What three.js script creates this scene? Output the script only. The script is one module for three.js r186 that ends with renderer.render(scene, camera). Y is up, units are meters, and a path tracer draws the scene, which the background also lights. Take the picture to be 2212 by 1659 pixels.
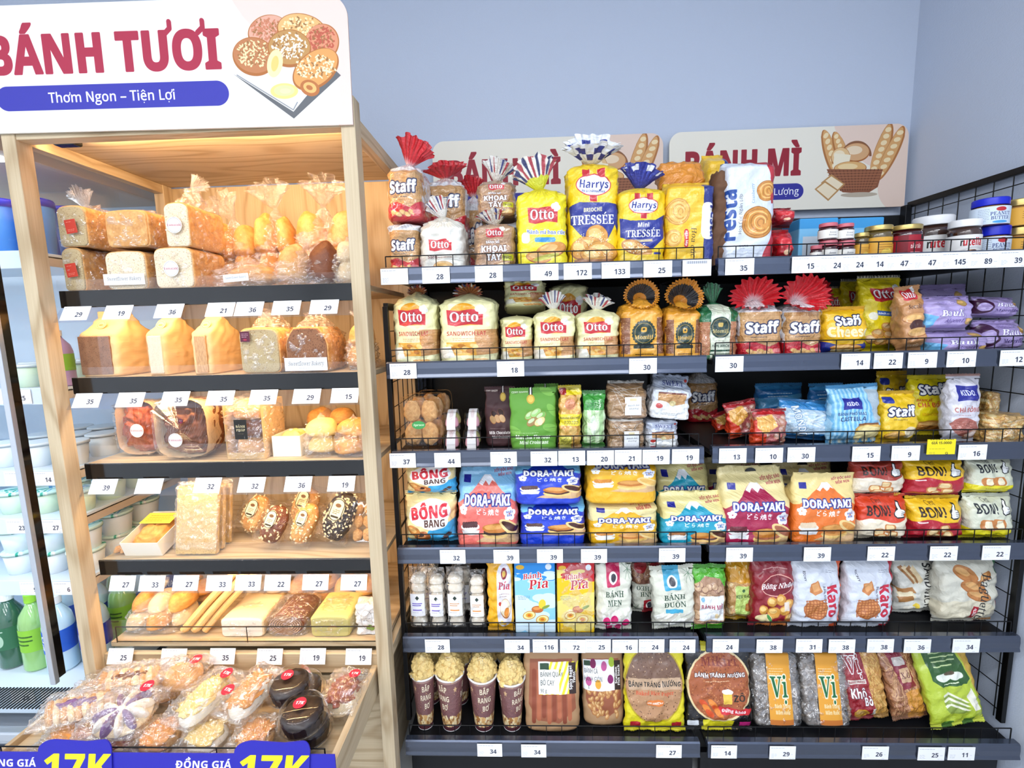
import * as THREE from 'three';
import { mergeGeometries, mergeVertices } from 'three/addons/utils/BufferGeometryUtils.js';
import { RoundedBoxGeometry } from 'three/addons/geometries/RoundedBoxGeometry.js';
import { RectAreaLightUniformsLib } from 'three/addons/lights/RectAreaLightUniformsLib.js';
import { createNoise3D, createNoise2D } from 'simplex-noise';

// ---------- camera, light, exposure ----------
const scene = new THREE.Scene();
const camera = new THREE.PerspectiveCamera(78.96, 2212 / 1659, 0.02, 60);
camera.position.set(0.4096, 1.443, 1.2949);
camera.rotation.set(-0.1286, 0.0355, -0.0249, 'YXZ');
scene.background = new THREE.Color(0x000000);
const renderer = new THREE.WebGLRenderer({ antialias: true });
renderer.toneMapping = THREE.LinearToneMapping;
renderer.toneMappingExposure = 1.12;
renderer.shadowMap.enabled = true;
RectAreaLightUniformsLib.init();
const CEILING_GLOW = 19, LED_GLOW = 84, FRIDGE_GLOW = 9;     // brightness of the lamps
const COOL = new THREE.Color().setRGB(0.93, 0.965, 1.0), WARM = new THREE.Color().setRGB(1.0, 0.65, 0.32), ICE = new THREE.Color().setRGB(0.66, 0.85, 1.0);

// ---------- small helpers ----------
let seedNow = 7;
const rnd = () => { seedNow = (seedNow + 0x6d2b79f5) | 0; let t = Math.imul(seedNow ^ (seedNow >>> 15), 1 | seedNow); t = (t + Math.imul(t ^ (t >>> 7), 61 | t)) ^ t; return ((t ^ (t >>> 14)) >>> 0) / 4294967296; };
const rr = (a, b) => a + (b - a) * rnd();
const n3 = createNoise3D(rnd), n2 = createNoise2D(rnd);
const PI = Math.PI, lerp = (a, b, t) => a + (b - a) * t, clamp = (x, a = 0, b = 1) => Math.min(b, Math.max(a, x)), sm = (a, b, x) => { const t = clamp((x - a) / (b - a)); return t * t * (3 - 2 * t); };
const taken = new Map();
const numbered = (n) => { const k = taken.get(n) || 0; taken.set(n, k + 1); return k ? n + '_' + String(k).padStart(3, '0') : n; };
function mesh(name, geo, mat, parent) {
  const m = new THREE.Mesh(geo, mat);
  m.name = name; m.castShadow = m.receiveShadow = true;
  if (parent) parent.add(m);
  return m;
}
function thing(name, label, category, group) {
  const g = new THREE.Group();
  g.name = numbered(name); g.userData = { label, category };
  if (group) g.userData.group = group;
  scene.add(g);
  return g;
}
function single(name, geo, mat, label, category, group) {
  const m = mesh(numbered(name), geo, mat, scene);
  m.userData = { label, category };
  if (group) m.userData.group = group;
  return m;
}
function struct(name, geo, mat) { const m = mesh(name, geo, mat, scene); m.userData = { kind: 'structure' }; return m; }
const at = (g, x, y, z) => g.translate(x, y, z);
const bx = (w, h, d, x = 0, y = 0, z = 0, r = 0.0015) => at(new RoundedBoxGeometry(w, h, d, 1, Math.min(r, w / 2.1, h / 2.1, d / 2.1)), x, y, z);
const cyl = (r, h, x = 0, y = 0, z = 0, seg = 20, r2 = r) => at(new THREE.CylinderGeometry(r2, r, h, seg), x, y, z);
function rod(a, b, r = 0.0016, seg = 6) {
  const A = new THREE.Vector3(...a), B = new THREE.Vector3(...b), d = B.clone().sub(A);
  const g = new THREE.CylinderGeometry(r, r, d.length(), seg, 1);
  g.applyQuaternion(new THREE.Quaternion().setFromUnitVectors(new THREE.Vector3(0, 1, 0), d.clone().normalize()));
  return at(g, ...A.add(B).multiplyScalar(0.5).toArray());
}
const merge = (list) => mergeGeometries(list.map((g) => { const h = g.index ? g.toNonIndexed() : g; for (const k of Object.keys(h.attributes)) if (!['position', 'normal', 'uv'].includes(k)) h.deleteAttribute(k); return h; }));
// box with uv in metres, grain (v) along its longest side
function wbox(w, h, d, x = 0, y = 0, z = 0, r = 0.002) {
  const g = bx(w, h, d, 0, 0, 0, r), p = g.attributes.position, n = g.attributes.normal, u = g.attributes.uv, L = [w, h, d], long = L.indexOf(Math.max(w, h, d)), o = rnd() * 5;
  for (let i = 0; i < p.count; i++) {
    const P = [p.getX(i), p.getY(i), p.getZ(i)], N = [Math.abs(n.getX(i)), Math.abs(n.getY(i)), Math.abs(n.getZ(i))], face = N.indexOf(Math.max(...N));
    const [a, b] = [0, 1, 2].filter((k) => k !== face);
    if (b === long) u.setXY(i, P[a] * 2 + o, P[b] * 1 + o); else if (a === long) u.setXY(i, P[b] * 2 + o, P[a] * 1 + o); else u.setXY(i, P[a] * 2 + o, P[b] + o);
  }
  return at(g, x, y, z);
}
// put an existing geometry's uv to one spot or rectangle of a print
function uvTo(g, A, sx, sy) {   // sx, sy: functions of position giving 0..1
  const p = g.attributes.position, u = new Float32Array(p.count * 2), w = new Float32Array(p.count * 2);
  for (let i = 0; i < p.count; i++) {
    const X = p.getX(i), Y = p.getY(i), Z = p.getZ(i), q = A.uv(clamp(sx(X, Y, Z), 0.004, 0.996), clamp(sy(X, Y, Z), 0.004, 0.996));
    u[i * 2] = q[0]; u[i * 2 + 1] = q[1]; w[i * 2] = (X + Z) / 0.12; w[i * 2 + 1] = Y / 0.12;
  }
  g.setAttribute('uv', new THREE.BufferAttribute(u, 2)); g.setAttribute('uv1', new THREE.BufferAttribute(w, 2));
  return g;
}

// ---------- textures ----------
function data(w, h, f, srgb = true) {
  const a = new Uint8Array(w * h * 4);
  for (let y = 0; y < h; y++) for (let x = 0; x < w; x++) { const c = f(x / w, y / h), i = (y * w + x) * 4; a[i] = clamp(c[0], 0, 255); a[i + 1] = clamp(c[1], 0, 255); a[i + 2] = clamp(c[2], 0, 255); a[i + 3] = 255; }
  const t = new THREE.DataTexture(a, w, h);
  t.wrapS = t.wrapT = THREE.MirroredRepeatWrapping; t.magFilter = THREE.LinearFilter; t.minFilter = THREE.LinearFilter; t.needsUpdate = true;
  if (srgb) t.colorSpace = THREE.SRGBColorSpace;
  return t;
}
const mixc = (a, b, t) => [lerp(a[0], b[0], t), lerp(a[1], b[1], t), lerp(a[2], b[2], t)];
const grey = (v) => [v, v, v];
const crinkleTex = data(512, 512, (u, v) => {
  let s = 0, a = 0.55;
  for (let k = 0, f = 3; k < 4; k++, f *= 2.1, a *= 0.55) s += a * (1 - Math.abs(n2(u * f + k * 7, v * f * 0.8)));
  return grey(255 * Math.pow(clamp(s / 1.15), 2));
}, false);
crinkleTex.channel = 1;
const woodTex = data(512, 1024, (u, v) => {
  const warp = n2(u * 3, v * 1.2) * 0.35 + n2(u * 9, v * 2.5) * 0.06, ring = 0.5 + 0.5 * Math.sin((u * 7 + warp * 4) * 6.28), fine = n2(u * 160, v * 6) * 0.5 + n2(u * 60, v * 3) * 0.5;
  return mixc([208, 190, 158], [170, 146, 112], clamp(Math.pow(ring, 3) * 0.6 + fine * 0.22 + 0.2));
});
const crustTex = data(512, 512, (u, v) => { const a = n2(u * 5, v * 5) * 0.5 + n2(u * 14, v * 14) * 0.3 + n2(u * 60, v * 60) * 0.25; return mixc([232, 186, 122], [184, 122, 62], clamp(0.45 + a * 0.5)); });
const crumbTex = data(512, 512, (u, v) => { const a = n2(u * 30, v * 26), b = n2(u * 80 + 9, v * 70), p = sm(0.45, 0.75, a) * 0.6 + sm(0.4, 0.8, b) * 0.5; return mixc([236, 220, 190], [176, 146, 106], clamp(p + 0.08 * n2(u * 4, v * 4))); });
const darkTex = data(512, 512, (u, v) => { const a = n2(u * 24, v * 20), b = n2(u * 70 + 9, v * 60), p = sm(0.35, 0.75, a) * 0.55 + sm(0.3, 0.8, b) * 0.4; return mixc([146, 100, 70], [82, 48, 30], clamp(p + 0.2 * n2(u * 4, v * 4))); });
const lumpTex = data(256, 256, (u, v) => grey(140 + 60 * n2(u * 10, v * 10) + 40 * n2(u * 40, v * 40)), false);
const wallTex = data(256, 256, (u, v) => grey(128 + 60 * n2(u * 60, v * 60) + 40 * n2(u * 25, v * 25)), false);
const ringTex = data(256, 256, (u, v) => { const r = Math.hypot(u - 0.5, v - 0.5), a = Math.atan2(v - 0.5, u - 0.5); return mixc([104, 62, 44], [206, 168, 132], sm(0.1, 0.5, Math.sin(r * 90 + a))); });

// ---------- materials ----------
const std = (o) => new THREE.MeshStandardMaterial(o), phy = (o) => new THREE.MeshPhysicalMaterial(o);
const rep = (t, a, b) => { const c = t.clone(); c.repeat.set(a, b); c.needsUpdate = true; return c; };
const M = {
  wall: std({ color: 0xc6d0e2, roughness: 0.85, bumpMap: rep(wallTex, 3, 3), bumpScale: 0.0006 }),
  white: std({ color: 0xf0f2f4, roughness: 0.6 }),
  floor: std({ color: 0xb9bbbd, roughness: 0.25 }),
  wood: std({ map: woodTex, roughness: 0.55 }),
  black: std({ color: 0x101114, roughness: 0.45 }),
  steel: std({ color: 0x17181c, roughness: 0.4, metalness: 0.3 }),
  wire: std({ color: 0x0c0c0e, roughness: 0.35, metalness: 0.4 }),
  rail: phy({ color: 0x4a5264, roughness: 0.24, metalness: 0.6, clearcoat: 0.8, clearcoatRoughness: 0.1 }),
  gloss: phy({ color: 0x07080c, roughness: 0.12, clearcoat: 0.3, clearcoatRoughness: 0.06 }),
  clear: phy({ color: 0xffffff, roughness: 0.03, transmission: 1, thickness: 0, ior: 1.45 }),
  strip: phy({ color: 0xf4f8ff, roughness: 0.15, transmission: 1, thickness: 0, ior: 1.5 }),
  film: phy({ color: 0xffffff, roughness: 0.06, transmission: 0.97, thickness: 0, ior: 2.3, bumpMap: crinkleTex, bumpScale: 0.0036 }),
  filmThin: phy({ color: 0xffffff, roughness: 0.05, transmission: 1, thickness: 0, ior: 1.5, bumpMap: crinkleTex, bumpScale: 0.004 }),
  filmSoft: phy({ color: 0xfafcff, roughness: 0.2, transmission: 0.93, thickness: 0, ior: 1.5, bumpMap: crinkleTex, bumpScale: 0.003 }),
  crust: std({ map: crustTex, roughness: 0.6, bumpMap: lumpTex, bumpScale: 0.0012 }),
  crumb: std({ map: crumbTex, roughness: 0.85, bumpMap: crumbTex, bumpScale: 0.0008 }),
  greyCrumb: std({ map: crumbTex, color: 0xc9c2ae, roughness: 0.85, bumpMap: crumbTex, bumpScale: 0.0008 }),
  darkBread: std({ map: darkTex, roughness: 0.8, bumpMap: darkTex, bumpScale: 0.0015 }),
  choc: std({ map: crustTex, color: 0x8d6650, roughness: 0.5, bumpMap: lumpTex, bumpScale: 0.0015 }),
  redCake: std({ map: crustTex, color: 0xc07a62, roughness: 0.5, bumpMap: lumpTex, bumpScale: 0.0015 }),
  paleBun: std({ color: 0xe6cfa6, roughness: 0.7, bumpMap: lumpTex, bumpScale: 0.001 }),
  goldBun: std({ map: crustTex, color: 0xfff4d8, roughness: 0.55 }),
  butter: std({ color: 0xf0d080, roughness: 0.7, bumpMap: lumpTex, bumpScale: 0.002 }),
  floss: std({ color: 0xe29a4c, roughness: 0.9, bumpMap: lumpTex, bumpScale: 0.003 }),
  greenCake: std({ color: 0xc9c07a, roughness: 0.85, bumpMap: crumbTex, bumpScale: 0.001 }),
  blackCake: std({ color: 0x24150f, roughness: 0.45 }),
  cream: std({ color: 0xf3ead8, roughness: 0.7 }),
  purple: std({ color: 0x7d5a86, roughness: 0.6 }),
  roll: std({ map: ringTex, roughness: 0.7 }),
  seed: std({ color: 0xe7d2a4, roughness: 0.6 }),
  kraft: std({ color: 0xdfbb84, roughness: 0.75, bumpMap: lumpTex, bumpScale: 0.0006 }),
  kraftDark: std({ color: 0x6b4a33, roughness: 0.8 }),
  cup: std({ color: 0xdcc096, roughness: 0.6 }),
  tie: std({ color: 0xc9a45c, roughness: 0.3, metalness: 0.6 }),
  cookie: std({ map: crustTex, color: 0xffffff, roughness: 0.75 }),
  popcorn: std({ color: 0xe8cb84, roughness: 0.7 }),
  jam: phy({ color: 0x3a0a12, roughness: 0.1, clearcoat: 1 }),
  cocoa: phy({ color: 0x3c2216, roughness: 0.15, clearcoat: 1 }),
  olive: phy({ color: 0x5a4a22, roughness: 0.15, clearcoat: 1 }),
  peanut: phy({ color: 0xb98850, roughness: 0.2, clearcoat: 1 }),
  lidWhite: std({ color: 0xf2f2f2, roughness: 0.35 }),
  lidBlue: std({ color: 0x1526c8, roughness: 0.35 }),
  lidGold: std({ color: 0xc8ae6a, roughness: 0.3, metalness: 0.7 }),
  lidRed: std({ color: 0xd06a76, roughness: 0.4 }),
  steelPlate: std({ color: 0xc6ccd4, roughness: 0.3, metalness: 0.6 }),
  fridgeWhite: std({ color: 0xd6e6f4, roughness: 0.4 }),
  beige: std({ color: 0xcdbfae, roughness: 0.6 }),
  lampGlow: std({ color: 0xffffff, emissive: 0xf2f6ff, emissiveIntensity: 3 }),
  ledGlow: std({ color: 0xffffff, emissive: 0xffc98a, emissiveIntensity: 4 }),
  iceGlow: std({ color: 0xffffff, emissive: 0xdcefff, emissiveIntensity: 3 }),
};

// ---------- prints: flat artwork of the packages, kept in a few sheets ----------
const SHEET = 2048, sheets = [], PRINT = {};
function newSheet() { const c = document.createElement('canvas'); c.width = c.height = SHEET; const x = c.getContext('2d'); x.fillStyle = '#fff'; x.fillRect(0, 0, SHEET, SHEET); const s = { c, x, px: 2, py: 2, row: 0 }; sheets.push(s); return s; }
function print(name, w, h, draw) {
  let s = sheets.find((t) => (t.px + w + 4 <= SHEET && t.py + h + 4 <= SHEET && (t.row === 0 || h <= t.row + 40)) || t.py + t.row + h + 8 <= SHEET);
  if (!s) s = newSheet();
  if (s.px + w + 4 > SHEET || (s.row && h > s.row + 40 && s.py + s.row + h + 8 <= SHEET)) { s.px = 2; s.py += s.row + 4; s.row = 0; }
  const X = s.px, Y = s.py, c = s.x;
  s.px += w + 4; s.row = Math.max(s.row, h);
  c.save(); c.beginPath(); c.rect(X - 1, Y - 1, w + 2, h + 2); c.clip(); c.translate(X, Y); draw(c, w, h); c.restore();
  PRINT[name] = { name, w, h, sheet: sheets.indexOf(s), uv: (u, v) => [(X + u * w) / SHEET, 1 - (Y + (1 - v) * h) / SHEET] };
}
const B = (c, col, x, y, w, h) => { c.fillStyle = col; c.fillRect(x, y, w, h); };
const O = (c, col, x, y, a, b = a, r = 0) => { c.fillStyle = col; c.beginPath(); c.ellipse(x, y, a, b, r, 0, 2 * PI); c.fill(); };
const RB = (c, col, x, y, w, h, r) => { c.fillStyle = col; c.beginPath(); c.roundRect(x, y, w, h, r); c.fill(); };
const G = (c, col, ...p) => { c.fillStyle = col; c.beginPath(); p.forEach(([x, y], i) => (i ? c.lineTo(x, y) : c.moveTo(x, y))); c.closePath(); c.fill(); };
const LN = (c, col, lw, ...p) => { c.strokeStyle = col; c.lineWidth = lw; c.lineCap = c.lineJoin = 'round'; c.beginPath(); p.forEach(([x, y], i) => (i ? c.lineTo(x, y) : c.moveTo(x, y))); c.stroke(); };
// small unreadable print: rows of short dashes
function tiny(c, col, x, y, w, rows, step, lw = 1.6) { for (let i = 0; i < rows; i++) { let p = x; while (p < x + w * (i === rows - 1 ? 0.7 : 1) - 3) { const l = rr(4, 14); LN(c, col, lw, [p, y + i * step], [Math.min(p + l, x + w), y + i * step]); p += l + 4; } } }
// text with Vietnamese marks
function T(c, s, x, y, z, col, o = {}) {
  const { st, sw = 0.16, w = 'bold', fam = 'sans-serif', al = 'c', sx = 1, rot = 0, it = 0, ls = 0, fat = 0 } = o, ch = [];
  c.save(); c.translate(x, y); c.rotate(rot); c.transform(sx, 0, -it, 1, 0, 0);
  c.font = `${w} ${z}px ${fam}`; c.textBaseline = 'alphabetic'; c.lineJoin = c.lineCap = 'round';
  let W = 0;
  for (const k of s.normalize('NFD')) {
    const code = k.codePointAt(0);
    if (code >= 0x300 && code < 0x370) { const q = ch[ch.length - 1], joined = (q.k + k).normalize('NFC'); if (joined.length === 1 && joined.codePointAt(0) < 0x100 && !q.m.length) { q.k = joined; q.hat = code === 0x302; } else q.m.push(code); continue; }
    ch.push({ k, b: k, m: [] });
  }
  for (const q of ch) { q.x = W; q.cw = c.measureText(q.k).width; W += q.cw + ls; }
  const ox = al === 'c' ? -W / 2 : al === 'r' ? -W : 0;
  for (const pass of st ? [0, 1] : [1]) {
    c.fillStyle = col; c.strokeStyle = pass ? col : st;
    const lw = pass ? 0 : z * sw * 2;
    for (const q of ch) {
      const X = ox + q.x;
      if (!pass) { c.lineWidth = lw; c.strokeText(q.k, X, 0); } else { c.fillText(q.k, X, 0); if (fat) { c.lineWidth = z * fat; c.strokeText(q.k, X, 0); } }
      const up = /[A-Z0-9ÂÊÔĐ]/.test(q.b), H = z * (up ? 0.74 : 0.57), cx = X + q.cw / 2, m = z * (w === 'bold' ? 0.11 : 0.07);
      c.lineWidth = m + lw;
      const seg = (...p) => { c.beginPath(); p.forEach(([a, b], i) => (i ? c.lineTo(a, b) : c.moveTo(a, b))); c.stroke(); };
      for (const k of q.m) {
        const dx = q.hat ? z * 0.16 : 0, y0 = -H - z * (q.hat ? 0.16 : 0.06), r = z * 0.1;
        if (k === 0x301) seg([cx + dx - r * 0.5, y0], [cx + dx + r, y0 - r * 1.4]);
        else if (k === 0x300) seg([cx + dx + r * 0.5, y0], [cx + dx - r, y0 - r * 1.4]);
        else if (k === 0x302) seg([cx - r * 1.3, y0], [cx, y0 - r * 1.2], [cx + r * 1.3, y0]);
        else if (k === 0x306) seg([cx - r * 1.3, y0 - r], [cx - r * 0.5, y0], [cx + r * 0.5, y0], [cx + r * 1.3, y0 - r]);
        else if (k === 0x303) seg([cx - r * 1.3, y0], [cx - r * 0.5, y0 - r * 0.8], [cx + r * 0.4, y0], [cx + r * 1.3, y0 - r * 0.8]);
        else if (k === 0x309) seg([cx + dx - r * 0.6, y0 - r * 1.5], [cx + dx + r * 0.5, y0 - r * 1.6], [cx + dx + r * 0.3, y0 - r * 0.7], [cx + dx, y0]);
        else if (k === 0x323) { c.beginPath(); c.arc(cx, z * 0.16, m * 0.62 + lw / 2, 0, 7); if (pass) c.fill(); else { c.fillStyle = st; c.fill(); c.fillStyle = col; } }
        else if (k === 0x31b) seg([X + q.cw * 0.86, -H + z * 0.07], [X + q.cw * 1.02, -H - z * 0.02], [X + q.cw * 1.02, -H - z * 0.14]);
      }
    }
  }
  c.restore();
}
// the four signs of the cake's name in brush strokes
const KANA = [[[[.3, .1], [.4, .45]], [[.72, .28], [.36, .5], [.3, .78], [.76, .86]], [[.78, .08], [.84, .2]], [[.9, .04], [.96, .16]]],
  [[[.4, .08], [.62, .18]], [[.36, .3], [.3, .62], [.56, .5], [.76, .64], [.62, .88], [.36, .9]]],
  [[[.08, .34], [.14, .5]], [[.42, .28], [.34, .45]], [[.26, .08], [.26, .5], [.08, .92]], [[.28, .58], [.42, .82]], [[.5, .2], [.96, .2]], [[.73, .06], [.73, .38]], [[.46, .38], [1, .38]], [[.6, .3], [.6, .56]], [[.86, .3], [.86, .56]], [[.48, .58], [1, .58]], [[.65, .6], [.6, .76], [.46, .94]], [[.8, .6], [.8, .88], [.98, .88], [.98, .78]]],
  [[[.24, .25], [.78, .19]], [[.24, .45], [.82, .38]], [[.44, .06], [.68, .62]], [[.3, .64], [.36, .88], [.72, .88]]]];
const kana = (c, x, y, z, col) => KANA.forEach((g, i) => g.forEach((p) => LN(c, col, z * 0.11, ...p.map(([a, b]) => [x + (i - 2) * z * 1.1 + a * z, y + b * z - z]))));
const bread = (c, x, y, a, b, r = 0, k = '#d8913c', hi = '#efbd72') => { O(c, '#a9642a', x, y, a, b, r); O(c, k, x, y - b * 0.06, a * 0.95, b * 0.9, r); O(c, hi, x - a * 0.15, y - b * 0.25, a * 0.6, b * 0.45, r); };
const swirl = (c, x, y, r, col = '#d9943c', d = '#b06f24') => { O(c, d, x, y, r, r * 0.95); O(c, col, x, y, r * 0.93, r * 0.88); for (let k = 0; k < 5; k++) { c.strokeStyle = k % 2 ? '#f2cb7c' : d; c.lineWidth = r * 0.06; c.beginPath(); c.ellipse(x + r * 0.05 * k, y, r * (0.85 - k * 0.16), r * (0.78 - k * 0.15), 0.4 * k, 0, 5.2); c.stroke(); } };
const dorayaki = (c, x, y, s, fill = '#5a2318') => { c.save(); c.translate(x, y); O(c, '#f0c878', 0, s * 0.28, s * 0.72, s * 0.22); O(c, fill, 0, s * 0.18, s * 0.66, s * 0.17); O(c, '#c77a2e', -s * 0.02, 0, s * 0.7, s * 0.24); O(c, '#e2a253', -s * 0.1, -s * 0.06, s * 0.5, s * 0.14); c.rotate(0.5); O(c, '#f0d08c', s * 0.66, -s * 0.45, s * 0.62, s * 0.28); O(c, fill, s * 0.68, -s * 0.47, s * 0.5, s * 0.17); c.restore(); };
const sakura = (c, x, y, r, col = '#fff') => { for (let k = 0; k < 5; k++) O(c, col, x + Math.cos(k * 1.257 - 1.57) * r * 0.6, y + Math.sin(k * 1.257 - 1.57) * r * 0.6, r * 0.46, r * 0.46); };
const thumbUp = (c, x, y, s) => { c.save(); c.translate(x, y); for (const [k, col] of [[s * 0.12, '#222'], [0, '#fff']]) { G(c, col, [-s * .3 - k, -k], [s * .05 - k, -s * .2 - k], [s * .18, -s * .8 - k], [s * .38 + k, -s * .75 - k], [s * .36 + k, -s * .2], [s * .75 + k, -s * .12], [s * .7 + k, s * .5 + k], [-s * .1, s * .6 + k], [-s * .3 - k, s * .4 + k]); } for (let k = 0; k < 3; k++) LN(c, '#222', s * 0.05, [s * 0.35, s * 0.02 + k * s * 0.18], [s * 0.7, s * 0.05 + k * s * 0.17]); c.restore(); };
const otto = (c, x, y, s) => { G(c, '#c9202c', [x - s, y - s * .48], [x - s * .3, y - s * .4], [x + s * .4, y - s * .5], [x + s, y - s * .42], [x + s * .96, y + s * .45], [x + s * .2, y + s * .38], [x - s * .5, y + s * .5], [x - s * .94, y + s * .4]); for (const [a, b, r] of [[.72, -.5, .17], [.9, -.56, .17], [1.03, -.42, .15]]) O(c, '#fff', x + s * a, y + s * b, s * r); B(c, '#fff', x + s * .74, y - s * .5, s * .26, s * .3); T(c, 'Otto', x - s * .05, y + s * .24, s * .8, '#fff', { fam: 'serif', sx: .92, st: '#8d0f1c', sw: .05 }); };
const staff = (c, x, y, z) => T(c, 'Staff', x, y, z, '#fff', { st: '#171c4a', sw: .11, fat: .05, rot: -.03 });
const kido = (c, x, y, s) => { G(c, '#1e2390', [x - s, y - s * .55], [x, y - s * .45], [x + s, y - s * .55], [x + s, y + s * .6], [x, y + s * .5], [x - s, y + s * .6]); T(c, 'KIDO.', x, y + s * .17, s * .5, '#e8eaff'); };
const slices = (c, x, y, w, h, col = '#c99a63', d = '#9d6c3a') => { B(c, col, x, y, w, h); for (let k = 1; k < 9; k++) LN(c, d, 1.4, [x, y + h * k / 9 + rr(-2, 2)], [x + w, y + h * k / 9 + rr(-2, 2)]); for (let k = 0; k < 60; k++) O(c, '#e0bb8a', x + rnd() * w, y + rnd() * h, rr(1, 4), 1); };
const mountain = (c, w, y0, h, col) => { G(c, col, [0, y0 + h], [w * .25, y0 + h * .55], [w * .45, y0], [w * .55, y0], [w * .75, y0 + h * .55], [w, y0 + h]); G(c, '#f6f8ff', [w * .36, y0 + h * .27], [w * .45, y0], [w * .55, y0], [w * .64, y0 + h * .27], [w * .58, y0 + h * .2], [w * .53, y0 + h * .36], [w * .47, y0 + h * .2], [w * .42, y0 + h * .36]); };

// --- price tags ---
const tagPrint = (s) => { const k = 'tag' + s; if (!PRINT[k]) print(k, 128, 74, (c, w, h) => { B(c, '#f4f5f7', 0, 0, w, h); tiny(c, '#9aa0ad', 8, 10, 96, 1, 6, 2); tiny(c, '#b9bec9', 10, 44, 26, 4, 6, 1.4); T(c, s, 82, 56, 34, '#141a34', { sx: .92 }); tiny(c, '#b4bac6', 106, 46, 16, 1, 5); tiny(c, '#b4bac6', 96, 68, 26, 1, 5); }); return PRINT[k]; };
print('combo', 128, 130, (c, w, h) => { B(c, '#f6e11c', 0, 0, w, h); T(c, 'COMBO 2 GÓI', w / 2, 32, 16, '#2c2c18'); T(c, 'GIÁ 15.000Đ', w / 2, 52, 16, '#2c2c18'); tiny(c, '#8f8a30', 12, 74, 90, 1, 6); tiny(c, '#8f8a30', 12, 92, 26, 3, 6); T(c, '9', 90, 108, 26, '#2c2c18', { w: 'normal' }); });
print('barcodeTag', 128, 74, (c, w, h) => { B(c, '#f4f5f7', 0, 0, w, h); for (let k = 0; k < 30; k++) B(c, '#6b7080', 18 + k * 3, 6, 1 + (k * 7) % 3 * .7, 12); });
print('blank', 16, 16, (c, w, h) => B(c, '#f4f5f7', 0, 0, w, h));

// --- signs ---
print('signFresh', 1700, 520, (c, w, h) => {
  B(c, '#e9e7df', 0, 0, w, h);
  O(c, '#e8cfc5', 1600, 40, 430, 250, .5); O(c, '#e8cfc5', 1740, 430, 190, 190); B(c, '#e9e7df', 1020, 300, 480, 260); O(c, '#e9e7df', 1500, 430, 150, 190);
  T(c, 'BÁNH TƯƠI', 661, 275, 214, '#a3183c', { fat: .05, sx: .855 });
  RB(c, '#2b2c9e', 181, 325, 1000, 102, 51); T(c, 'Thơm Ngon – Tiện Lợi', 681, 396, 56, '#fff', { w: 'normal', fat: .015 });
  c.translate(112, 46); c.scale(.94, .94);
  G(c, '#5d5f63', [1160, 268], [1420, 440], [1600, 250], [1640, 290], [1420, 470]); G(c, '#dcdde0', [1160, 262], [1400, 190], [1600, 200], [1425, 425]); LN(c, '#8b8d92', 5, [1180, 276], [1420, 432], [1440, 400]);
  for (const [x, y, a, b, r, col, top] of [[1330, 95, 90, 66, -.3, '#d9a38c', '#c77c5c'], [1480, 100, 110, 74, .2, '#e0b070', '#f2e3a8'], [1565, 150, 74, 80, .5, '#d58d6a', '#b8553e'], [1262, 200, 96, 82, .2, '#b9774a', '#e6d6a4'], [1420, 170, 96, 80, 0, '#b98a4e', '#f1ead2'], [1530, 262, 116, 74, -.6, '#dc9a55', '#f4e4b6']]) { bread(c, x, y, a, b, r, col, col); for (let k = 0; k < 150; k++) { const t = rnd() * 6.28, q = Math.sqrt(rnd()) * .8; O(c, k % 4 ? top : '#9a6a3a', x + Math.cos(t) * a * q, y - b * .15 + Math.sin(t) * b * q * .85, rr(3, 9), rr(2, 5), rnd() * 3); } }
  O(c, '#efe4a6', 1352, 232, 34, 60, .25); O(c, '#d9c470', 1352, 232, 16, 34, .25); O(c, '#e9d77f', 1385, 350, 62, 34); O(c, '#d2d29a', 1385, 348, 46, 23); O(c, '#efe4a6', 1390, 350, 24, 11); O(c, '#b36a34', 1500, 340, 44, 34, .4); O(c, '#e6b26a', 1500, 338, 30, 22, .4); O(c, '#b36a34', 1498, 338, 15, 10, .4);
});
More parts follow.
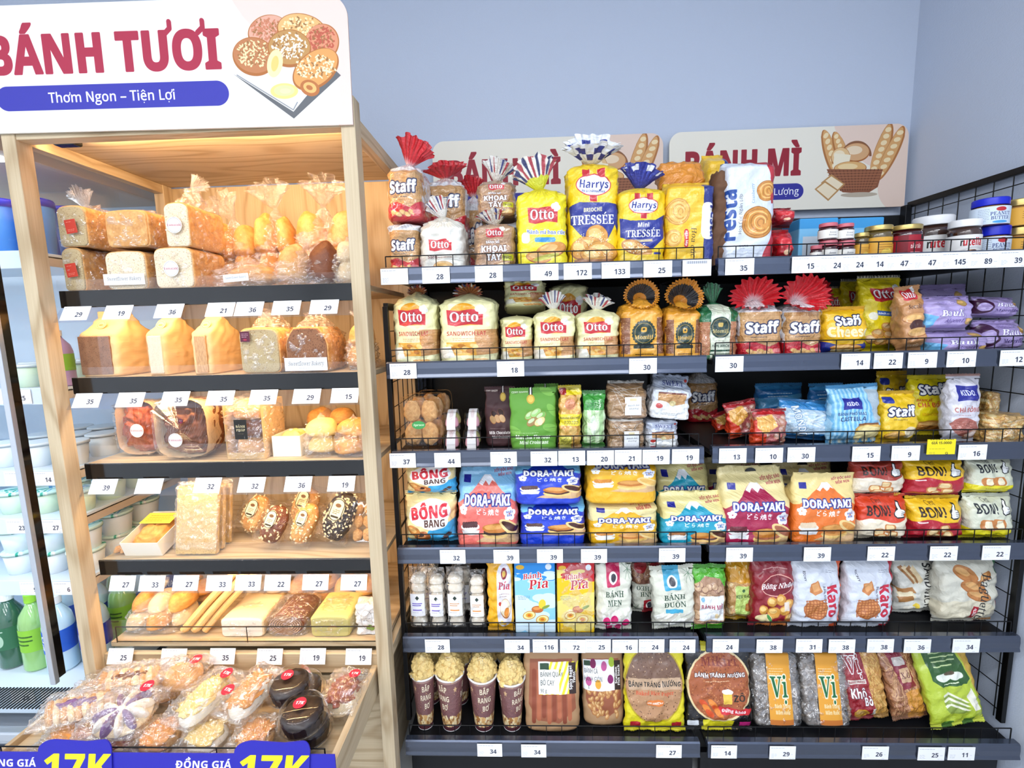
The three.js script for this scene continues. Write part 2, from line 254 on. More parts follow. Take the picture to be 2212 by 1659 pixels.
print('signBread', 1180, 400, (c, w, h) => {
  B(c, '#f0ebdc', 0, 0, w, h); O(c, '#ecd3c3', 1060, 60, 270, 150, .5); O(c, '#ecd3c3', 1170, 300, 130, 130); O(c, '#ecd3c3', 1150, 150, 100, 200);
  T(c, 'BÁNH MÌ', 368, 226, 176, '#98182c', { fat: .05, sx: .76 });
  RB(c, '#2a2a96', 60, 268, 616, 78, 39); T(c, 'Lượng', 590, 322, 46, '#fff', { w: 'normal' });
  const bag = (x, y, L, r, a) => { c.save(); c.translate(x, y); c.rotate(r); O(c, '#b0713a', 0, 0, L, a); O(c, '#d9a468', -2, -a * .12, L * .96, a * .82); for (let k = -3; k < 4; k++) O(c, '#f3dcae', k * L * .25, -a * .1, L * .12, a * .34, .9); c.restore(); };
  bag(800, 130, 120, 1.25, 32); bag(850, 120, 100, 1.2, 30); bag(1050, 120, 130, -1.25, 34); bag(1095, 140, 140, -1.15, 32);
  c.strokeStyle = '#8a5a3a'; c.lineWidth = 12; c.beginPath(); c.arc(925, 150, 70, PI, 2 * PI); c.stroke();
  bread(c, 925, 130, 66, 46, 0, '#d8a878', '#efd8b8'); bread(c, 850, 150, 46, 48, 0, '#e6c08a', '#f4e2c0'); G(c, '#f4ead0', [820, 130], [900, 140], [890, 210], [815, 205]); bread(c, 900, 205, 80, 34, 0, '#e0b070', '#f2d6a0');
  G(c, '#8a5236', [785, 205], [1060, 215], [1040, 300], [990, 330], [870, 320], [830, 290]); for (let k = 0; k < 14; k++) LN(c, '#6a3a22', 4, [792 + k * 19, 214], [846 + k * 12, 312]); for (let k = 0; k < 7; k++) LN(c, '#a86a46', 4, [790 + k * 6, 222 + k * 13], [1055 - k * 5, 226 + k * 13]);
  O(c, '#bcae9a', 950, 334, 90, 12); for (const [x, y] of [[800, 270], [770, 300]]) { G(c, '#b98a52', [x - 40, y], [x + 10, y - 40], [x + 80, y + 10], [x + 30, y + 60]); G(c, '#f2e2c2', [x - 30, y], [x + 10, y - 30], [x + 70, y + 10], [x + 30, y + 50]); }
});
print('banner17', 1500, 150, (c, w, h) => { B(c, '#2421a8', 0, 0, w, h); for (const x of [262, 1001]) T(c, 'ĐỒNG GIÁ', x, 60, 42, '#fff', { it: .18 }); });
print('seventeen', 360, 230, (c, w, h) => { B(c, '#2421a8', 0, 0, w, h); T(c, '17K', 176, 195, 176, '#f7ef1e', { it: .2, sx: .98, fat: .03 }); });
print('dot17', 64, 64, (c, w, h) => { B(c, '#d81f3c', 0, 0, w, h); T(c, '17K', 32, 41, 25, '#fff', { it: .1 }); });

// --- top shelf bread bags ---
print('staff', 230, 300, (c, w, h) => { B(c, '#e9e7ea', 0, 0, w, h); for (let k = 0; k < 16; k++) LN(c, k % 2 ? '#fff' : '#cfcdd4', 3, [w / 2 + (k - 8) * 4, 0], [k * 15, 70]); slices(c, 6, 62, w - 12, 180); staff(c, w / 2 - 4, 168, 74); tiny(c, '#3a2a30', 50, 190, 130, 1, 6, 3); G(c, '#c8202e', [0, 222], [70, 212], [150, 240], [w, 206], [w, h], [0, h]); for (let k = 0; k < 5; k++) bread(c, 50 + k * 28, 262 + (k % 2) * 10, 22, 12, .3, '#e2b478'); RB(c, '#e88', 170, 250, 48, 20, 8); });
print('fanRed', 256, 64, (c, w, h) => { for (let k = 0; k < 40; k++) B(c, k % 2 ? '#c3101e' : '#e0222f', k * 6.4, 0, 7, h); for (let k = 0; k < 40; k++) G(c, '#f2e8ea', [k * 6.4, h], [k * 6.4 + 6.4, h], [k * 6.4 + 3.2, h - 14 - rnd() * 8]); });
print('fanStripe', 256, 64, (c, w, h) => { B(c, '#e9e6df', 0, 0, w, h); for (let k = 0; k < 20; k++) B(c, k % 3 === 0 ? '#a8232f' : k % 3 === 1 ? '#2b3270' : '#c9c2b8', k * 12.8, 0, 4.5, h * .62); for (let k = 0; k < 30; k++) LN(c, '#b9a58c', 1, [k * 9, h * .6], [k * 9, h]); });
print('fanBrown', 256, 64, (c, w, h) => { for (let k = 0; k < 32; k++) B(c, k % 2 ? '#8a4c22' : '#b06a34', k * 8, 0, 8, h); for (let k = 0; k < 20; k++) B(c, k % 3 === 0 ? '#a8232f' : k % 3 === 1 ? '#e8e4da' : '#2b3270', k * 12.8, 0, 6, h * .4); });
print('fanYellow', 256, 64, (c, w, h) => { B(c, '#cfd02a', 0, 0, w, h); B(c, '#ece9dc', 0, 0, w, h * .6); for (let k = 0; k < 20; k++) B(c, k % 2 ? '#a8323f' : '#22275c', k * 12.8, 0, 6, h * .6); });
print('fanCheck', 256, 64, (c, w, h) => { B(c, '#f1f3f8', 0, 0, w, h); for (let k = 0; k < 16; k++) for (let j = 0; j < 2; j++) if ((k + j) % 2) B(c, '#1f2f8c', k * 16, 12 + j * 16, 16, 16); });
print('fanBlue', 256, 64, (c, w, h) => { B(c, '#1c2c96', 0, 0, w, h); for (let k = 0; k < 16; k++) if (k % 2) B(c, '#eef0f8', k * 16, 4, 14, 14); for (let k = 0; k < 24; k++) LN(c, '#3a4cc0', 2, [k * 11, 20], [k * 11, h]); });
print('fanOrange', 256, 64, (c, w, h) => { B(c, '#d98a1e', 0, 0, w, h); B(c, '#14161c', 0, h * .3, w, h * .5); for (let k = 0; k < 36; k++) LN(c, k % 2 ? '#2c2f36' : '#0c0d10', 2, [k * 7, h * .3], [k * 7, h * .8]); tiny(c, '#5a3a10', 4, 9, w - 8, 1, 5, 3); });
print('fanGreen', 128, 64, (c, w, h) => { for (let k = 0; k < 24; k++) B(c, k % 2 ? '#0f4a28' : '#1c6a3c', k * 5.4, 0, 6, h); });
print('ottoWhite', 230, 280, (c, w, h) => { B(c, '#e6e3d8', 0, 0, w, h); for (let k = 0; k < 14; k++) LN(c, '#cfc9ba', 3, [w / 2, 0], [k * 17, 70]); otto(c, 110, 150, 58); T(c, 'Siêu', 70, 212, 22, '#6b2a2a', { fam: 'serif' }); tiny(c, '#7a5a4a', 96, 206, 90, 1, 7, 4); bread(c, 120, 250, 50, 26, 0, '#e0bb84'); B(c, '#333', 36, 250, 20, 22); });
print('ottoPotato', 230, 280, (c, w, h) => { B(c, '#b79274', 0, 0, w, h); slices(c, 10, 60, w - 20, 200, '#b28a66', '#94694a'); otto(c, 120, 80, 48); T(c, 'BÁNH MÌ', 108, 132, 17, '#fff', { st: '#5a2a1c', sw: .12 }); T(c, 'KHOAI', 112, 176, 44, '#fff', { st: '#5a2a1c', sw: .1, fat: .03 }); T(c, 'TÂY', 112, 220, 44, '#fff', { st: '#5a2a1c', sw: .1, fat: .03 }); RB(c, '#c9cc2a', 158, 190, 60, 34, 6); T(c, 'TƯƠI', 188, 214, 18, '#4a2a10'); bread(c, 170, 252, 50, 18, 0, '#e2c48e'); });
print('ottoYellow', 260, 390, (c, w, h) => { B(c, '#f2e21a', 0, 0, w, h); for (let k = 0; k < 12; k++) LN(c, '#d6c60e', 3, [w / 2, 0], [k * 24, 60]); otto(c, 135, 140, 78); T(c, 'Bánh mì hoa cúc', 150, 225, 24, '#2a4a9c', { fam: 'serif', rot: .03, st: '#fff', sw: .1 }); RB(c, '#2f8fe0', 90, 240, 110, 22, 11); RB(c, '#f0efe0', 24, 215, 42, 50, 16); bread(c, 175, 300, 80, 36, -.2); bread(c, 110, 330, 66, 28, .1); O(c, '#c9c44a', 150, 330, 70, 12, -.2); tiny(c, '#8a8a20', 26, 300, 40, 3, 8); });
const harrys = (c, x, y, s) => { B(c, '#f6f2e6', x - s * .62, y - s * .75, s * 1.24, s * 1.5); for (const [i, j, col] of [[-1, -1, '#c7222f'], [1, -1, '#c7222f'], [0, -1, '#f1c81c'], [0, 1, '#c7222f'], [-1, 1, '#f1c81c'], [1, 1, '#f1c81c']]) G(c, col, [x + i * s * .42 - s * .2, y + j * s * .58 - s * .17], [x + i * s * .42 + s * .2, y + j * s * .58 - s * .2], [x + i * s * .42 + s * .2, y + j * s * .58 + s * .2], [x + i * s * .42 - s * .2, y + j * s * .58 + s * .18]); O(c, '#c7222f', x, y, s * .98, s * .5, .04); O(c, '#fff', x, y, s * .93, s * .45, .04); T(c, 'Harrys', x, y + s * .14, s * .52, '#1f2c86', { rot: .04, it: .08 }); T(c, 'Né à Châteauroux', x, y + s * .33, s * .15, '#1f2c86', { rot: .04 }); };
print('brioche', 270, 500, (c, w, h) => { B(c, '#f3cf1a', 0, 0, w, h); B(c, '#eec21a', 0, 0, w, 30); harrys(c, 132, 122, 94); G(c, '#1c2c8c', [8, 210], [60, 196], [200, 200], [262, 208], [250, 290], [210, 360], [120, 380], [60, 340], [14, 290]); G(c, '#1c2c8c', [230, 230], [w, 200], [w, 350], [246, 300]); T(c, 'BRIOCHE', 128, 240, 25, '#f3e6b0', { sx: .9 }); T(c, 'TRESSÉE', 128, 296, 58, '#f6f2e0', { sx: .86, fam: 'serif' }); for (const [x, y, a, b] of [[150, 350, 60, 50], [110, 400, 80, 50], [180, 420, 80, 46], [60, 410, 50, 46], [130, 440, 70, 36]]) bread(c, x, y, a, b, .2, '#dd9c40', '#f2c878'); for (let k = 0; k < 60; k++) O(c, '#f8e6c0', 40 + rnd() * 190, 330 + rnd() * 110, 2.5); B(c, '#9a6230', 30, 455, 210, 45); });
print('miniBrioche', 250, 400, (c, w, h) => { B(c, '#f3cf1a', 0, 0, w, h); harrys(c, 128, 108, 78); G(c, '#1c2c8c', [10, 160], [60, 176], [190, 176], [240, 150], [236, 260], [180, 310], [140, 330], [70, 280], [14, 250]); T(c, 'Mini', 128, 208, 28, '#f6f2e0'); T(c, 'TRESSÉE', 128, 254, 46, '#f6f2e0', { sx: .86, fam: 'serif' }); B(c, '#c9b896', 84, 266, 90, 12); bread(c, 75, 300, 60, 34, .3, '#c98a3a'); bread(c, 125, 320, 50, 26, .2, '#c98a3a'); for (let k = 0; k < 40; k++) O(c, '#f3e4c0', 30 + rnd() * 110, 280 + rnd() * 50, 3); B(c, '#1c2c8c', 180, 330, 40, 12); B(c, '#e6c21a', 0, 340, w, 60); });
print('festaYellow', 260, 400, (c, w, h) => { B(c, '#f4c52a', 0, 0, w, h); for (let k = 0; k < 30; k++) LN(c, '#eeba1c', 2, [0, k * 14], [w, k * 14 - 4]); B(c, '#23307e', 196, 20, 64, h); RB(c, '#f4f0e4', 184, 110, 70, 170, 30); T(c, 'Festa', 232, 195, 58, '#22368c', { rot: PI / 2, fat: .04 }); swirl(c, 60, 150, 64, '#eebc58', '#cf8c34'); swirl(c, 36, 270, 42, '#eebc58', '#cf8c34'); T(c, 'Hoa cúc', 132, 290, 36, '#3a2412', { fam: 'serif', rot: PI / 2, it: .15, w: 'normal' }); RB(c, '#d32a2a', 92, 230, 24, 84, 10); T(c, 'ngàn lớp', 99, 272, 17, '#fff', { rot: PI / 2 }); });
print('festaWhite', 240, 480, (c, w, h) => { B(c, '#dfe6f2', 0, 0, w, h); c.fillStyle = '#bb2836'; c.beginPath(); c.moveTo(160, 0); c.quadraticCurveTo(200, 40, 210, 120); c.lineTo(w, 130); c.lineTo(w, 0); c.fill(); c.beginPath(); c.moveTo(w, 300); c.quadraticCurveTo(190, 420, 165, 480); c.lineTo(w, 480); c.fill(); T(c, 'Festa', 48, 255, 92, '#1b4a9c', { rot: -PI / 2, fat: .04 }); T(c, 'Hoa Cúc Ngàn Lớp', 78, 250, 22, '#3a3a44', { w: 'normal', rot: -PI / 2 }); T(c, 'Cranberry', 132, 160, 18, '#4a7ab0', { fam: 'serif', rot: -PI / 2, w: 'normal' }); swirl(c, 192, 150, 48); swirl(c, 152, 290, 76); O(c, '#c4303c', 225, 180, 14, 24); tiny(c, '#6a7088', 70, 390, 40, 3, 8); });
print('redPack', 120, 150, (c, w, h) => { B(c, '#b3141f', 0, 0, w, h); G(c, '#e03038', [0, 20], [w, 60], [w, 90], [0, 60]); G(c, '#7e0c16', [0, 110], [w, 90], [w, 150], [0, 150]); O(c, '#f0c8a0', 60, 100, 20, 10); });
print('bluePack', 200, 190, (c, w, h) => { B(c, '#7fc4ee', 0, 0, w, h); B(c, '#3f9fde', 0, 0, w, 40); G(c, '#c9d4de', [20, 70], [120, 70], [140, 170], [20, 170]); G(c, '#b4e0f8', [130, 40], [w, 50], [w, 120]); });
// jar labels wrap once round the jar (u across the whole turn, the front at the middle)
const wrap = (name, bg, f, w = 760, h = 120) => print(name, w, h, (c, W, H) => { B(c, bg, 0, 0, W, H); f(c, W / 2, H); });
wrap('jamLabel', '#f2efe8', (c, x, h) => { T(c, 'Bonne', x, 52, 30, '#3a3446', { fam: 'serif', it: .2, w: 'normal' }); T(c, 'Maman', x, 86, 30, '#3a3446', { fam: 'serif', it: .2, w: 'normal' }); });
wrap('yellowLabel', '#e2a83a', (c, x, h) => { O(c, '#f6d25a', x + 10, 92, 50, 26); tiny(c, '#7a4a12', x - 70, 30, 140, 4, 14, 3); B(c, '#222', x + 74, 0, 30, 40); });
wrap('redLabel', '#a5182c', (c, x, h) => { B(c, '#7e1020', x - 90, 0, 70, h); T(c, 'DÂU TÂY', x + 40, 74, 26, '#f6e6e0', { sx: .8 }); tiny(c, '#e8b8b0', x, 94, 80, 2, 10, 3); B(c, '#1a1a1a', x + 80, 0, 40, 26); });
wrap('cocoaLabel', '#f3f1ee', (c, x, h) => { T(c, 'n', x - 62, 58, 52, '#1c1c1c', { fat: .02 }); T(c, 'utella', x + 14, 58, 52, '#d0202c', { fat: .02 }); bread(c, x, 98, 44, 18, 0, '#b07a44'); O(c, '#5a2c16', x + 20, 92, 26, 12); });
wrap('peanutLabel', '#d9e6f4', (c, x, h) => { O(c, '#c02a34', x + 10, 22, 34, 14); T(c, 'PEANUT', x + 10, 62, 32, '#3a4a86', { fam: 'serif' }); T(c, 'BUTTER', x + 10, 90, 30, '#3a4a86', { fam: 'serif' }); O(c, '#4aa0dc', x + 10, 106, 50, 9); tiny(c, '#5a6a8a', x - 130, 20, 70, 8, 11, 2); });

// --- second shelf ---
print('ottoSandwich', 240, 330, (c, w, h) => { B(c, '#f0ebb4', 0, 0, w, h); O(c, '#eda52a', 108, 116, 66, 66); B(c, '#f0ebb4', 0, 150, w, 40); slices(c, 150, 170, 90, 130, '#c9935c'); otto(c, 112, 116, 76); T(c, 'SANDWICH LẠT', 116, 196, 26, '#b3301e', { sx: .86 }); tiny(c, '#c98a4a', 60, 210, 110, 2, 8, 2); B(c, '#e9a83a', 30, 226, 126, 60); for (let k = 0; k < 7; k++) O(c, k % 2 ? '#c9802a' : '#f1c878', 45 + k * 17, 244 + (k % 3) * 12, 18, 10, .3); G(c, '#f4efe0', [0, 250], [50, 244], [70, 300], [0, 330]); G(c, '#f3eebc', [0, 300], [w, 280], [w, h], [0, h]); for (let k = 0; k < 4; k++) bread(c, 130 + k * 20, 312, 22, 10, .2, '#e2a95c'); });
print('momijiOrange', 220, 300, (c, w, h) => { B(c, '#e09c2e', 0, 0, w, h); slices(c, 4, 96, 40, 170, '#8a5638', '#6b3c24'); slices(c, 178, 96, 40, 170, '#8a5638', '#6b3c24'); B(c, '#ecaa3a', 44, 80, 134, 200); for (let k = 0; k < 24; k++) O(c, '#1c3326', 112 + Math.cos(k * .2618) * 54, 168 + Math.sin(k * .2618) * 54, 7); O(c, '#1c3326', 112, 168, 56); O(c, '#c9a24a', 112, 168, 47); O(c, '#1c3326', 112, 168, 45); RB(c, '#e2a83a', 98, 140, 28, 24, 7); O(c, '#1c3326', 112, 150, 6, 5); T(c, 'Momiji', 112, 196, 26, '#e2b04a', { fam: 'serif' }); G(c, '#14281c', [60, 226], [112, 216], [164, 226], [164, 240], [60, 240]); tiny(c, '#5a3208', 70, 268, 90, 2, 10, 4); });
print('momijiGreen', 190, 260, (c, w, h) => { B(c, '#1c6c40', 0, 0, w, h); slices(c, 0, 90, 50, 150, '#b5754c'); slices(c, 146, 90, 44, 150, '#b5754c'); B(c, '#dfe4cc', 52, 10, 94, h); O(c, '#17352a', 100, 116, 48); O(c, '#b59a56', 100, 116, 40); O(c, '#17352a', 100, 116, 38); RB(c, '#d3b25a', 88, 94, 24, 20, 6); T(c, 'Momiji', 100, 140, 22, '#d8c07a', { fam: 'serif' }); tiny(c, '#3a4a3a', 70, 176, 60, 1, 6); T(c, 'YẾN MẠCH', 100, 204, 16, '#20402c'); B(c, '#1d4a30', 52, 216, 94, 8); B(c, '#1d4a30', 52, 234, 94, 5); });
print('staffCheese', 230, 240, (c, w, h) => { B(c, '#f0bd1c', 0, 0, w, h); B(c, '#e8ab10', 0, 0, w, 26); staff(c, 118, 90, 58); T(c, 'Cheese', 118, 144, 62, '#f7e9b0', { fat: .05, st: '#e0981a', sw: .05 }); G(c, '#1c2f8c', [0, 165], [70, 185], [200, 180], [w, 158], [w, h], [0, h]); G(c, '#f0bd1c', [60, 210], [170, 200], [w, 205], [w, h], [40, h]); bread(c, 110, 196, 80, 16, 0, '#c98a3a'); B(c, '#f4dca0', 40, 205, 150, 12); });
print('ottoChrys', 230, 390, (c, w, h) => { B(c, '#f1d81a', 0, 0, w, h); B(c, '#cfc9b4', 0, 0, w, 16); for (let k = 0; k < 14; k++) B(c, '#5a5440', 10 + k * 16, 2, 8, 12); otto(c, 124, 100, 72); G(c, '#2a5fb4', [76, 176], [200, 190], [196, 212], [80, 200]); T(c, 'Bánh mì hoa cúc', 138, 200, 14, '#fff', { rot: .1 }); O(c, '#f6f4e0', 60, 204, 24, 20); for (const [x, y] of [[130, 260], [180, 250], [90, 290], [150, 300], [190, 300], [60, 320], [110, 330], [170, 336]]) bread(c, x, y, 34, 22, .3, '#e3a656', '#f4cf96'); tiny(c, '#8f7a1a', 20, 240, 40, 4, 8); B(c, '#e8d010', 0, 350, w, 40); });
print('ottoSocola', 200, 350, (c, w, h) => { B(c, '#c9905c', 0, 0, w, h); otto(c, 90, 50, 56); T(c, 'Socola', 100, 120, 30, '#3a1a10', { fam: 'serif' }); bread(c, 100, 170, 90, 30, 0, '#d9a060'); O(c, '#4a2014', 110, 206, 66, 30); bread(c, 110, 240, 86, 24, 0, '#e0b070'); tiny(c, '#5a3018', 30, 274, 120, 1, 6, 5); T(c, 'Socola', 100, 316, 24, '#f2dcc0', { fam: 'serif' }); });
print('bauliLilac', 250, 190, (c, w, h) => { B(c, '#b4a3d6', 0, 0, w, h); B(c, '#a391c8', 0, 0, w, 20); tiny(c, '#5c4a90', 70, 34, 120, 2, 9, 2); G(c, '#6db6e6', [0, 90], [60, 110], [40, 170], [0, 180]); T(c, 'Bauli', 128, 110, 46, '#fff', { fam: 'serif', it: .2, st: '#7a66b0', sw: .06 }); T(c, 'Moonfils', 150, 144, 28, '#5a3f96', { fam: 'serif', it: .2, w: 'normal' }); bread(c, 215, 140, 24, 18, 0, '#d0b070'); bread(c, 190, 40, 26, 18, 0, '#c9a862'); });
print('bauliDark', 250, 190, (c, w, h) => { B(c, '#a795c8', 0, 0, w, h); O(c, '#3e1a3a', 30, 90, 50, 70, .3); O(c, '#a795c8', 40, 96, 26, 40, .3); T(c, 'Bauli', 165, 90, 50, '#f2eefa', { fam: 'serif', it: .2, st: '#6a5598', sw: .05 }); T(c, 'Moonfils', 160, 132, 30, '#3c2468', { fam: 'serif', it: .2 }); tiny(c, '#4a3878', 100, 30, 110, 3, 8, 2); bread(c, 225, 60, 24, 20, 0, '#a08040'); });

// --- third shelf ---
print('ovalSticker', 90, 56, (c, w, h) => { B(c, '#3f9a52', 0, 0, w, h); T(c, 'Spruce', 45, 34, 20, '#d8f0d0', { fam: 'serif', it: .2 }); });
print('chocPouch', 230, 300, (c, w, h) => { B(c, '#46282a', 0, 0, w, h); T(c, 'CERES BAKERY', 56, 28, 13, '#e8dcd0'); B(c, '#111', 128, 0, 20, 36); B(c, '#f2e8e0', 134, 0, 8, 36); O(c, '#c9a23a', 138, 54, 22); O(c, '#e2c25a', 138, 54, 15); for (const [x, y, k] of [[70, 140, '#2c1412'], [120, 130, '#341a14'], [96, 160, '#c79a6a'], [130, 160, '#d8b080'], [60, 165, '#b08a5a']]) bread(c, x, y, 26, 18, .5, k, k); tiny(c, '#b09a90', 40, 208, 150, 1, 6); T(c, 'Milk Chocolate', 110, 236, 22, '#f4ece6'); T(c, 'Mini Croissant', 116, 256, 18, '#f4ece6', { fam: 'serif', it: .2 }); });
print('matchaPouch', 250, 300, (c, w, h) => { B(c, '#5f9a35', 0, 0, w, h); T(c, 'CERES BAKERY', 56, 28, 13, '#dfeccd'); B(c, '#111', 104, 0, 20, 36); B(c, '#f2f2e6', 110, 0, 8, 36); O(c, '#c9a23a', 114, 56, 22); O(c, '#e2c25a', 114, 56, 15); for (const [x, y, r] of [[200, 20, .4], [230, 110, .8], [20, 200, .3], [215, 190, .2]]) { O(c, '#78b048', x, y, 40, 18, r); LN(c, '#4c8028', 2, [x - 30, y], [x + 30, y]); } for (const [x, y, k] of [[110, 130, '#8fc06a'], [140, 120, '#9ccc78'], [165, 136, '#7cb054'], [120, 160, '#a08050'], [160, 160, '#e2cf90']]) bread(c, x, y, 32, 18, -.5, k, '#c4e2a4'); O(c, '#f0e2b4', 162, 160, 14, 17); tiny(c, '#cfe6b4', 30, 212, 180, 1, 6); T(c, 'Matcha Flavour', 122, 240, 25, '#f4f8ea'); T(c, 'Mini Croissant', 126, 264, 21, '#f4f8ea', { fam: 'serif', it: .2 }); });
print('bananaStick', 130, 300, (c, w, h) => { B(c, '#d9a54e', 0, 0, w, h); for (let k = 0; k < 40; k++) O(c, k % 2 ? '#e6bc6c' : '#c48a38', rnd() * w, rnd() * h, 12, 18); B(c, '#e6cf1c', 0, 0, w, 44); RB(c, '#a32a2c', 6, 14, 40, 30, 8); O(c, '#d88a5c', 66, 86, 30, 26); B(c, '#f0d818', 0, 130, w, 52); T(c, 'BANANA FLAVORED', 65, 152, 15, '#2c2410', { sx: .8 }); for (let k = 0; k < 6; k++) { LN(c, '#2c2410', 2, [32 + k * 13, 162], [40 + k * 13, 162], [40 + k * 13, 174]); LN(c, '#2c2410', 2, [34 + k * 13, 168], [34 + k * 13, 176]); } RB(c, '#e8dd5a', 6, 230, 66, 62, 2); tiny(c, '#5a5a20', 12, 246, 50, 5, 8); });
print('greenClear', 140, 300, (c, w, h) => { B(c, '#bcd8a8', 0, 0, w, h); for (let k = 0; k < 6; k++) B(c, k % 2 ? '#d3e8bc' : '#a2c88a', k * 24, 60, 24, h); B(c, '#3f9a3c', 0, 0, w, 96); for (let k = 0; k < 5; k++) { LN(c, '#1f5a24', 3, [24 + k * 20, 62], [36 + k * 20, 62], [36 + k * 20, 76]); LN(c, '#1f5a24', 3, [28 + k * 20, 72], [28 + k * 20, 84]); } B(c, '#5ab04a', 0, 264, w, 36); O(c, '#e2f0d4', 60, 170, 18, 50); });
print('cakeSticker', 100, 160, (c, w, h) => { B(c, '#eef0f2', 0, 0, w, h); RB(c, '#e0d2a8', 30, 12, 40, 24, 3); T(c, 'Bánh bò', 52, 80, 18, '#444', { fam: 'serif', it: .2, rot: -.06, w: 'normal' }); T(c, 'Hương', 54, 108, 18, '#444', { fam: 'serif', it: .2, rot: -.06, w: 'normal' }); tiny(c, '#b0b4ba', 16, 128, 66, 3, 9); });
print('cakePack', 230, 220, (c, w, h) => { B(c, '#9a7a5c', 0, 0, w, h); slices(c, 10, 30, w - 20, 170, '#a8845c', '#876242'); for (let k = 0; k < 26; k++) LN(c, 'rgba(240,244,248,.6)', rr(1, 3), [rnd() * w, rnd() * h], [rnd() * w, rnd() * h]); B(c, '#c9c4bc', 0, 0, w, 14); });
print('milkPack', 230, 240, (c, w, h) => { B(c, '#d9dee8', 0, 0, w, h); B(c, '#aab2c4', 0, 0, w, 70); T(c, 'SWEET', 120, 54, 34, '#1f2a6c', { fam: 'serif' }); slices(c, 34, 90, 160, 70, '#cf9c60'); B(c, '#7a4030', 34, 90, 160, 9); c.fillStyle = '#f2f3f2'; c.beginPath(); c.moveTo(0, 150); c.quadraticCurveTo(80, 120, 120, 170); c.quadraticCurveTo(190, 140, w, 150); c.lineTo(w, h); c.lineTo(0, h); c.fill(); O(c, '#c23a34', 44, 168, 20, 14); O(c, '#d8c890', 120, 150, 18, 16); O(c, '#c23a34', 200, 26, 9); tiny(c, '#8a8a8a', 70, 206, 110, 2, 9); });
print('redClear', 200, 190, (c, w, h) => { B(c, '#b35a58', 0, 0, w, h); for (let k = 0; k < 34; k++) bread(c, rnd() * w, rnd() * h, 20, 15, rnd(), '#c08a76', '#d8b4a4'); B(c, '#c4242a', 0, 0, w, 26); G(c, '#d83a20', [0, 60], [50, 30], [80, 190], [0, 190]); G(c, '#f0b65a', [20, 40], [110, 26], [130, 80], [60, 120], [20, 90]); for (let k = 0; k < 5; k++) LN(c, '#d88a30', 2, [24 + k * 20, 42], [40 + k * 16, 104]); G(c, '#e04a20', [0, 140], [60, 130], [70, 190], [0, 190]); });
print('blueWhite', 240, 220, (c, w, h) => { B(c, '#bcd4e6', 0, 0, w, h); B(c, '#3c8ccc', 0, 0, w, 50); G(c, '#2c80c8', [0, 190], [w, 170], [w, h], [0, h]); for (let k = 0; k < 14; k++) LN(c, '#e8f0f6', rr(3, 8), [rnd() * w, 60 + rnd() * 90], [rnd() * w, 60 + rnd() * 110]); T(c, 'MONDO', 70, 120, 44, '#f4f8fc', { rot: 1.3, st: '#5a86b0', sw: .06 }); for (let k = 0; k < 20; k++) B(c, '#4a8ac8', 206, 54 + k * 8, 24, 4); });
print('bluePlain', 200, 180, (c, w, h) => { B(c, '#1f6fb4', 0, 0, w, h); B(c, '#3c90cc', 0, 0, w, 24); G(c, '#5aa8dc', [0, 60], [w, 40], [w, 70], [0, 100]); tiny(c, '#cfe4f4', 40, 40, 110, 2, 10, 3); });
print('castella', 240, 260, (c, w, h) => { B(c, '#8fc4e6', 0, 0, w, h); for (let k = 0; k < 20; k++) B(c, k % 2 ? '#6fb4de' : '#a8d6f0', k * 9, 20, 9, h); B(c, '#4a9cd2', 0, 0, w, 18); kido(c, 96, 78, 42); G(c, '#aebfc9', [170, 24], [w, 30], [w, 160], [190, 150]); T(c, 'BÁNH PHÔ MAI', 92, 128, 17, '#20386c'); T(c, 'CASTELLA', 96, 152, 25, '#20386c'); bread(c, 170, 196, 70, 30, 0, '#e2b65a', '#f4dc90'); O(c, '#f4e2a0', 180, 216, 76, 36); B(c, '#8a5426', 120, 164, 96, 8); for (let k = 0; k < 12; k++) B(c, k % 2 ? '#f2f4e0' : '#5aa8d8', k * 20, 236, 12, 24); });
print('staffYellow', 200, 260, (c, w, h) => { B(c, '#f0c51e', 0, 0, w, h); B(c, '#e0b012', 0, 0, w, 20); RB(c, '#2a3a9c', 16, 30, 50, 28, 8); staff(c, 104, 118, 60); tiny(c, '#5a4a10', 60, 136, 100, 1, 6, 3); O(c, '#f4e4c0', 150, 200, 38, 30); bread(c, 70, 216, 50, 24, 0, '#e8b04a'); B(c, '#e3b818', 0, 240, w, 20); });
print('staffFloss', 210, 320, (c, w, h) => { B(c, '#f2dc16', 0, 0, w, h); staff(c, 112, 96, 64); T(c, 'BÁNH MÌ', 66, 134, 17, '#d0461c'); T(c, 'CHÀ BÔNG', 106, 162, 32, '#d0461c', { sx: .88 }); T(c, '16% COMBO', 110, 206, 20, '#e8a81c', { fam: 'serif' }); bread(c, 110, 262, 86, 32, 0, '#d99a44'); for (let k = 0; k < 90; k++) LN(c, '#b5702c', 2, [40 + rnd() * 140, 256 + rnd() * 40], [40 + rnd() * 140, 256 + rnd() * 40]); O(c, '#f4efe0', 60, 300, 20, 10); });
print('kidoFloss', 200, 320, (c, w, h) => { B(c, '#d9d7e0', 0, 0, w, h); B(c, '#b48a80', 0, 0, w, 14); kido(c, 102, 84, 62); tiny(c, '#a05a50', 84, 140, 40, 1, 5); T(c, 'CHÀ BÔNG', 102, 170, 29, '#b04a40'); tiny(c, '#a05a50', 50, 184, 100, 1, 5); O(c, '#b0665a', 96, 240, 82, 44, .2); for (let k = 0; k < 120; k++) LN(c, k % 2 ? '#98503f' : '#c8867a', 2, [30 + rnd() * 130, 210 + rnd() * 60], [30 + rnd() * 130, 210 + rnd() * 60]); bread(c, 150, 276, 50, 26, 0, '#cfa890', '#e6d2c8'); });
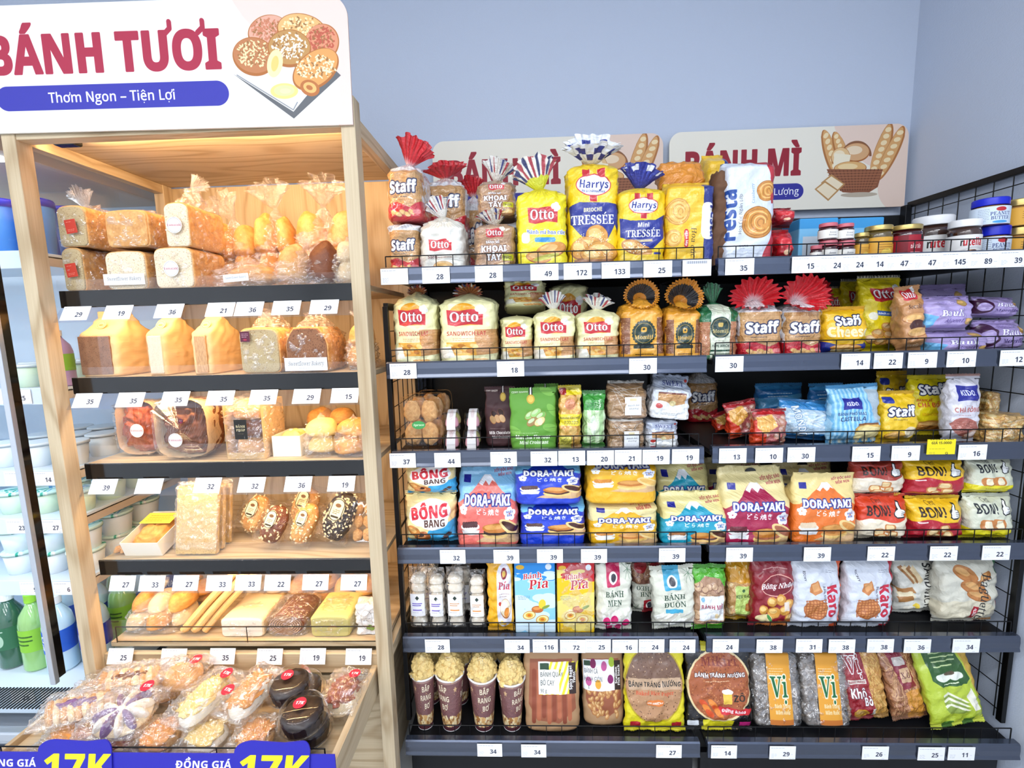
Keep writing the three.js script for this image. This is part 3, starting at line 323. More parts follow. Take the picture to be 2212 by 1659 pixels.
print('cookieClear', 220, 200, (c, w, h) => { B(c, '#c9a266', 0, 0, w, h); for (let k = 0; k < 26; k++) bread(c, rnd() * w, rnd() * h, 34, 18, rr(-.4, .4), '#dcae60', '#f2d89c'); for (let k = 0; k < 20; k++) LN(c, 'rgba(250,248,240,.7)', 2, [rnd() * w, rnd() * h], [rnd() * w, rnd() * h]); });
print('mochiBand', 90, 90, (c, w, h) => { B(c, '#e2dfe0', 0, 0, w, h); tiny(c, '#c98a92', 16, 20, 50, 3, 8); O(c, '#d8c8c8', 45, 62, 20, 12); });

// --- fourth shelf ---
print('bongBang', 250, 220, (c, w, h) => { B(c, '#f2dc9c', 0, 0, w, h); G(c, '#38a8dc', [120, 150], [180, 120], [w, 110], [w, h], [90, h]); G(c, '#4ab4e4', [0, 190], [80, 200], [120, h], [0, h]); O(c, '#fff', 128, 82, 100, 52, -.1); O(c, '#fff', 150, 116, 66, 30, -.1); T(c, 'BÔNG', 128, 98, 62, '#d6263a', { rot: -.1, fat: .05, st: '#fff', sw: .08 }); T(c, 'BANG', 152, 132, 38, '#4a2418', { rot: -.08, fat: .03 }); bread(c, 90, 176, 40, 24, 0, '#b8642c', '#e0985a'); O(c, '#3c1a10', 80, 166, 20, 8); bread(c, 50, 150, 34, 20, .5, '#d08a44'); for (const [x, y] of [[200, 176], [216, 164], [188, 190]]) G(c, '#4a2a24', [x - 14, y], [x, y - 10], [x + 14, y], [x + 4, y + 12]); T(c, '5', 200, 212, 20, '#fff'); });
const dora = (name, body, sky, ty, fill, left) => print(name, 290, 300, (c, w, h) => { B(c, sky, 0, 0, w, h); mountain(c, w, ty - 92, 100, body); B(c, body, 0, ty + 2, w, 300); if (ty > 90) { G(c, '#1e2390', [30, ty - 92], [64, ty - 92], [64, ty - 66], [30, ty - 68]); T(c, 'XỐT ĐỘC ĐÁO', 224, ty - 104, 14, '#b03048', { rot: -.1 }); T(c, 'MỀM MỊN', 230, ty - 88, 14, '#b03048', { rot: -.1 }); } T(c, 'DORA-YAKI', 146, ty + 8, 45, '#fff', { st: '#20308c', sw: .12, fat: .04, sx: .92 }); kana(c, 150, ty + 46, 27, '#fff'); sakura(c, 34, ty + 24, 18); sakura(c, 252, ty + 42, 27, '#f4f4fa'); T(c, 'NHẬT', 252, ty + 40, 12, '#20308c'); T(c, 'BẢN', 252, ty + 53, 12, '#20308c'); const y = ty + 100; O(c, '#f4f0ea', 64, y - 6, 44, 17); for (let k = 0; k < 12; k++) O(c, left, 36 + (k % 6) * 11, y - 20 + Math.floor(k / 6) * 8, 9, 8); G(c, '#f4f4f4', [22, y + 8], [108, y + 8], [102, y + 26], [28, y + 26]); G(c, '#d9b080', [90, y + 52], [200, y], [w, y + 30], [w, y + 60]); dorayaki(c, 182, y, 84, fill); });
dora('doraPink', '#ec7266', '#8cc6ec', 124, '#4a2018', '#4a1418'); dora('doraBlue', '#1c3fc8', '#7ac4f0', 100, '#4a2018', '#5a3a34'); dora('doraBlueLow', '#1c3fc8', '#7ac4f0', 62, '#4a2018', '#5a3a34'); dora('doraYellow', '#f2b61c', '#f4d46a', 66, '#e8b860', '#d88a2c'); dora('doraYellowLow', '#f2b61c', '#f0dfa0', 128, '#e8b860', '#d88a2c'); dora('doraTeal', '#1c9fbc', '#ecdf9a', 140, '#5a2c18', '#b0703c'); dora('doraMaroon', '#a81c48', '#f2e0a0', 150, '#b0684a', '#6a1c28'); dora('doraOrange', '#ee7a2a', '#f4dc94', 132, '#e09a4a', '#e8d0b0');
const bon = (name, top, low, ink, tint) => print(name, 250, 200, (c, w, h) => { B(c, low, 0, 0, w, h); c.fillStyle = top; c.beginPath(); c.moveTo(0, 0); c.lineTo(w, 0); c.lineTo(w, 78); c.quadraticCurveTo(170, 120, 120, 100); c.quadraticCurveTo(60, 80, 0, 110); c.fill(); T(c, "C'est", 96, 34, 20, ink, { w: 'normal' }); T(c, 'BON!', 92, 82, 56, ink, { sx: .84 }); thumbUp(c, 182, 62, 40); for (let k = 0; k < 3; k++) LN(c, '#f2d42a', 4, [205 + k * 8, 14 - k * 2], [210 + k * 12, 2]); tiny(c, tint, 24, 104, 70, 1, 6, 5); for (const [x, y] of [[90, 150], [140, 132], [156, 162], [104, 172]]) { RB(c, '#c98040', x - 26, y - 18, 52, 34, 12); RB(c, '#f0d29a', x - 20, y - 15, 38, 24, 10); } });
bon('bonRed', '#d6401e', '#efe2c8', '#2c1810', '#fff'); bon('bonYellow', '#f2c21c', '#b4182c', '#2c1810', '#fff'); bon('bonWhite', '#d9dcc6', '#dfe2cc', '#20242c', '#888'); bon('bonBrown', '#a5382a', '#e8dcc6', '#2c1810', '#f4e8e0');
PRINT.bonWhite && print('bonLemon', 250, 200, (c, w, h) => { B(c, '#d9dcc6', 0, 0, w, h); B(c, '#e8dc1c', 0, 140, w, 60); T(c, "C'est", 96, 30, 18, '#20242c', { w: 'normal' }); T(c, 'BON!', 92, 76, 54, '#20242c', { sx: .84 }); thumbUp(c, 182, 56, 38); for (const [x, y] of [[90, 120], [150, 118]]) { RB(c, '#c98040', x - 36, y - 20, 70, 42, 14); RB(c, '#f4e8c8', x - 14, y - 16, 34, 34, 10); } tiny(c, '#6a6410', 80, 160, 90, 3, 9, 3); });

// --- fifth shelf ---
print('tubeSticker', 90, 120, (c, w, h) => { B(c, '#f0f0f4', 0, 0, w, h); G(c, '#2c3a34', [45, 10], [58, 22], [45, 34], [32, 22]); tiny(c, '#6a5ac0', 14, 52, 62, 2, 10, 5); B(c, '#7a68c8', 14, 84, 58, 6); tiny(c, '#9a9aaa', 14, 100, 60, 1, 5); });
print('tubeStickerOrange', 90, 120, (c, w, h) => { B(c, '#f0f0ee', 0, 0, w, h); G(c, '#2c3a34', [45, 10], [58, 22], [45, 34], [32, 22]); tiny(c, '#d89a5a', 14, 52, 62, 2, 10, 4); B(c, '#e8963c', 14, 84, 58, 6); tiny(c, '#9a9aaa', 14, 100, 60, 1, 5); });
const piaCakes = (c, x, y, s) => { bread(c, x + s * .2, y - s * .5, s * .5, s * .3, 0, '#c96a2c', '#e89a50'); for (const [a, b] of [[-.5, 0], [.6, .35]]) { O(c, '#c98a2c', x + a * s, y + b * s, s * .55, s * .36, -.2); O(c, '#f6e6a4', x + a * s, y + b * s, s * .49, s * .31, -.2); O(c, '#eab23a', x + a * s, y + b * s, s * .3, s * .2); O(c, '#e0761c', x + a * s, y + b * s, s * .15, s * .11); } O(c, '#f2d23a', x + s * .6, y - s * .95, s * .3, s * .4, .2); O(c, '#8aa03a', x + s * .9, y - s * .7, s * .36, s * .12, -.4); };
print('piaTall', 170, 300, (c, w, h) => { B(c, '#eeb018', 0, 0, w, h); RB(c, '#e6e2ec', 66, 20, 90, 250, 44); O(c, '#8a1c28', 112, 54, 19); O(c, '#d8b04a', 112, 54, 11); T(c, 'Pía', 110, 116, 46, '#c41f3c', { fam: 'serif', it: .15 }); tiny(c, '#8a5a4a', 82, 132, 60, 2, 9); O(c, '#c43a2a', 84, 170, 8); bread(c, 118, 190, 32, 40, 0, '#f0e2c4', '#fbf4e0'); O(c, '#e08a2a', 124, 204, 14, 20, .4); O(c, '#f0d070', 94, 250, 12, 9); O(c, '#e8a83a', 112, 254, 10, 8); });
const pia = (name, top, mid, low) => print(name, 210, 370, (c, w, h) => { B(c, mid, 0, 0, w, h); B(c, top, 0, 0, w, 70); for (let k = 0; k < 26; k++) O(c, k % 2 ? top : low, rnd() * w, 40 + rnd() * 60, 30, 10); for (let k = 0; k < 40; k++) O(c, low, rnd() * w, 170 + rnd() * 180, 40, 20); O(c, '#e2b23a', 30, 26, 22, 12); T(c, 'Bánh', 92, 84, 38, '#c41f2c', { fam: 'serif', it: .2, rot: -.12, st: '#fff', sw: .05 }); T(c, 'Pía', 124, 136, 66, '#c41f2c', { fam: 'serif', it: .2, rot: -.1, st: '#fff', sw: .04 }); tiny(c, '#3a5a8a', 18, 176, 60, 3, 8); piaCakes(c, 104, 276, 62); O(c, '#e8eef4', 176, 24, 16); });
pia('piaBlue', '#2c8fe0', '#8fd0f4', '#d6ecf6'); pia('piaGold', '#c81f28', '#f4c81e', '#f2dc7a');
const rice = (name, mark, words, kind, flip) => print(name, 210, 330, (c, w, h) => { if (flip) { c.translate(w, h); c.rotate(PI); } B(c, '#dcdccb', 0, 0, w, h); for (let k = 0; k < 9; k++) LN(c, '#6a8a6a', 2, [180, 40], [150 + k * 8, 20 + (k % 3) * 30]); RB(c, mark, 60, 0, 76, 110, 8); O(c, '#f2eee6', 98, 74, 24, 28); O(c, '#3a3a44', 100, 74, 14, 20); words.forEach((t, i) => T(c, t, 105, 156 + i * 38, 34, '#22402c', { fam: 'serif' })); if (kind === 'balls') { for (let k = 0; k < 60; k++) O(c, k % 3 ? '#f6f2ea' : '#d8d2c4', 10 + rnd() * 190, 212 + rnd() * 90, 10); for (const [x, y] of [[60, 270], [104, 262], [170, 280], [80, 310], [130, 306]]) { O(c, '#fbe4ec', x, y, 24); O(c, '#d81f6c', x, y, 21); } } if (kind === 'sticks') { for (let k = 0; k < 46; k++) { const x = rnd() * w, y = 230 + rnd() * 90; LN(c, k % 3 ? '#f4f2ea' : '#cfcabc', 9, [x, y], [x + 36, y - 22]); } RB(c, mark, 60, 204, 80, 20, 4); } if (kind === 'ears') { B(c, '#8a5a4a', 0, 210, w, 120); for (let k = 0; k < 26; k++) swirl(c, rnd() * w, 220 + rnd() * 100, 20, '#b0806a', '#6a3a30'); O(c, '#b82a34', 60, 300, 34); O(c, '#b82a34', 150, 310, 40); } });
rice('riceBalls', '#c21f54', ['BÁNH', 'MEN'], 'balls'); rice('pigEars', '#b4202c', ['BÁNH', 'TAI HEO'], 'ears', true); rice('riceSticks', '#3aa4c8', ['BÁNH', 'ĐUÔN'], 'sticks');
print('sesame', 180, 330, (c, w, h) => { B(c, '#b08868', 0, 0, w, h); for (let k = 0; k < 34; k++) { const x = rnd() * w, y = 70 + rnd() * 230; O(c, '#8a5e44', x, y, 20, 16); O(c, '#d2ac86', x, y - 2, 17, 13); } G(c, '#54b424', [0, 0], [w, 0], [w, 120], [140, 60], [60, 50], [0, 100]); G(c, '#54b424', [0, 290], [w, 270], [w, h], [0, h]); B(c, '#eef0f0', 30, 140, 132, 120); T(c, 'BÁNH MÈ', 96, 200, 27, '#a01c3c'); O(c, '#7ab4d8', 46, 156, 10); for (let k = 0; k < 6; k++) O(c, '#e6cfa0', 130 + rr(-14, 14), 240 + rr(-10, 10), 8); });
print('bearCream', 190, 330, (c, w, h) => { B(c, '#c99a5c', 0, 0, w, h); for (let k = 0; k < 44; k++) bread(c, rnd() * w, 90 + rnd() * 240, 20, 15, rnd() * 3, '#d8aa6c', '#f0d4a0'); B(c, '#d89a1e', 0, 0, w, 116); for (let k = 0; k < 7; k++) G(c, '#f0d89a', [20 + k * 24, 20 + (k % 3) * 22], [34 + k * 24, 16 + (k % 3) * 22], [30 + k * 24, 40 + (k % 3) * 22]); RB(c, '#c6e07a', 50, 130, 100, 150, 22); O(c, '#3a6a3a', 96, 152, 9); T(c, 'KEM GẤU', 100, 192, 24, '#2c4a1c', { sx: .9 }); RB(c, '#b8742c', 112, 222, 26, 36, 8); G(c, '#c42a2a', [130, h], [w, 290], [w, h]); G(c, '#e8b01e', [0, 300], [120, 290], [150, h], [0, h]); });
print('puffRed', 240, 360, (c, w, h) => { B(c, '#8e1424', 0, 0, w, h); T(c, '365', 128, 66, 24, '#d8a8a0', { w: 'normal' }); LN(c, '#e0b0a8', 3, [60, 60], [110, 50], [190, 56]); c.fillStyle = '#7a1020'; c.strokeStyle = '#e8b4a0'; c.lineWidth = 4; c.beginPath(); c.ellipse(132, 130, 86, 48, -.1, 0, 7); c.fill(); c.stroke(); T(c, 'Bông Nhũa', 132, 142, 36, '#fff', { fam: 'serif', it: .25, rot: -.08, sx: .9 }); for (const [x, y, r] of [[100, 206, 28], [150, 198, 30], [200, 220, 28], [170, 250, 30], [116, 262, 34], [60, 250, 26], [205, 290, 30]]) bread(c, x, y, r, r * .9, 0, '#d89a3c', '#f2c878'); RB(c, '#f0e0d0', 168, 210, 32, 42, 4); O(c, '#e8d8a0', 60, 290, 44, 20); O(c, '#3f8a3a', 92, 290, 8, 18, -.6); G(c, '#e08030', [30, h], [120, 310], [w, 320], [w, h]); });
for (const [nm, edge] of [['karo', '#e2571e'], ['karoRed', '#bb2034']]) print(nm, 230, 340, (c, w, h) => { B(c, '#d6dbe6', 0, 0, w, h); T(c, 'RICHY', 44, 80, 14, '#3a3a4a', { rot: 1.5 }); tiny(c, '#6a7080', 150, 60, 40, 2, 8); G(c, edge, [206, 0], [w, 0], [w, h], [196, h], [214, 200]); T(c, 'Karo', 150, 190, 66, '#c8203c', { rot: PI / 2 - .08, fat: .04 }); T(c, 'Bánh trứng chà bông', 132, 190, 14, '#4a4a5a', { rot: PI / 2 - .08 }); G(c, '#c98044', [70, 110], [104, 96], [122, 140], [90, 160], [66, 146]); G(c, '#e0a468', [74, 114], [102, 102], [112, 134], [86, 148]); O(c, '#b0622c', 96, 224, 54, 46); O(c, '#d08a4c', 96, 222, 50, 42); for (let k = -3; k < 4; k++) { LN(c, '#a85a26', 4, [96 + k * 14, 184], [92 + k * 14, 262]); LN(c, '#a85a26', 4, [50, 222 + k * 12], [142, 216 + k * 12]); } });
print('sandwichBag', 230, 340, (c, w, h) => { B(c, '#d9d8ce', 0, 0, w, h); T(c, 'SANDWICH', 146, 164, 58, '#1c1c20', { rot: PI / 2 + .06, sx: .78 }); tiny(c, '#8a8a8a', 146, 110, 10, 12, 9); for (let k = 0; k < 4; k++) G(c, k % 2 ? '#e6cfa4' : '#a5703c', [20 + k * 20, 60 + k * 4], [40 + k * 20, 50], [104 + k * 12, 130], [84 + k * 12, 144]); for (let k = 0; k < 3; k++) G(c, k % 2 ? '#f2e4c0' : '#b8824c', [10, 170 + k * 24], [80, 160 + k * 24], [92, 190 + k * 24], [20, 204 + k * 24]); O(c, '#f2d24a', 100, 270, 22, 16); O(c, '#efe9d8', 70, 280, 30, 16); });
print('baguetteBag', 270, 340, (c, w, h) => { B(c, '#d3d1c2', 0, 0, w, h); O(c, '#dcd4ba', 110, 260, 130, 60); for (const [x, y, a, b, r] of [[110, 80, 50, 30, .4], [140, 140, 60, 34, .5], [190, 100, 40, 16, -.5], [160, 180, 50, 26, .3]]) bread(c, x, y, a, b, r, '#b8783c', '#dca868'); T(c, 'Baguette', 168, 190, 54, '#1c1c20', { fam: 'serif', rot: PI / 2 + .12, it: .2, w: 'normal' }); G(c, '#b0202c', [140, 230], [164, 236], [150, 300], [126, 296]); T(c, 'ALIBA', 142, 262, 15, '#fff', { rot: PI / 2 + .2 }); B(c, '#2f6a3c', 250, 0, 20, 90); B(c, '#b02a34', 250, 200, 20, 60); for (let k = 0; k < 5; k++) bread(c, 200 + k * 14, 318, 18, 14, 0, '#c9a06a'); });

// --- bottom shelf ---
print('cupWrap', 720, 300, (c, w, h) => { B(c, '#7d5352', 0, 0, w, h); B(c, '#a8837a', 0, 0, w, 20); for (let k = 0; k < 120; k++) O(c, k % 2 ? '#95686a' : '#d0a878', rnd() * w, rnd() * h * .6, rr(1, 4)); for (let k = 0; k < 260; k++) O(c, ['#d8a86a', '#ecca90', '#a8743c', '#f0dcae'][k % 4], rnd() * w, 215 + rnd() * 55, 11, 10); B(c, '#5a2c34', 0, 274, w, 26); for (const x of [120, 360, 600]) { T(c, 'BẮP', x, 70, 46, '#f0e2c8', { st: '#6a3a2c', sw: .06 }); T(c, 'RANG', x, 122, 46, '#f0e2c8', { st: '#6a3a2c', sw: .06 }); T(c, 'BƠ', x + 10, 174, 46, '#f0e2c8', { st: '#6a3a2c', sw: .06 }); } for (const x of [240, 480, 716]) G(c, '#d8b080', [x, 36], [x + 6, 48], [x + 20, 50], [x + 8, 58], [x + 12, 72], [x, 64], [x - 12, 72], [x - 8, 58], [x - 20, 50], [x - 6, 48]); });
const snackBag = (name, label) => print(name, 270, 350, (c, w, h) => { B(c, '#b08a64', 0, 0, w, h); G(c, '#9a5a40', [30, 70], [w - 34, 70], [w - 20, 260], [w / 2 + 30, 310], [60, 300], [20, 240]); c.translate(0, 24); label(c, w, h); });
snackBag('spicyTwist', (c, w, h) => { for (let k = 0; k < 8; k++) LN(c, k % 2 ? '#b56848' : '#8c4630', 20, [50 + k * 24, 90], [44 + k * 25, 282 - (k % 3) * 12]); B(c, '#f4f4ec', 70, 56, 148, 120); for (let k = 0; k < 6; k++) G(c, '#f0e23a', [130 + k * 26, 56], [142 + k * 26, 56], [90 + k * 26, 176], [76 + k * 26, 176]); B(c, '#f4f4ec', 70, 84, 100, 90); B(c, '#2c4a34', 78, 62, 44, 22); T(c, 'BÁNH QUẨY', 78, 112, 26, '#262626', { al: 'l', sx: .78, w: 'normal' }); T(c, 'BÒ CAY', 78, 144, 26, '#262626', { al: 'l', sx: .78, w: 'normal' }); T(c, '90 g', 78, 168, 17, '#262626', { al: 'l', w: 'normal' }); B(c, '#33221e', 218, 60, 34, 116); T(c, 'Spicy Bagel', 233, 116, 19, '#fff', { rot: -PI / 2, sx: .9 }); T(c, 'Twist', 249, 116, 17, '#fff', { rot: -PI / 2 }); });
snackBag('fishSnack', (c, w, h) => { for (let k = 0; k < 70; k++) bread(c, 34 + rnd() * 200, 110 + rnd() * 180, 15, 10, rnd() * 3, '#c08a54', '#e0b880'); B(c, '#f2f2f4', 6, 50, 200, 126); for (const [x, y, k] of [[70, 66, '#7e1c54'], [140, 76, '#c45a94'], [180, 130, '#8a2468'], [100, 150, '#e8a83a'], [40, 140, '#c45a94'], [190, 60, '#a8c43a']]) O(c, k, x, y, 19); B(c, '#2c4a34', 12, 54, 40, 20); T(c, 'BÁNH CÁ', 12, 106, 27, '#262626', { al: 'l', sx: .78, w: 'normal' }); T(c, 'HÀNH GIÒN', 12, 140, 27, '#262626', { al: 'l', sx: .78, w: 'normal' }); T(c, 'g', 40, 166, 17, '#262626', { w: 'normal' }); B(c, '#33221e', 206, 54, 40, 120); T(c, 'Scallion', 224, 114, 19, '#fff', { rot: -PI / 2 }); T(c, 'Fish Snack', 241, 114, 19, '#fff', { rot: -PI / 2, sx: .9 }); });
print('grilledPaper', 290, 370, (c, w, h) => { B(c, '#e2d41c', 0, 0, w, h); O(c, '#b8a014', 142, 172, 136, 152); O(c, '#b98a62', 142, 172, 130, 146); c.save(); c.beginPath(); c.ellipse(142, 172, 130, 146, 0, 0, 7); c.clip(); B(c, '#7a5a48', 0, 0, w, 150); for (let k = 0; k < 340; k++) O(c, k % 3 ? '#5a3820' : '#d8b48a', rnd() * w, rnd() * h, 2.6, 1.8, rnd() * 3); c.restore(); B(c, '#c9a888', 24, 142, 240, 46); T(c, 'BÁNH TRÁNG NƯỚNG', 144, 176, 27, '#1c1814', { sx: .86 }); T(c, 'Baked Rice Paper', 144, 208, 20, '#d4502a', { fam: 'serif' }); RB(c, '#e07a2c', 104, 226, 80, 24, 12); T(c, 'USE DIRECTLY', 144, 243, 11, '#fff'); RB(c, '#b8202c', 30, 320, 46, 26, 4); RB(c, '#b8202c', 220, 320, 46, 22, 4); });
print('nightPaper', 270, 370, (c, w, h) => { B(c, '#100d0e', 0, 0, w, h); for (let k = 0; k < 120; k++) O(c, '#c9b072', rnd() * w, rnd() * h, rr(.6, 2)); B(c, '#dcd020', 70, 0, 120, 36); B(c, '#dcd020', 70, 310, 120, 60); O(c, '#e8d2a0', 136, 172, 128, 146); O(c, '#a85a30', 136, 172, 120, 138); for (let k = 0; k < 260; k++) { const t = rnd() * 6.28, q = Math.sqrt(rnd()); O(c, k % 2 ? '#7a3818' : '#d08a50', 136 + Math.cos(t) * 116 * q, 172 + Math.sin(t) * 134 * q, 2.4); } T(c, 'Mikiri', 136, 90, 46, '#7e2c1c', { fam: 'serif' }); T(c, 'BÁNH TRÁNG NƯỚNG', 138, 136, 23, '#fff', { st: '#4a1c10', sw: .1, sx: .84 }); tiny(c, '#f0c8a0', 80, 152, 120, 1, 6, 3); RB(c, '#f2c84a', 148, 194, 34, 50, 6); O(c, '#fff', 166, 194, 22, 10); T(c, 'ZÔ', 212, 232, 38, '#241c10'); for (let k = 0; k < 6; k++) O(c, k % 2 ? '#e8862a' : '#d8501c', 70 + k * 12, 240 + (k % 3) * 20, 22, 11, .8); G(c, '#d0202c', [130, 252], [268, 270], [250, 292], [140, 284]); T(c, 'Đừng khóa', 190, 280, 19, '#fff', { rot: .1 }); RB(c, '#c8287a', 216, 322, 46, 24, 4); RB(c, '#e8ecf0', 10, 316, 44, 30, 6); });
print('viSleeve', 150, 330, (c, w, h) => { B(c, '#e8a33a', 0, 0, w, h); B(c, '#d88c2c', 0, 0, w, 60); tiny(c, '#f8e2b0', 14, 130, 90, 3, 9, 2); T(c, 'Vị', 70, 232, 104, '#1c6a40', { fam: 'serif', st: '#f4ecd0', sw: .05 }); T(c, 'Bánh Tráng', 84, 270, 19, '#f4e2b4'); T(c, 'Mắm Ruốc', 84, 292, 19, '#f4e2b4'); B(c, '#c8742c', 0, 312, w, 18); });
print('ricePaper', 220, 300, (c, w, h) => { B(c, '#8a8078', 0, 0, w, h); for (let k = 0; k < 60; k++) LN(c, ['#b4aaa0', '#6a625c', '#9a8a78'][k % 3], rr(2, 7), [rnd() * w, rnd() * h], [rnd() * w, rnd() * h]); });
print('khoBo', 260, 330, (c, w, h) => { B(c, '#d09a4a', 0, 0, w, h); for (let k = 0; k < 100; k++) LN(c, k % 2 ? '#e0b464' : '#b87a30', rr(2, 5), [rnd() * w, rnd() * h], [rnd() * w, rnd() * h]); G(c, '#9c1f2a', [0, 0], [140, 0], [150, 240], [170, h], [20, h]); T(c, 'Vị', 76, 120, 92, '#9c1f2a', { fam: 'serif', st: '#fff', sw: .05 }); B(c, '#f2e8dc', 26, 148, 106, 20); T(c, 'BÁNH TRÁNG', 79, 164, 15, '#9c1f2a'); T(c, 'Khô', 74, 224, 54, '#fff', { rot: .05, st: '#6a1018', sw: .06 }); T(c, 'Bò', 124, 256, 48, '#fff', { rot: .05, st: '#6a1018', sw: .06 }); bread(c, 80, 296, 44, 26, 0, '#e0a83a'); RB(c, '#f4ecdc', 140, 270, 22, 36, 4); });
print('xoPaper', 220, 330, (c, w, h) => { B(c, '#a8714e', 0, 0, w, h); for (let k = 0; k < 110; k++) LN(c, ['#c08a60', '#8a5238', '#d8a878'][k % 3], rr(2, 5), [rnd() * w, rnd() * h], [rnd() * w, rnd() * h]); G(c, '#8c1f34', [40, 0], [130, 0], [170, 180], [90, 190]); B(c, '#d8cfc8', 74, 54, 66, 34); RB(c, '#d8b08a', 92, 100, 60, 60, 3); T(c, 'X.Ô', 122, 142, 34, '#5a1c20', { fam: 'serif', sx: .8 }); G(c, '#d8943c', [90, 200], [180, 190], [200, 320], [100, 320]); LN(c, '#8a4a1c', 3, [104, 260], [140, 276], [180, 262]); });
print('greenPaper', 260, 400, (c, w, h) => { B(c, '#b8cc3a', 0, 0, w, h); G(c, '#2c5a24', [30, 0], [170, 0], [220, 190], [200, 210], [80, 206], [50, 180]); T(c, '', 120, 60, 20, '#fff'); tiny(c, '#c8d8a0', 70, 66, 110, 4, 18, 5); O(c, '#eef2e6', 100, 168, 34, 18); O(c, '#eef2e6', 160, 170, 34, 18); O(c, '#5a4a30', 130, 154, 26, 10); tiny(c, '#e8f0d0', 90, 196, 100, 1, 6, 4); G(c, '#d8b04a', [190, 10], [w, 0], [w, 330], [230, 220]); for (let k = 0; k < 6; k++) G(c, k % 2 ? '#8aa040' : '#f0f0d8', [70, 240 + k * 12], [100, 230 + k * 12], [190, 290 + k * 9], [90, 296 + k * 6]); G(c, '#f2efdc', [180, 260], [214, 230], [240, 330], [206, 330]); for (let k = 0; k < 5; k++) B(c, k % 2 ? '#4a7a24' : '#dce84a', k * 52, 364, 52, 36); });

// --- wooden cabinet ---
print('redLabelTag', 60, 80, (c, w, h) => { B(c, '#b8301c', 0, 0, w, h); tiny(c, '#f0c0b0', 10, 14, 40, 1, 5); tiny(c, '#f0c0b0', 10, 58, 40, 2, 8); });
print('bakeryBand', 300, 60, (c, w, h) => { B(c, '#f2f2f2', 0, 0, w, h); T(c, 'Sweetflower Bakery', 150, 36, 26, '#20242c', { fam: 'serif', it: .2, w: 'normal' }); tiny(c, '#9a9a9a', 100, 48, 100, 1, 5); });
print('roundSticker', 100, 100, (c, w, h) => { B(c, '#f2eeea', 0, 0, w, h); c.strokeStyle = '#8a8a90'; c.lineWidth = 2; c.beginPath(); c.arc(50, 50, 44, 0, 7); c.stroke(); T(c, 'Yamazaki', 50, 56, 19, '#a03a4a', { fam: 'serif' }); });
print('blackBadge', 80, 120, (c, w, h) => { B(c, '#17140f', 0, 0, w, h); T(c, 'BÁNH', 40, 48, 20, '#d8c89a', { fam: 'serif' }); T(c, 'PHÁP', 40, 70, 20, '#d8c89a', { fam: 'serif' }); tiny(c, '#8a7c50', 20, 86, 40, 1, 5); });
print('ovalBadge', 70, 120, (c, w, h) => { B(c, '#efe0b0', 0, 0, w, h); c.strokeStyle = '#2c2418'; c.lineWidth = 4; c.beginPath(); c.roundRect(6, 6, 58, 108, 29); c.stroke(); O(c, '#6a4a2a', 35, 38, 14, 10); tiny(c, '#4a3a20', 20, 62, 30, 3, 9, 3); B(c, '#2c2418', 16, 92, 38, 10); });
print('yellowLabelTag', 140, 80, (c, w, h) => { B(c, '#f0d24a', 0, 0, w, h); tiny(c, '#8a6a1a', 20, 20, 100, 4, 14, 3); });
print('plumTag', 60, 60, (c, w, h) => { B(c, '#5a1c34', 0, 0, w, h); tiny(c, '#e0c0c8', 10, 14, 40, 3, 9, 2); O(c, '#a02a44', 30, 48, 12, 6); });
print('kraftStamp', 70, 70, (c, w, h) => { B(c, '#dcb887', 0, 0, w, h); c.strokeStyle = '#a87a48'; c.lineWidth = 3; c.beginPath(); c.arc(35, 35, 26, 0, 7); c.stroke(); O(c, '#a87a48', 35, 38, 16, 8); });
print('appleCard', 110, 80, (c, w, h) => { B(c, '#f0f0ee', 0, 0, w, h); c.strokeStyle = '#5a5a5a'; c.beginPath(); c.arc(55, 40, 26, 0, 7); c.stroke(); tiny(c, '#8a8a8a', 38, 36, 34, 2, 8); O(c, '#6a9a3a', 70, 62, 20, 8); });

// --- fridge ---
const bottle = (name, bg, f) => print(name, 260, 80, (c, w, h) => { B(c, bg, 0, 0, w, h); f(c, w / 2); });
bottle('pocari', '#1f5fd0', (c, x) => { T(c, 'POCARI', x, 38, 30, '#fff'); T(c, 'SWEAT', x, 66, 30, '#fff'); });
bottle('aqua', '#2c3fb4', (c, x) => { T(c, 'AQUAFINA', x, 48, 30, '#dfe8fa'); });
bottle('tea', '#8ac83a', (c, x) => { tiny(c, '#2c5a1c', x - 40, 24, 80, 3, 14, 5); });
bottle('tea2', '#2f6a4a', (c, x) => { O(c, '#a8c8b0', x, 46, 22); tiny(c, '#d8e8dc', x - 40, 14, 80, 1, 8, 3); });
print('brandPlate', 200, 44, (c, w, h) => { B(c, '#2c3448', 0, 0, w, h); RB(c, '#dfe6f0', 14, 10, 20, 24, 4); T(c, 'SANDEN', 112, 33, 29, '#dfe6f0'); });
print('tubLid', 100, 100, (c, w, h) => { B(c, '#cfeee6', 0, 0, w, h); for (let k = 0; k < 14; k++) LN(c, ['#2aa890', '#f4fafa', '#3a9ad0'][k % 3], rr(4, 10), [rnd() * w, rnd() * h], [rnd() * w, rnd() * h]); });

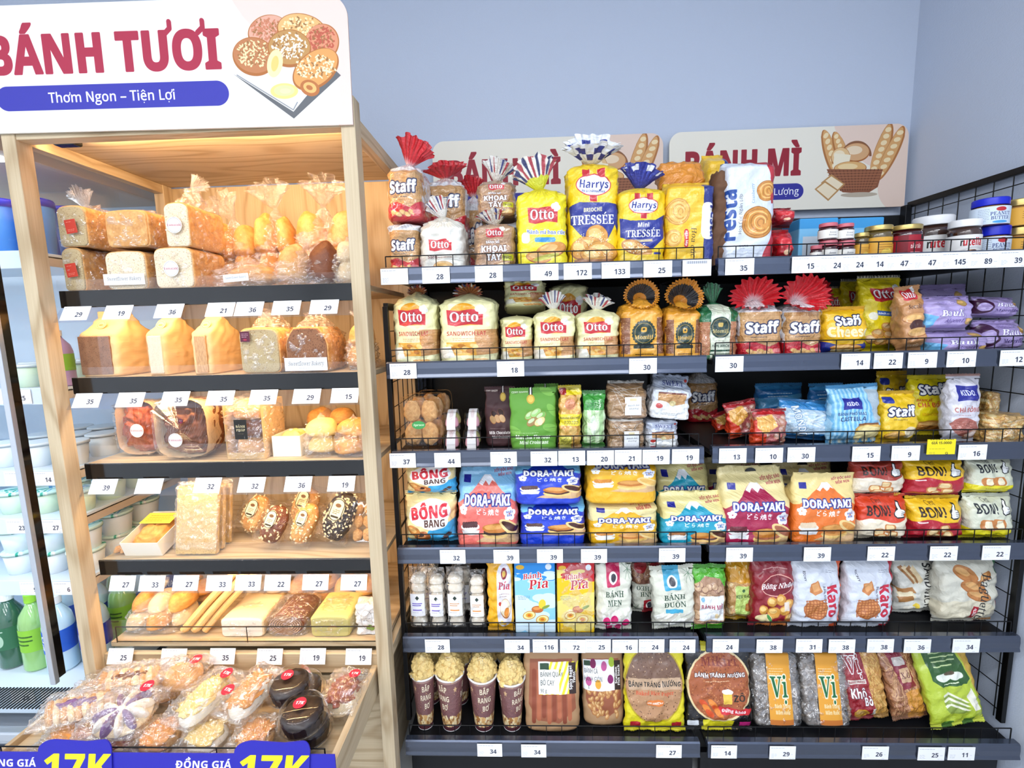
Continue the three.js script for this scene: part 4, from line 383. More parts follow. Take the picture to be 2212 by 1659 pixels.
// sheets become textures
const sheetTex = sheets.map((s) => { const t = new THREE.CanvasTexture(s.c); t.colorSpace = THREE.SRGBColorSpace; t.magFilter = THREE.LinearFilter; return t; });
const glossy = [], matte = [], filmy = [];
function refreshSheets() {
  while (glossy.length < sheets.length) {
    const i = glossy.length, t = sheetTex[i] || (sheetTex[i] = Object.assign(new THREE.CanvasTexture(sheets[i].c), { colorSpace: THREE.SRGBColorSpace }));
    glossy.push(phy({ map: t, roughness: 0.38, clearcoat: 0.55, clearcoatRoughness: 0.16, bumpMap: crinkleTex, bumpScale: 0.0016 }));
    filmy.push(phy({ map: t, roughness: 0.3, clearcoat: 1, clearcoatRoughness: 0.07, bumpMap: crinkleTex, bumpScale: 0.004 }));
    matte.push(std({ map: t, roughness: 0.6 }));
  }
}
refreshSheets();

// ---------- shape builders ----------
const skin = (A, kind = glossy) => { refreshSheets(); return kind[A.sheet]; };
const spow = (v, e) => Math.sign(v) * Math.pow(Math.abs(v), e);
// A soft body swept upwards: rings of superellipses. prof rows: [height 0..1, half width, half depth, squareness exponent, shift in z]
function sack({ w, h, d, prof, nu = 48, nv = 40, wr = 0.003, fr = 22, ridge = 0.5, crease = 0, pleat = 0, pleats = 13, A, cap = true }) {
  const pos = [], uv = [], uv1 = [], idx = [], s0 = rnd() * 50, D = 120;
  const row = (t) => { let i = 0; while (i < prof.length - 2 && t > prof[i + 1][0]) i++; const a = prof[i], b = prof[i + 1], k = clamp((t - a[0]) / (b[0] - a[0] || 1)), q = k * k * (3 - 2 * k); return [1, 2, 3, 4].map((j) => lerp(a[j] || 0, b[j] || 0, q)); };
  const add = (x, y, z, q) => { pos.push(x, y, z); const e = A ? A.uv(clamp(0.5 + x / w, 0.004, 0.996), clamp(y / h, 0.004, 0.996)) : [x / 0.12 + 0.5, y / 0.12]; uv.push(e[0], e[1]); uv1.push(q / 0.12, y / 0.12); };
  for (let j = 0; j <= nv; j++) {
    const t = j / nv, [a, b, e, oz] = row(t), X = [], Z = [], L = [0];
    for (let k = 0; k <= D; k++) { const th = -PI / 2 + (k / D) * 2 * PI; X.push(a * w / 2 * spow(Math.cos(th), e)); Z.push(b * d / 2 * spow(Math.sin(th), e)); if (k) L.push(L[k - 1] + Math.hypot(X[k] - X[k - 1], Z[k] - Z[k - 1])); }
    let m = 0;
    for (let i = 0; i <= nu; i++) {
      const want = (i % nu) / nu * L[D];
      if (i === nu) m = 0;
      while (m < D - 1 && L[m + 1] < want) m++;
      const k = (want - L[m]) / (L[m + 1] - L[m] || 1), x = lerp(X[m], X[m + 1], k), z = lerp(Z[m], Z[m + 1], k), y = t * h, r = Math.hypot(x / (w / 2), z / (d / 2)) || 1;
      let q = wr * n3(x * fr + s0, y * fr, z * fr) + wr * 0.7 * n3(x * fr * 2.3, y * fr * 2.3 + s0, z * fr * 2.3) - wr * ridge * 1.6 * Math.pow(1 - Math.abs(n3(x * fr * 0.8 + 9, y * fr * 0.8 + s0, z * fr)), 5);
      if (crease) q += crease * (Math.pow(1 - Math.abs(n3(x * 22 + s0, y * 14, z * 22 + 3)), 12) - Math.pow(1 - Math.abs(n3(x * 36 + 5, y * 26 + s0, z * 36)), 12) + 0.6 * Math.pow(1 - Math.abs(n3(x * 70, y * 50 + s0, z * 70)), 6));
      if (pleat) { const ang = Math.atan2(z / (b || 1e-3), x / (a || 1e-3)); q += pleat * sm(0.62, 0.95, t) * Math.sin(ang * pleats + 3 * n2(y * 30, s0)) * Math.hypot(a, b) * 0.8; }
      q *= Math.min(1, 0.25 + 0.75 * Math.min(a, 1)) * (j === 0 ? 0 : 1);
      add(x + q * (x / (w / 2)) / r, y + (j === nv && b > 0.02 ? wr * n3(x * 40, s0, z * 40) : 0), z + (oz || 0) * d + q * (z / (d / 2)) / r * 1.2, i / nu * L[D]);
    }
  }
  const n = nu + 1;
  for (let j = 0; j < nv; j++) for (let i = 0; i < nu; i++) { const p = j * n + i; idx.push(p, p + n, p + 1, p + 1, p + n, p + n + 1); }
  if (cap) for (const [j, fl] of [[0, 1], [nv, -1]]) { const t = j / nv, [, , , oz] = row(t), c = pos.length / 3; add(0, t * h, (oz || 0) * d, 0); for (let i = 0; i < nu; i++) { const p = j * n + i; if (fl > 0) idx.push(c, p, p + 1); else idx.push(c, p + 1, p); } }
  const g = new THREE.BufferGeometry();
  g.setAttribute('position', new THREE.Float32BufferAttribute(pos, 3)); g.setAttribute('uv', new THREE.Float32BufferAttribute(uv, 2)); g.setAttribute('uv1', new THREE.Float32BufferAttribute(uv1, 2)); g.setIndex(idx);
  g.computeVertexNormals();
  const N = g.attributes.normal;   // close the seam at the back
  for (let j = 0; j <= nv; j++) { const p = j * n, q = p + nu, v = new THREE.Vector3(N.getX(p) + N.getX(q), N.getY(p) + N.getY(q), N.getZ(p) + N.getZ(q)).normalize(); N.setXYZ(p, v.x, v.y, v.z); N.setXYZ(q, v.x, v.y, v.z); }
  return g;
}
// generic grid surface
function grid(nu, nv, P, U) {
  const pos = [], uv = [], uv1 = [], idx = [];
  for (let j = 0; j <= nv; j++) for (let i = 0; i <= nu; i++) { const p = P(i / nu, j / nv); pos.push(...p); const q = U ? U(i / nu, j / nv, p) : [i / nu, j / nv]; uv.push(...q); uv1.push(i / nu * 2, j / nv * 2); }
  for (let j = 0; j < nv; j++) for (let i = 0; i < nu; i++) { const p = j * (nu + 1) + i; idx.push(p, p + 1, p + nu + 1, p + 1, p + nu + 2, p + nu + 1); }
  const g = new THREE.BufferGeometry();
  g.setAttribute('position', new THREE.Float32BufferAttribute(pos, 3)); g.setAttribute('uv', new THREE.Float32BufferAttribute(uv, 2)); g.setAttribute('uv1', new THREE.Float32BufferAttribute(uv1, 2)); g.setIndex(idx); g.computeVertexNormals();
  return g;
}
// the gathered end of a bag above its tie: a pleated trumpet
function ruffle(W, H, A, { dep = 0.4, pleats = 21, amp = 0.1, nu = 168, nv = 9, neck = 0.006 } = {}) {
  const s0 = rnd() * 40;
  return grid(nu, nv, (u, t) => { const a = u * 2 * PI, k = Math.pow(t, 0.75), pl = 1 + amp * t * Math.cos(a * pleats + 2 * n2(t * 2, s0)), r = neck + (W / 2 - neck) * k, rz = neck + (W / 2 * dep - neck) * k; return [Math.cos(a) * r * pl, H * t * (1 - 0.35 * Math.pow(Math.abs(Math.cos(a)), 2) * t) + 0.1 * H * t * n2(u * 9, s0), Math.sin(a) * rz * pl]; }, (u, t) => (A ? A.uv(clamp(u, 0.004, 0.996), clamp(t, 0.01, 0.99)) : [u * 3, t]));
}
// a straight crimped seam with a saw-tooth edge
function seam(w, h, A, v0, v1, up = 1) {
  const n = Math.max(14, Math.round(w / 0.004)), s0 = rnd() * 9;
  return grid(n, 6, (u, t) => { const x = (u - 0.5) * w; return [x, up * (t * h - (t > 0.95 ? (Math.round(u * n) % 2) * h * 0.12 : 0)), 0.0016 * Math.sin(t * 12) + 0.004 * n2(x * 22, s0) * (0.3 + t)]; }, (u, t) => A.uv(clamp(u, 0.01, 0.99), lerp(v0, v1, t)));
}
const sticker = (name, A, w, h, parent, x, y, z, { round = 0, rot = 0, tilt = 0, yaw = 0, bend = 0 } = {}) => {
  let g;
  if (round) { g = new THREE.CylinderGeometry(0.5, 0.5, 1, 32); g.rotateX(PI / 2); g.scale(w, h, 0.0009); } else g = new THREE.BoxGeometry(w, h, 0.0009, bend ? 8 : 1, 1, 1);
  uvTo(g, A, (X) => 0.5 + X / w, (X, Y) => 0.5 + Y / h);
  if (bend) { const p = g.attributes.position; for (let i = 0; i < p.count; i++) p.setZ(i, p.getZ(i) - bend * Math.pow(p.getX(i) / (w / 2), 2)); g.computeVertexNormals(); }
  const m = mesh(name, g, skin(A, matte), parent); m.position.set(x, y, z); m.rotation.set(tilt, yaw, rot); return m;
};
const K = {};
// printed bread bag: filled body, twist tie, ruffled end
K.loafbag = (p, g) => {
  const { w, h, d, o } = p, A = PRINT[p.art], sh = o.sh || 0.74;
  mesh('bag_body', sack({ w, h, d, A, pleat: 0.006, wr: o.wr || 0.0035, prof: [[0, .9, .86, .36], [.05, 1, 1, .36], [sh, .99, .97, .42], [sh + (1 - sh) * .45, .84, .74, .6], [sh + (1 - sh) * .75, .46, .42, .8], [1, .09, .16, 1]] }), skin(A, o.film ? filmy : glossy), g);
  if (o.fan) {
    const [fa, fw, fh, tx = 0, rz = 0, dep = .4] = o.fan, F = PRINT[fa], r = mesh('gathered_end', ruffle(fw, fh, F, fa === 'fanOrange' ? { dep, pleats: 34, amp: .05, nu: 204 } : { dep }), skin(F), g);
    r.position.set(0, h - .004, 0); r.rotation.set(tx, 0, rz);
    const t = mesh('twist_tie', new THREE.TorusGeometry(.007, .0022, 6, 16), M.tie, g); t.position.set(0, h - .003, 0); t.rotation.x = PI / 2;
  }
};
// pillow pack: two crimped seams, lens-shaped body
K.pillow = (p, g) => {
  const { w, h, d, o } = p, A = PRINT[p.art], s = Math.min(.014, h * .07), m = skin(A, o.film ? filmy : glossy);
  const B0 = { name: A.name, sheet: A.sheet, uv: (u, v) => A.uv(u, lerp(s / h, 1 - s / h, v)) };
  const body = mesh('bag_body', sack({ w, h: h - 2 * s, d, A: B0, wr: o.wr || .004, fr: 20, prof: [[0, 1, .1, .8], [.05, .98, .62, .7], [.14, .955, .92, .6], [.36, .94, 1, .56], [.7, .95, .86, .6], [.88, .975, .52, .7], [1, 1, .06, .8]] }), m, g);
  body.position.y = s;
  const a = mesh('top_seam', seam(w, s, A, 1 - s / h, .99), m, g); a.position.y = h - s;
  const b = mesh('bottom_seam', seam(w, s, A, s / h, .01, -1), m, g); b.position.y = s;
};
// stand-up pouch: flat sealed head, gusseted foot
K.pouch = (p, g) => {
  const { w, h, d, o } = p, A = PRINT[p.art], m = skin(A, o.matte ? matte : glossy), s = .016;
  const B0 = { name: A.name, sheet: A.sheet, uv: (u, v) => A.uv(u, v * (1 - s / h)) };
  mesh('pouch_body', sack({ w, h: h - s, d, A: B0, wr: o.wr || .0022, fr: 16, prof: [[0, .9, .8, .75], [.05, .97, 1, .7], [.3, 1, .9, .72], [.7, 1, .5, .8], [.93, 1, .1, .9], [1, 1, .04, .9]] }), m, g);
  const t = mesh('top_seam', seam(w, s, A, 1 - s / h, .99), m, g); t.position.y = h - s;
};
// square-bottomed bag whose head closes to a flat ridge (with a hand hole strip)
K.gable = (p, g) => {
  const { w, h, d, o } = p, A = PRINT[p.art], sh = o.sh || .6, z1 = o.fold || 0;
  const gb = mesh('bag_body', sack({ w, h, d, A, wr: o.wr || .0035, fr: 17, prof: [[0, .95, .92, .3], [.04, 1, 1, .3, 0], [sh, .99, .97, .34, 0], [sh + (1 - sh) * .5, .98, .5, .5, z1 * .4], [sh + (1 - sh) * .82, .985, .12, .7, z1 * .8], [1, .985, .03, .8, z1]] }), skin(A), g);
  if (o.flap) { const f = mesh('folded_flap', sack({ w: w * .98, h: o.flap, d: d * .5, wr: .004, prof: [[0, .95, .7, .5], [.4, 1, 1, .4], [.8, .98, .9, .4], [1, .85, .5, .5]] }), M.orangeFoil, g); f.position.set(-.006, h * .93, -d * .2); f.rotation.x = -.3; }
  if (o.side) { const f = mesh('side_gusset', sack({ w: d * .5, h: h * .92, d: d * .85, wr: .006, prof: [[0, 1, 1, .4], [.8, 1, 1, .4], [1, .4, .8, .5]] }), M.kraftDark, g); f.position.set(-w * .5, 0, -d * .06); }
  if (o.hole) { const hh = mesh('hand_hole', new THREE.CircleGeometry(.012, 18, 0, PI), M.black, gb); hh.position.set(0, h * .93, z1 * d + .5 * d * .12 + .002); hh.scale.set(1.4, 1, 1); }
};
M.orangeFoil = phy({ color: 0xd98a24, roughness: .35, clearcoat: .5, bumpMap: crinkleTex, bumpScale: .003 });
// carton
K.carton = (p, g) => {
  const { w, h, d, o } = p, A = PRINT[p.art];
  const b = new RoundedBoxGeometry(w, h, d, 3, .004); b.translate(0, h / 2, 0); uvTo(b, A, (x) => .5 + x / w, (x, y) => y / h);
  mesh('carton_body', b, skin(A, matte), g);
  if (o.flap) { const f = mesh('folded_flap', bx(w * .98, .006, d * .6, 0, h + .003, 0, .002), skin(A, matte), g); uvTo(f.geometry, A, () => .5, () => .98); }
  if (o.wrap) mesh('cellophane', sack({ w: w * 1.03, h: h * 1.01, d: d * 1.05, wr: .0025, prof: [[0, 1, 1, .3], [.95, 1, 1, .3], [1, .95, .9, .4]] }), M.film, g);
};
// lathe helper: profile [[r, y], ...]
const lathe = (pts, seg = 40) => new THREE.LatheGeometry(pts.map(([a, b]) => new THREE.Vector2(a, b)), seg);
K.jar = (p, g) => {
  const { w, h, o } = p, r = w / 2, A = PRINT[p.art], lid = h * (o.lid || .2);
  const jb = mesh('jar_body', lathe([[0, 0], [r * .9, 0], [r, h * .06], [r, h - lid - h * .16], [r * .97, h - lid - h * .1], [r * .86, h - lid], [0, h - lid]]), M[o.fill], g);
  const [l0, l1] = o.label || [.12, .6], L = mesh('jar_label', grid(48, 1, (u, t) => { const a = (u - .5) * 2 * PI; return [Math.sin(a) * (r + .0006), h * lerp(l0, l1, t), Math.cos(a) * (r + .0006)]; }, (u, t) => A.uv(clamp(u, .002, .998), clamp(t, .01, .99))), skin(A, matte), jb);
  if (o.turn) L.rotation.y = o.turn;
  const ld = mesh('lid', lathe([[0, 0], [r * .93, 0], [r * .95, lid * .1], [r * .95, lid * .88], [r * .9, lid], [0, lid]]), M[o.cap], g); ld.position.y = h - lid;
};
K.cup = (p, g) => {
  const { w, h } = p, A = PRINT.cupWrap, r = w / 2, rb = r * .66, hc = h * (p.o.dome ? .68 : .7), turn = p.o.turn || 0;
  mesh('cup_wall', grid(48, 4, (u, t) => { const a = (u - .5) * 2 * PI + turn, R = lerp(rb, r, t); return [Math.sin(a) * R, .004 + t * (hc - .004), Math.cos(a) * R]; }, (u, t) => A.uv(clamp(u, .002, .998), clamp(t, .01, .99))), skin(A), g);
  mesh('cup_base', lathe([[0, 0], [rb, 0], [rb, .005], [0, .005]]), M.lidWhite, g);
  const rim = mesh('rim', new THREE.TorusGeometry(r, .003, 8, 40), M.lidWhite, g); rim.rotation.x = PI / 2; rim.position.y = hc;
  const parts = [];
  parts.push(new THREE.SphereGeometry(1, 24, 12, 0, 2 * PI, 0, PI / 2).scale(r * .86, (h - hc) * .78, r * .86).translate(0, hc - .004, 0).toNonIndexed());
  for (let k = 0; k < 130; k++) { const a = rnd() * 6.28, e = Math.sqrt(rnd()), q = rr(.0075, .011), R = r * .88 * e, y = hc - .004 + (h - hc) * .86 * Math.sqrt(Math.max(0, 1 - e * e)) * rr(.75, 1); const s = new THREE.IcosahedronGeometry(q, 1), v = s.attributes.position, o = rnd() * 20; for (let i = 0; i < v.count; i++) { const m = 1 + .35 * n3(v.getX(i) * 150 + o, v.getY(i) * 150, v.getZ(i) * 150); v.setXYZ(i, v.getX(i) * m, v.getY(i) * m, v.getZ(i) * m); } s.deleteAttribute('uv'); s.setAttribute('uv', new THREE.Float32BufferAttribute(v.count * 2, 2)); s.computeVertexNormals(); s.translate(Math.cos(a) * R, y, Math.sin(a) * R); parts.push(s); }
  mesh('popcorn', merge(parts), M.popcorn, g).userData.kind = 'stuff';
  mesh('dome_lid', lathe([...Array(12)].map((_, i) => { const a = i / 11 * PI / 2; return [Math.max(.0005, r * .98 * Math.cos(a)), hc + (h - hc) * Math.sin(a) * 1.02]; })), M.clear, g);
};
// bread shapes
function lump(a, b, c, { n = 2.2, flat = .35, wr = .04, f = 18, seg = 30 } = {}) {   // half sizes, base at y = 0
  const g = new THREE.SphereGeometry(1, seg, Math.round(seg * .7)), P = g.attributes.position, s0 = rnd() * 30;
  for (let i = 0; i < P.count; i++) { let x = P.getX(i), y = P.getY(i), z = P.getZ(i); const e = 2 / n; x = spow(x, e); z = spow(z, e); y = y < 0 ? y * flat : spow(y, .9); const q = 1 + wr * n3(x * a * f + s0, y * b * f, z * c * f); P.setXYZ(i, x * a * q, (y + flat) / (1 + flat) * 2 * b * q, z * c * q); }
  g.computeVertexNormals(); return g;
}
function loafShape(w, h, d, { dome = .12, e = .3 } = {}) {   // extruded slice, cut face to +z
  const s = new THREE.Shape(), r = Math.min(w, h) * e * .5, top = h * (1 - dome);
  s.moveTo(-w / 2 + r, 0); s.lineTo(w / 2 - r, 0); s.quadraticCurveTo(w / 2, 0, w / 2, r); s.lineTo(w / 2, top - r); s.quadraticCurveTo(w / 2 + w * .03, top + r * .6, w * .3, h * .99); s.quadraticCurveTo(0, h * 1.02, -w * .3, h * .99); s.quadraticCurveTo(-w / 2 - w * .03, top + r * .6, -w / 2, top - r); s.lineTo(-w / 2, r); s.quadraticCurveTo(-w / 2, 0, -w / 2 + r, 0);
  const g = new THREE.ExtrudeGeometry(s, { depth: d, bevelEnabled: true, bevelSize: .003, bevelThickness: .003, bevelSegments: 2, curveSegments: 10, steps: 1 });
  const u = g.attributes.uv; for (let i = 0; i < u.count; i++) u.setXY(i, u.getX(i) * 6, u.getY(i) * 6);
  g.translate(0, .003, -d / 2); return g;
}
const filmOver = (w, h, d, { head = .25, wr = .006, neck = .1, mat = M.film, name = 'film_wrap' } = {}, g) => mesh(name, sack({ w: w + .012, h: h * (1 + head), d: d + .014, wr: wr * .7, crease: .006, nu: 110, nv: 72, ridge: .8, pleat: .008, prof: [[0, .96, .95, .34], [.05, 1, 1, .36], [.86 / (1 + head), 1, 1, .42], [1.08 / (1 + head), .72, .66, .7], [.94, .4, neck * 3, .9], [1, .5, neck, 1]] }), mat, g);
// sliced loaf in clear film, cut face to the front
K.clearloaf = (p, g) => {
  const { w, h, d, o } = p, lh = h / (1 + (o.head || 0));
  const cr = mesh('crust', loafShape(w, lh, d, { dome: o.dome || .1 }), M[o.crust || 'crust'], g);
  const f = loafShape(w * .95, lh * .95, .004, { dome: o.dome || .1 }); const m = mesh('cut_face', f, M[o.crumb || 'crumb'], cr); m.position.set(0, lh * .02, d / 2 + .002);
  const fw = filmOver(w, lh, d, { head: o.head || .06, wr: o.wr || .005 }, g);
  if (o.red) sticker('paper_label', PRINT.redLabelTag, .03, .036, fw, w * .08, lh * .5, d / 2 + .0155, { rot: .12 });
  if (o.band) { sticker('printed_band', PRINT.bakeryBand, w * 1.06, lh * .3, fw, 0, lh * (o.bandY || .28), d / 2 + .0155); }
  if (o.round) sticker('round_label', PRINT.roundSticker, .042, .042, fw, o.rx || 0, lh * (o.ry || .45), d / 2 + .0155, { round: 1 });
  if (o.plum) sticker('paper_label', PRINT.plumTag, .026, .028, fw, -w * .3, lh * .85, d / 2 + .0155);
  if (o.twist) { const t = mesh('twisted_film_end', ruffle(o.twist, o.twist * .9, null, { dep: .6, amp: .25 }), M.film, g); t.position.set(o.tx || 0, h * .98, 0); t.rotation.z = o.tr || 0; }
};
// buns in a tied clear bag
K.bunbag = (p, g) => {
  const { w, h, d, o } = p, n = o.n || 3, mat = M[o.bun || 'goldBun'];
  for (let k = 0; k < n; k++) { const col = k % Math.ceil(n / (o.rows || 1)), row = Math.floor(k / Math.ceil(n / (o.rows || 1))), bw = w / Math.ceil(n / (o.rows || 1)) * .56, b = mesh('bun', lump(bw, h * (o.bh || .5) / (o.rows || 1), d * .42, { wr: .06 }), k % 2 && o.alt ? M[o.alt] : mat, g); b.position.set(-w / 2 + bw * .93 * (2 * col + 1), .006 + row * h * .4, rr(-.1, .12) * d); b.rotation.y = rr(-.4, .4); b.rotation.z = rr(-.15, .15); }
  const cb = mesh('clear_bag', sack({ w, h, d, wr: .006, crease: .007, nu: 110, nv: 72, ridge: .9, pleat: .012, prof: [[0, .9, .9, .45], [.06, 1, 1, .45], [.5, 1, 1, .5], [.72, .75, .7, .7], [.9, .25, .25, .9], [1, .07, .1, 1]] }), M.film, g);
  if (o.twist) { const t = mesh('twisted_film_end', ruffle(o.twist, o.twist * .8, null, { dep: .7, amp: .3, pleats: 11 }), M.film, g); t.position.set(0, h - .004, 0); t.rotation.set(o.tf || .3, 0, o.tr || 0); }
  if (o.tag) sticker('printed_label', PRINT[o.tag], .07, .02, cb, 0, h * .28, d / 2 + .006, { rot: .06 });
};
// kraft paper loaf bag, folded over at the top, with a window
K.paperbag = (p, g) => {
  const { w, h, d, o } = p, sx = o.win || .5, y0 = .66;
  const side = sack({ w, h: h * .93, d, wr: .0022, fr: 14, ridge: .5, nu: 56, prof: [[0, .97, .97, .16], [.03, 1, 1, .16], [y0, .99, .98, .18], [.88, .86, .42, .3], [1, .84, .06, .4]] });
  const pb = mesh('paper_body', side, M.kraft, g);
  const f = mesh('folded_top', bx(w * .86, h * .13, .012, 0, 0, 0, .003), M.kraft, g); f.position.set(0, h * .925, .004);
  const ww = w * sx, wx = (o.wx || 0) * w;
  const pane = mesh('bread_in_window', bx(ww, h * .58, .006, wx, h * .32, d / 2 - .0005, .003), M[o.crumb || 'darkBread'], g);
  const film = mesh('window_film', bx(ww * 1.04, h * .6, .001, wx, h * .32, d / 2 + .0045, .0004), M.clear, g);
  sticker('stamp', PRINT.kraftStamp, .028, .028, pb, wx, h * .78, d * .3, { round: 1, tilt: -.55 });
};
// cake baked in a rounded paper tub lying on its side, open end to the front
K.tub = (p, g) => {
  const { w, h, d, o } = p, s = sack({ w: w * .98, h: d, d: h * .98, wr: .0012, nu: 56, nv: 12, cap: false, prof: [[0, .86, .86, .5], [1, 1, 1, .5]] });
  const tube = mesh('paper_tub', s, M.cup, g); tube.rotation.x = PI / 2; tube.position.set(0, h * .535, -d / 2); tube.scale.y = 1;
  const c = mesh('cake', lump(w * .47, d * .5, h * .46, { n: 3.4, flat: .8, wr: .1, f: 46, seg: 48 }), M[o.cake], g); c.rotation.x = PI / 2; c.position.set(0, h * .535 - .003, -d * .5);
  const back = mesh('tub_bottom', sack({ w: w * .86, h: .002, d: h * .86, wr: 0, nv: 1, prof: [[0, 1, 1, .5], [1, 1, 1, .5]] }), M.cup, g); back.rotation.x = PI / 2; back.position.set(0, h * .535, -d / 2);
  const fl = mesh('film_wrap', sack({ w: w * 1.0, h: d * 1.06, d: h * 1.0, wr: .002, crease: .003, nu: 84, nv: 40, prof: [[0, .9, .9, .5], [.92, 1, 1, .5], [1, 1, 1, .5]] }), M.filmThin, g); fl.rotation.x = PI / 2; fl.position.set(0, h * .535, -d / 2);
  sticker('round_label', PRINT.roundSticker, .04, .04, g, o.sx || 0, h * (o.sy || .4), d / 2 + .012, { round: 1 });
  if (o.dot) sticker('small_seal', PRINT.plumTag, .014, .014, g, .012, h * .68, d / 2 + .012, { round: 1 });
};
// open-fronted paper box with rolls
K.breadbox = (p, g) => {
  const { w, h, d, o } = p, t = .002;
  mesh('paper_box', merge([bx(w, t, d, 0, t / 2, 0, .0008), bx(t, h, d, -w / 2, h / 2, 0, .0008), bx(t, h, d, w / 2, h / 2, 0, .0008), bx(w, h, t, 0, h / 2, -d / 2, .0008), bx(w, h * .12, t, 0, h * .06, d / 2, .0008)]), M.kraft, g);
  for (let k = 0; k < (o.n || 3); k++) { const b = mesh('bread_roll', lump(w * .45, h / (o.n || 3) * .62, d * .42, { wr: .08, n: 2.6 }), M[k % 2 ? 'choc' : 'crust'], g); b.position.set(0, t + k * h / (o.n || 3) * .95, d * .02); }
  filmOver(w, h, d, { head: .12, wr: .004 }, g);
  if (o.badge) sticker('black_label', PRINT.blackBadge, .036, .056, g, 0, h * .55, d / 2 + .013);
};
// flat clear box with pastries: base, lid, contents
K.clam = (p, g) => {
  const { w, h, d, o } = p, t = .0012;
  const shell = sack({ w, h, d, wr: .0006, nu: 60, nv: 18, prof: [[0, .86, .86, .28], [.04, .9, .9, .28], [.46, .94, .94, .25], [.48, .99, .99, .22], [.52, .99, .99, .22], [.55, .94, .94, .25], [.96, .88, .88, .28], [1, .84, .84, .3]] });
  const cs = mesh('clear_shell', shell, M.clear, g);
  const n = o.n || 4, cols = o.cols || 2;
  for (let k = 0; k < n; k++) { const a = w * .84 / cols / 2, b = d * .84 / Math.ceil(n / cols) / 2, m = mesh(o.item || 'cookie', lump(a * .97, h * (o.hh || .22), b * .97, { wr: .1, f: 60, n: o.sq || 2.2 }), M[o.mat || 'cookie'], g); m.position.set(-w * .42 + a * (2 * (k % cols) + 1), h * .06, -d * .42 + b * (2 * Math.floor(k / cols) + 1)); }
  if (o.oval) { const s = sticker('oval_label', PRINT.ovalSticker, .04, .024, cs, 0, h + .0015, 0, { round: 1, tilt: -PI / 2 }); }
  if (o.dot) sticker('round_label', PRINT.dot17, .03, .022, g, o.dx || 0, h + .0015, o.dz || 0, { round: 1, tilt: -PI / 2 });
};
K.mochi = (p, g) => {
  const { w, h, d } = p;
  for (let k = 0; k < 2; k++) { const b = mesh('rice_cake', lump(w * .36, h * .36, d * .22, { wr: .03 }), k ? M.greenCake : M.pinkCake, g); b.position.set(0, .004, d * (k ? -.24 : .24)); }
  mesh('clear_tray', sack({ w, h: h * .98, d, wr: .0008, prof: [[0, .9, .9, .35], [.5, 1, 1, .35], [.95, .9, .92, .4], [1, .7, .8, .5]] }), M.clear, g);
  const A = PRINT.mochiBand, e = h * 1.01;
  mesh('paper_band', grid(20, 4, (u, t) => { const a = u * PI, x = (t - .5) * w * .46; return [x, Math.sin(a) * e * .98 + .003, -Math.cos(a) * d * .53]; }, (u, t) => A.uv(clamp(t, .02, .98), clamp(1 - u, .02, .98))), skin(A, matte), g);
};
M.pinkCake = std({ color: 0xe8a8b4, roughness: .7 });
// slim clear tube with stacked wafers
K.tube = (p, g) => {
  const { w, h, d, o } = p;
  for (let k = 0; k < 6; k++) { const b = mesh('rice_cake', lump(w * .4, h * .072, d * .4, { wr: .06, n: 3 }), M.cream, g); b.position.set(0, .012 + k * h * .138, 0); }
  const sl = mesh('clear_sleeve', sack({ w, h, d, wr: .003, crease: .003, nu: 64, nv: 70, prof: [[0, 1.06, .2, .6], [.08, .98, .9, .5], [.2, .95, 1, .5], [.84, .95, 1, .5], [.93, .98, .5, .6], [1, 1.06, .08, .8]] }), M.film, g);
  sticker('paper_label', PRINT[o.lab], w * .78, h * .36, sl, 0, h * .44, d * .52 + .003, { bend: .004 });
};
// sliced cake in a cellophane pack
K.cakepack = (p, g) => {
  const { w, h, d, o } = p, A = PRINT[p.art];
  const pk = mesh('pack_body', sack({ w, h, d, A, wr: .004, fr: 22, ridge: .8, nv: 44, prof: o.head ? [[0, .92, .9, .3], [.06, 1, 1, .32], [.66, 1, 1, .36], [.8, .9, .6, .5], [1, .95, .06, .8]] : [[0, .92, .9, .3], [.06, 1, 1, .32], [.94, 1, 1, .36], [1, .9, .85, .5]] }), skin(A, filmy), g);
  if (o.label) sticker('paper_label', PRINT.cakeSticker, w * .4, h * .5, pk, w * .12, h * .36, d / 2 + .003);
};
// folded noodle-like rice paper in clear film with a printed sleeve
K.sleeve = (p, g) => {
  const { w, h, d, o } = p, A = PRINT.viSleeve, Q = PRINT.ricePaper;
  mesh('rice_paper_stack', sack({ w: w * .96, h: h * .8, d: d * .9, A: Q, wr: .004, prof: [[0, .95, .95, .3], [.9, 1, 1, .3], [1, .9, .9, .5]] }), skin(Q, filmy), g);
  mesh('clear_bag', sack({ w, h, d, wr: .004, crease: .005, nu: 90, nv: 70, prof: [[0, .95, .95, .32], [.05, 1, 1, .32], [.78, 1, 1, .36], [.92, .96, .3, .6], [1, 1, .04, .8]] }), M.film, g);
  const sw = w * .48, H = h * .82;
  mesh('printed_sleeve', grid(6, 22, (u, t) => { const k = clamp(t / .78), b = clamp((t - .78) / .22); return [(u - .5) * sw + w * .04, Math.min(.006 + k * H, H) + b * .02, d / 2 + .006 - b * d * .8 - .004 * Math.pow(Math.abs(u - .5) * 2, 3)]; }, (u, t) => A.uv(clamp(u, .01, .99), clamp(t, .01, .99))), skin(A, matte), g);
};
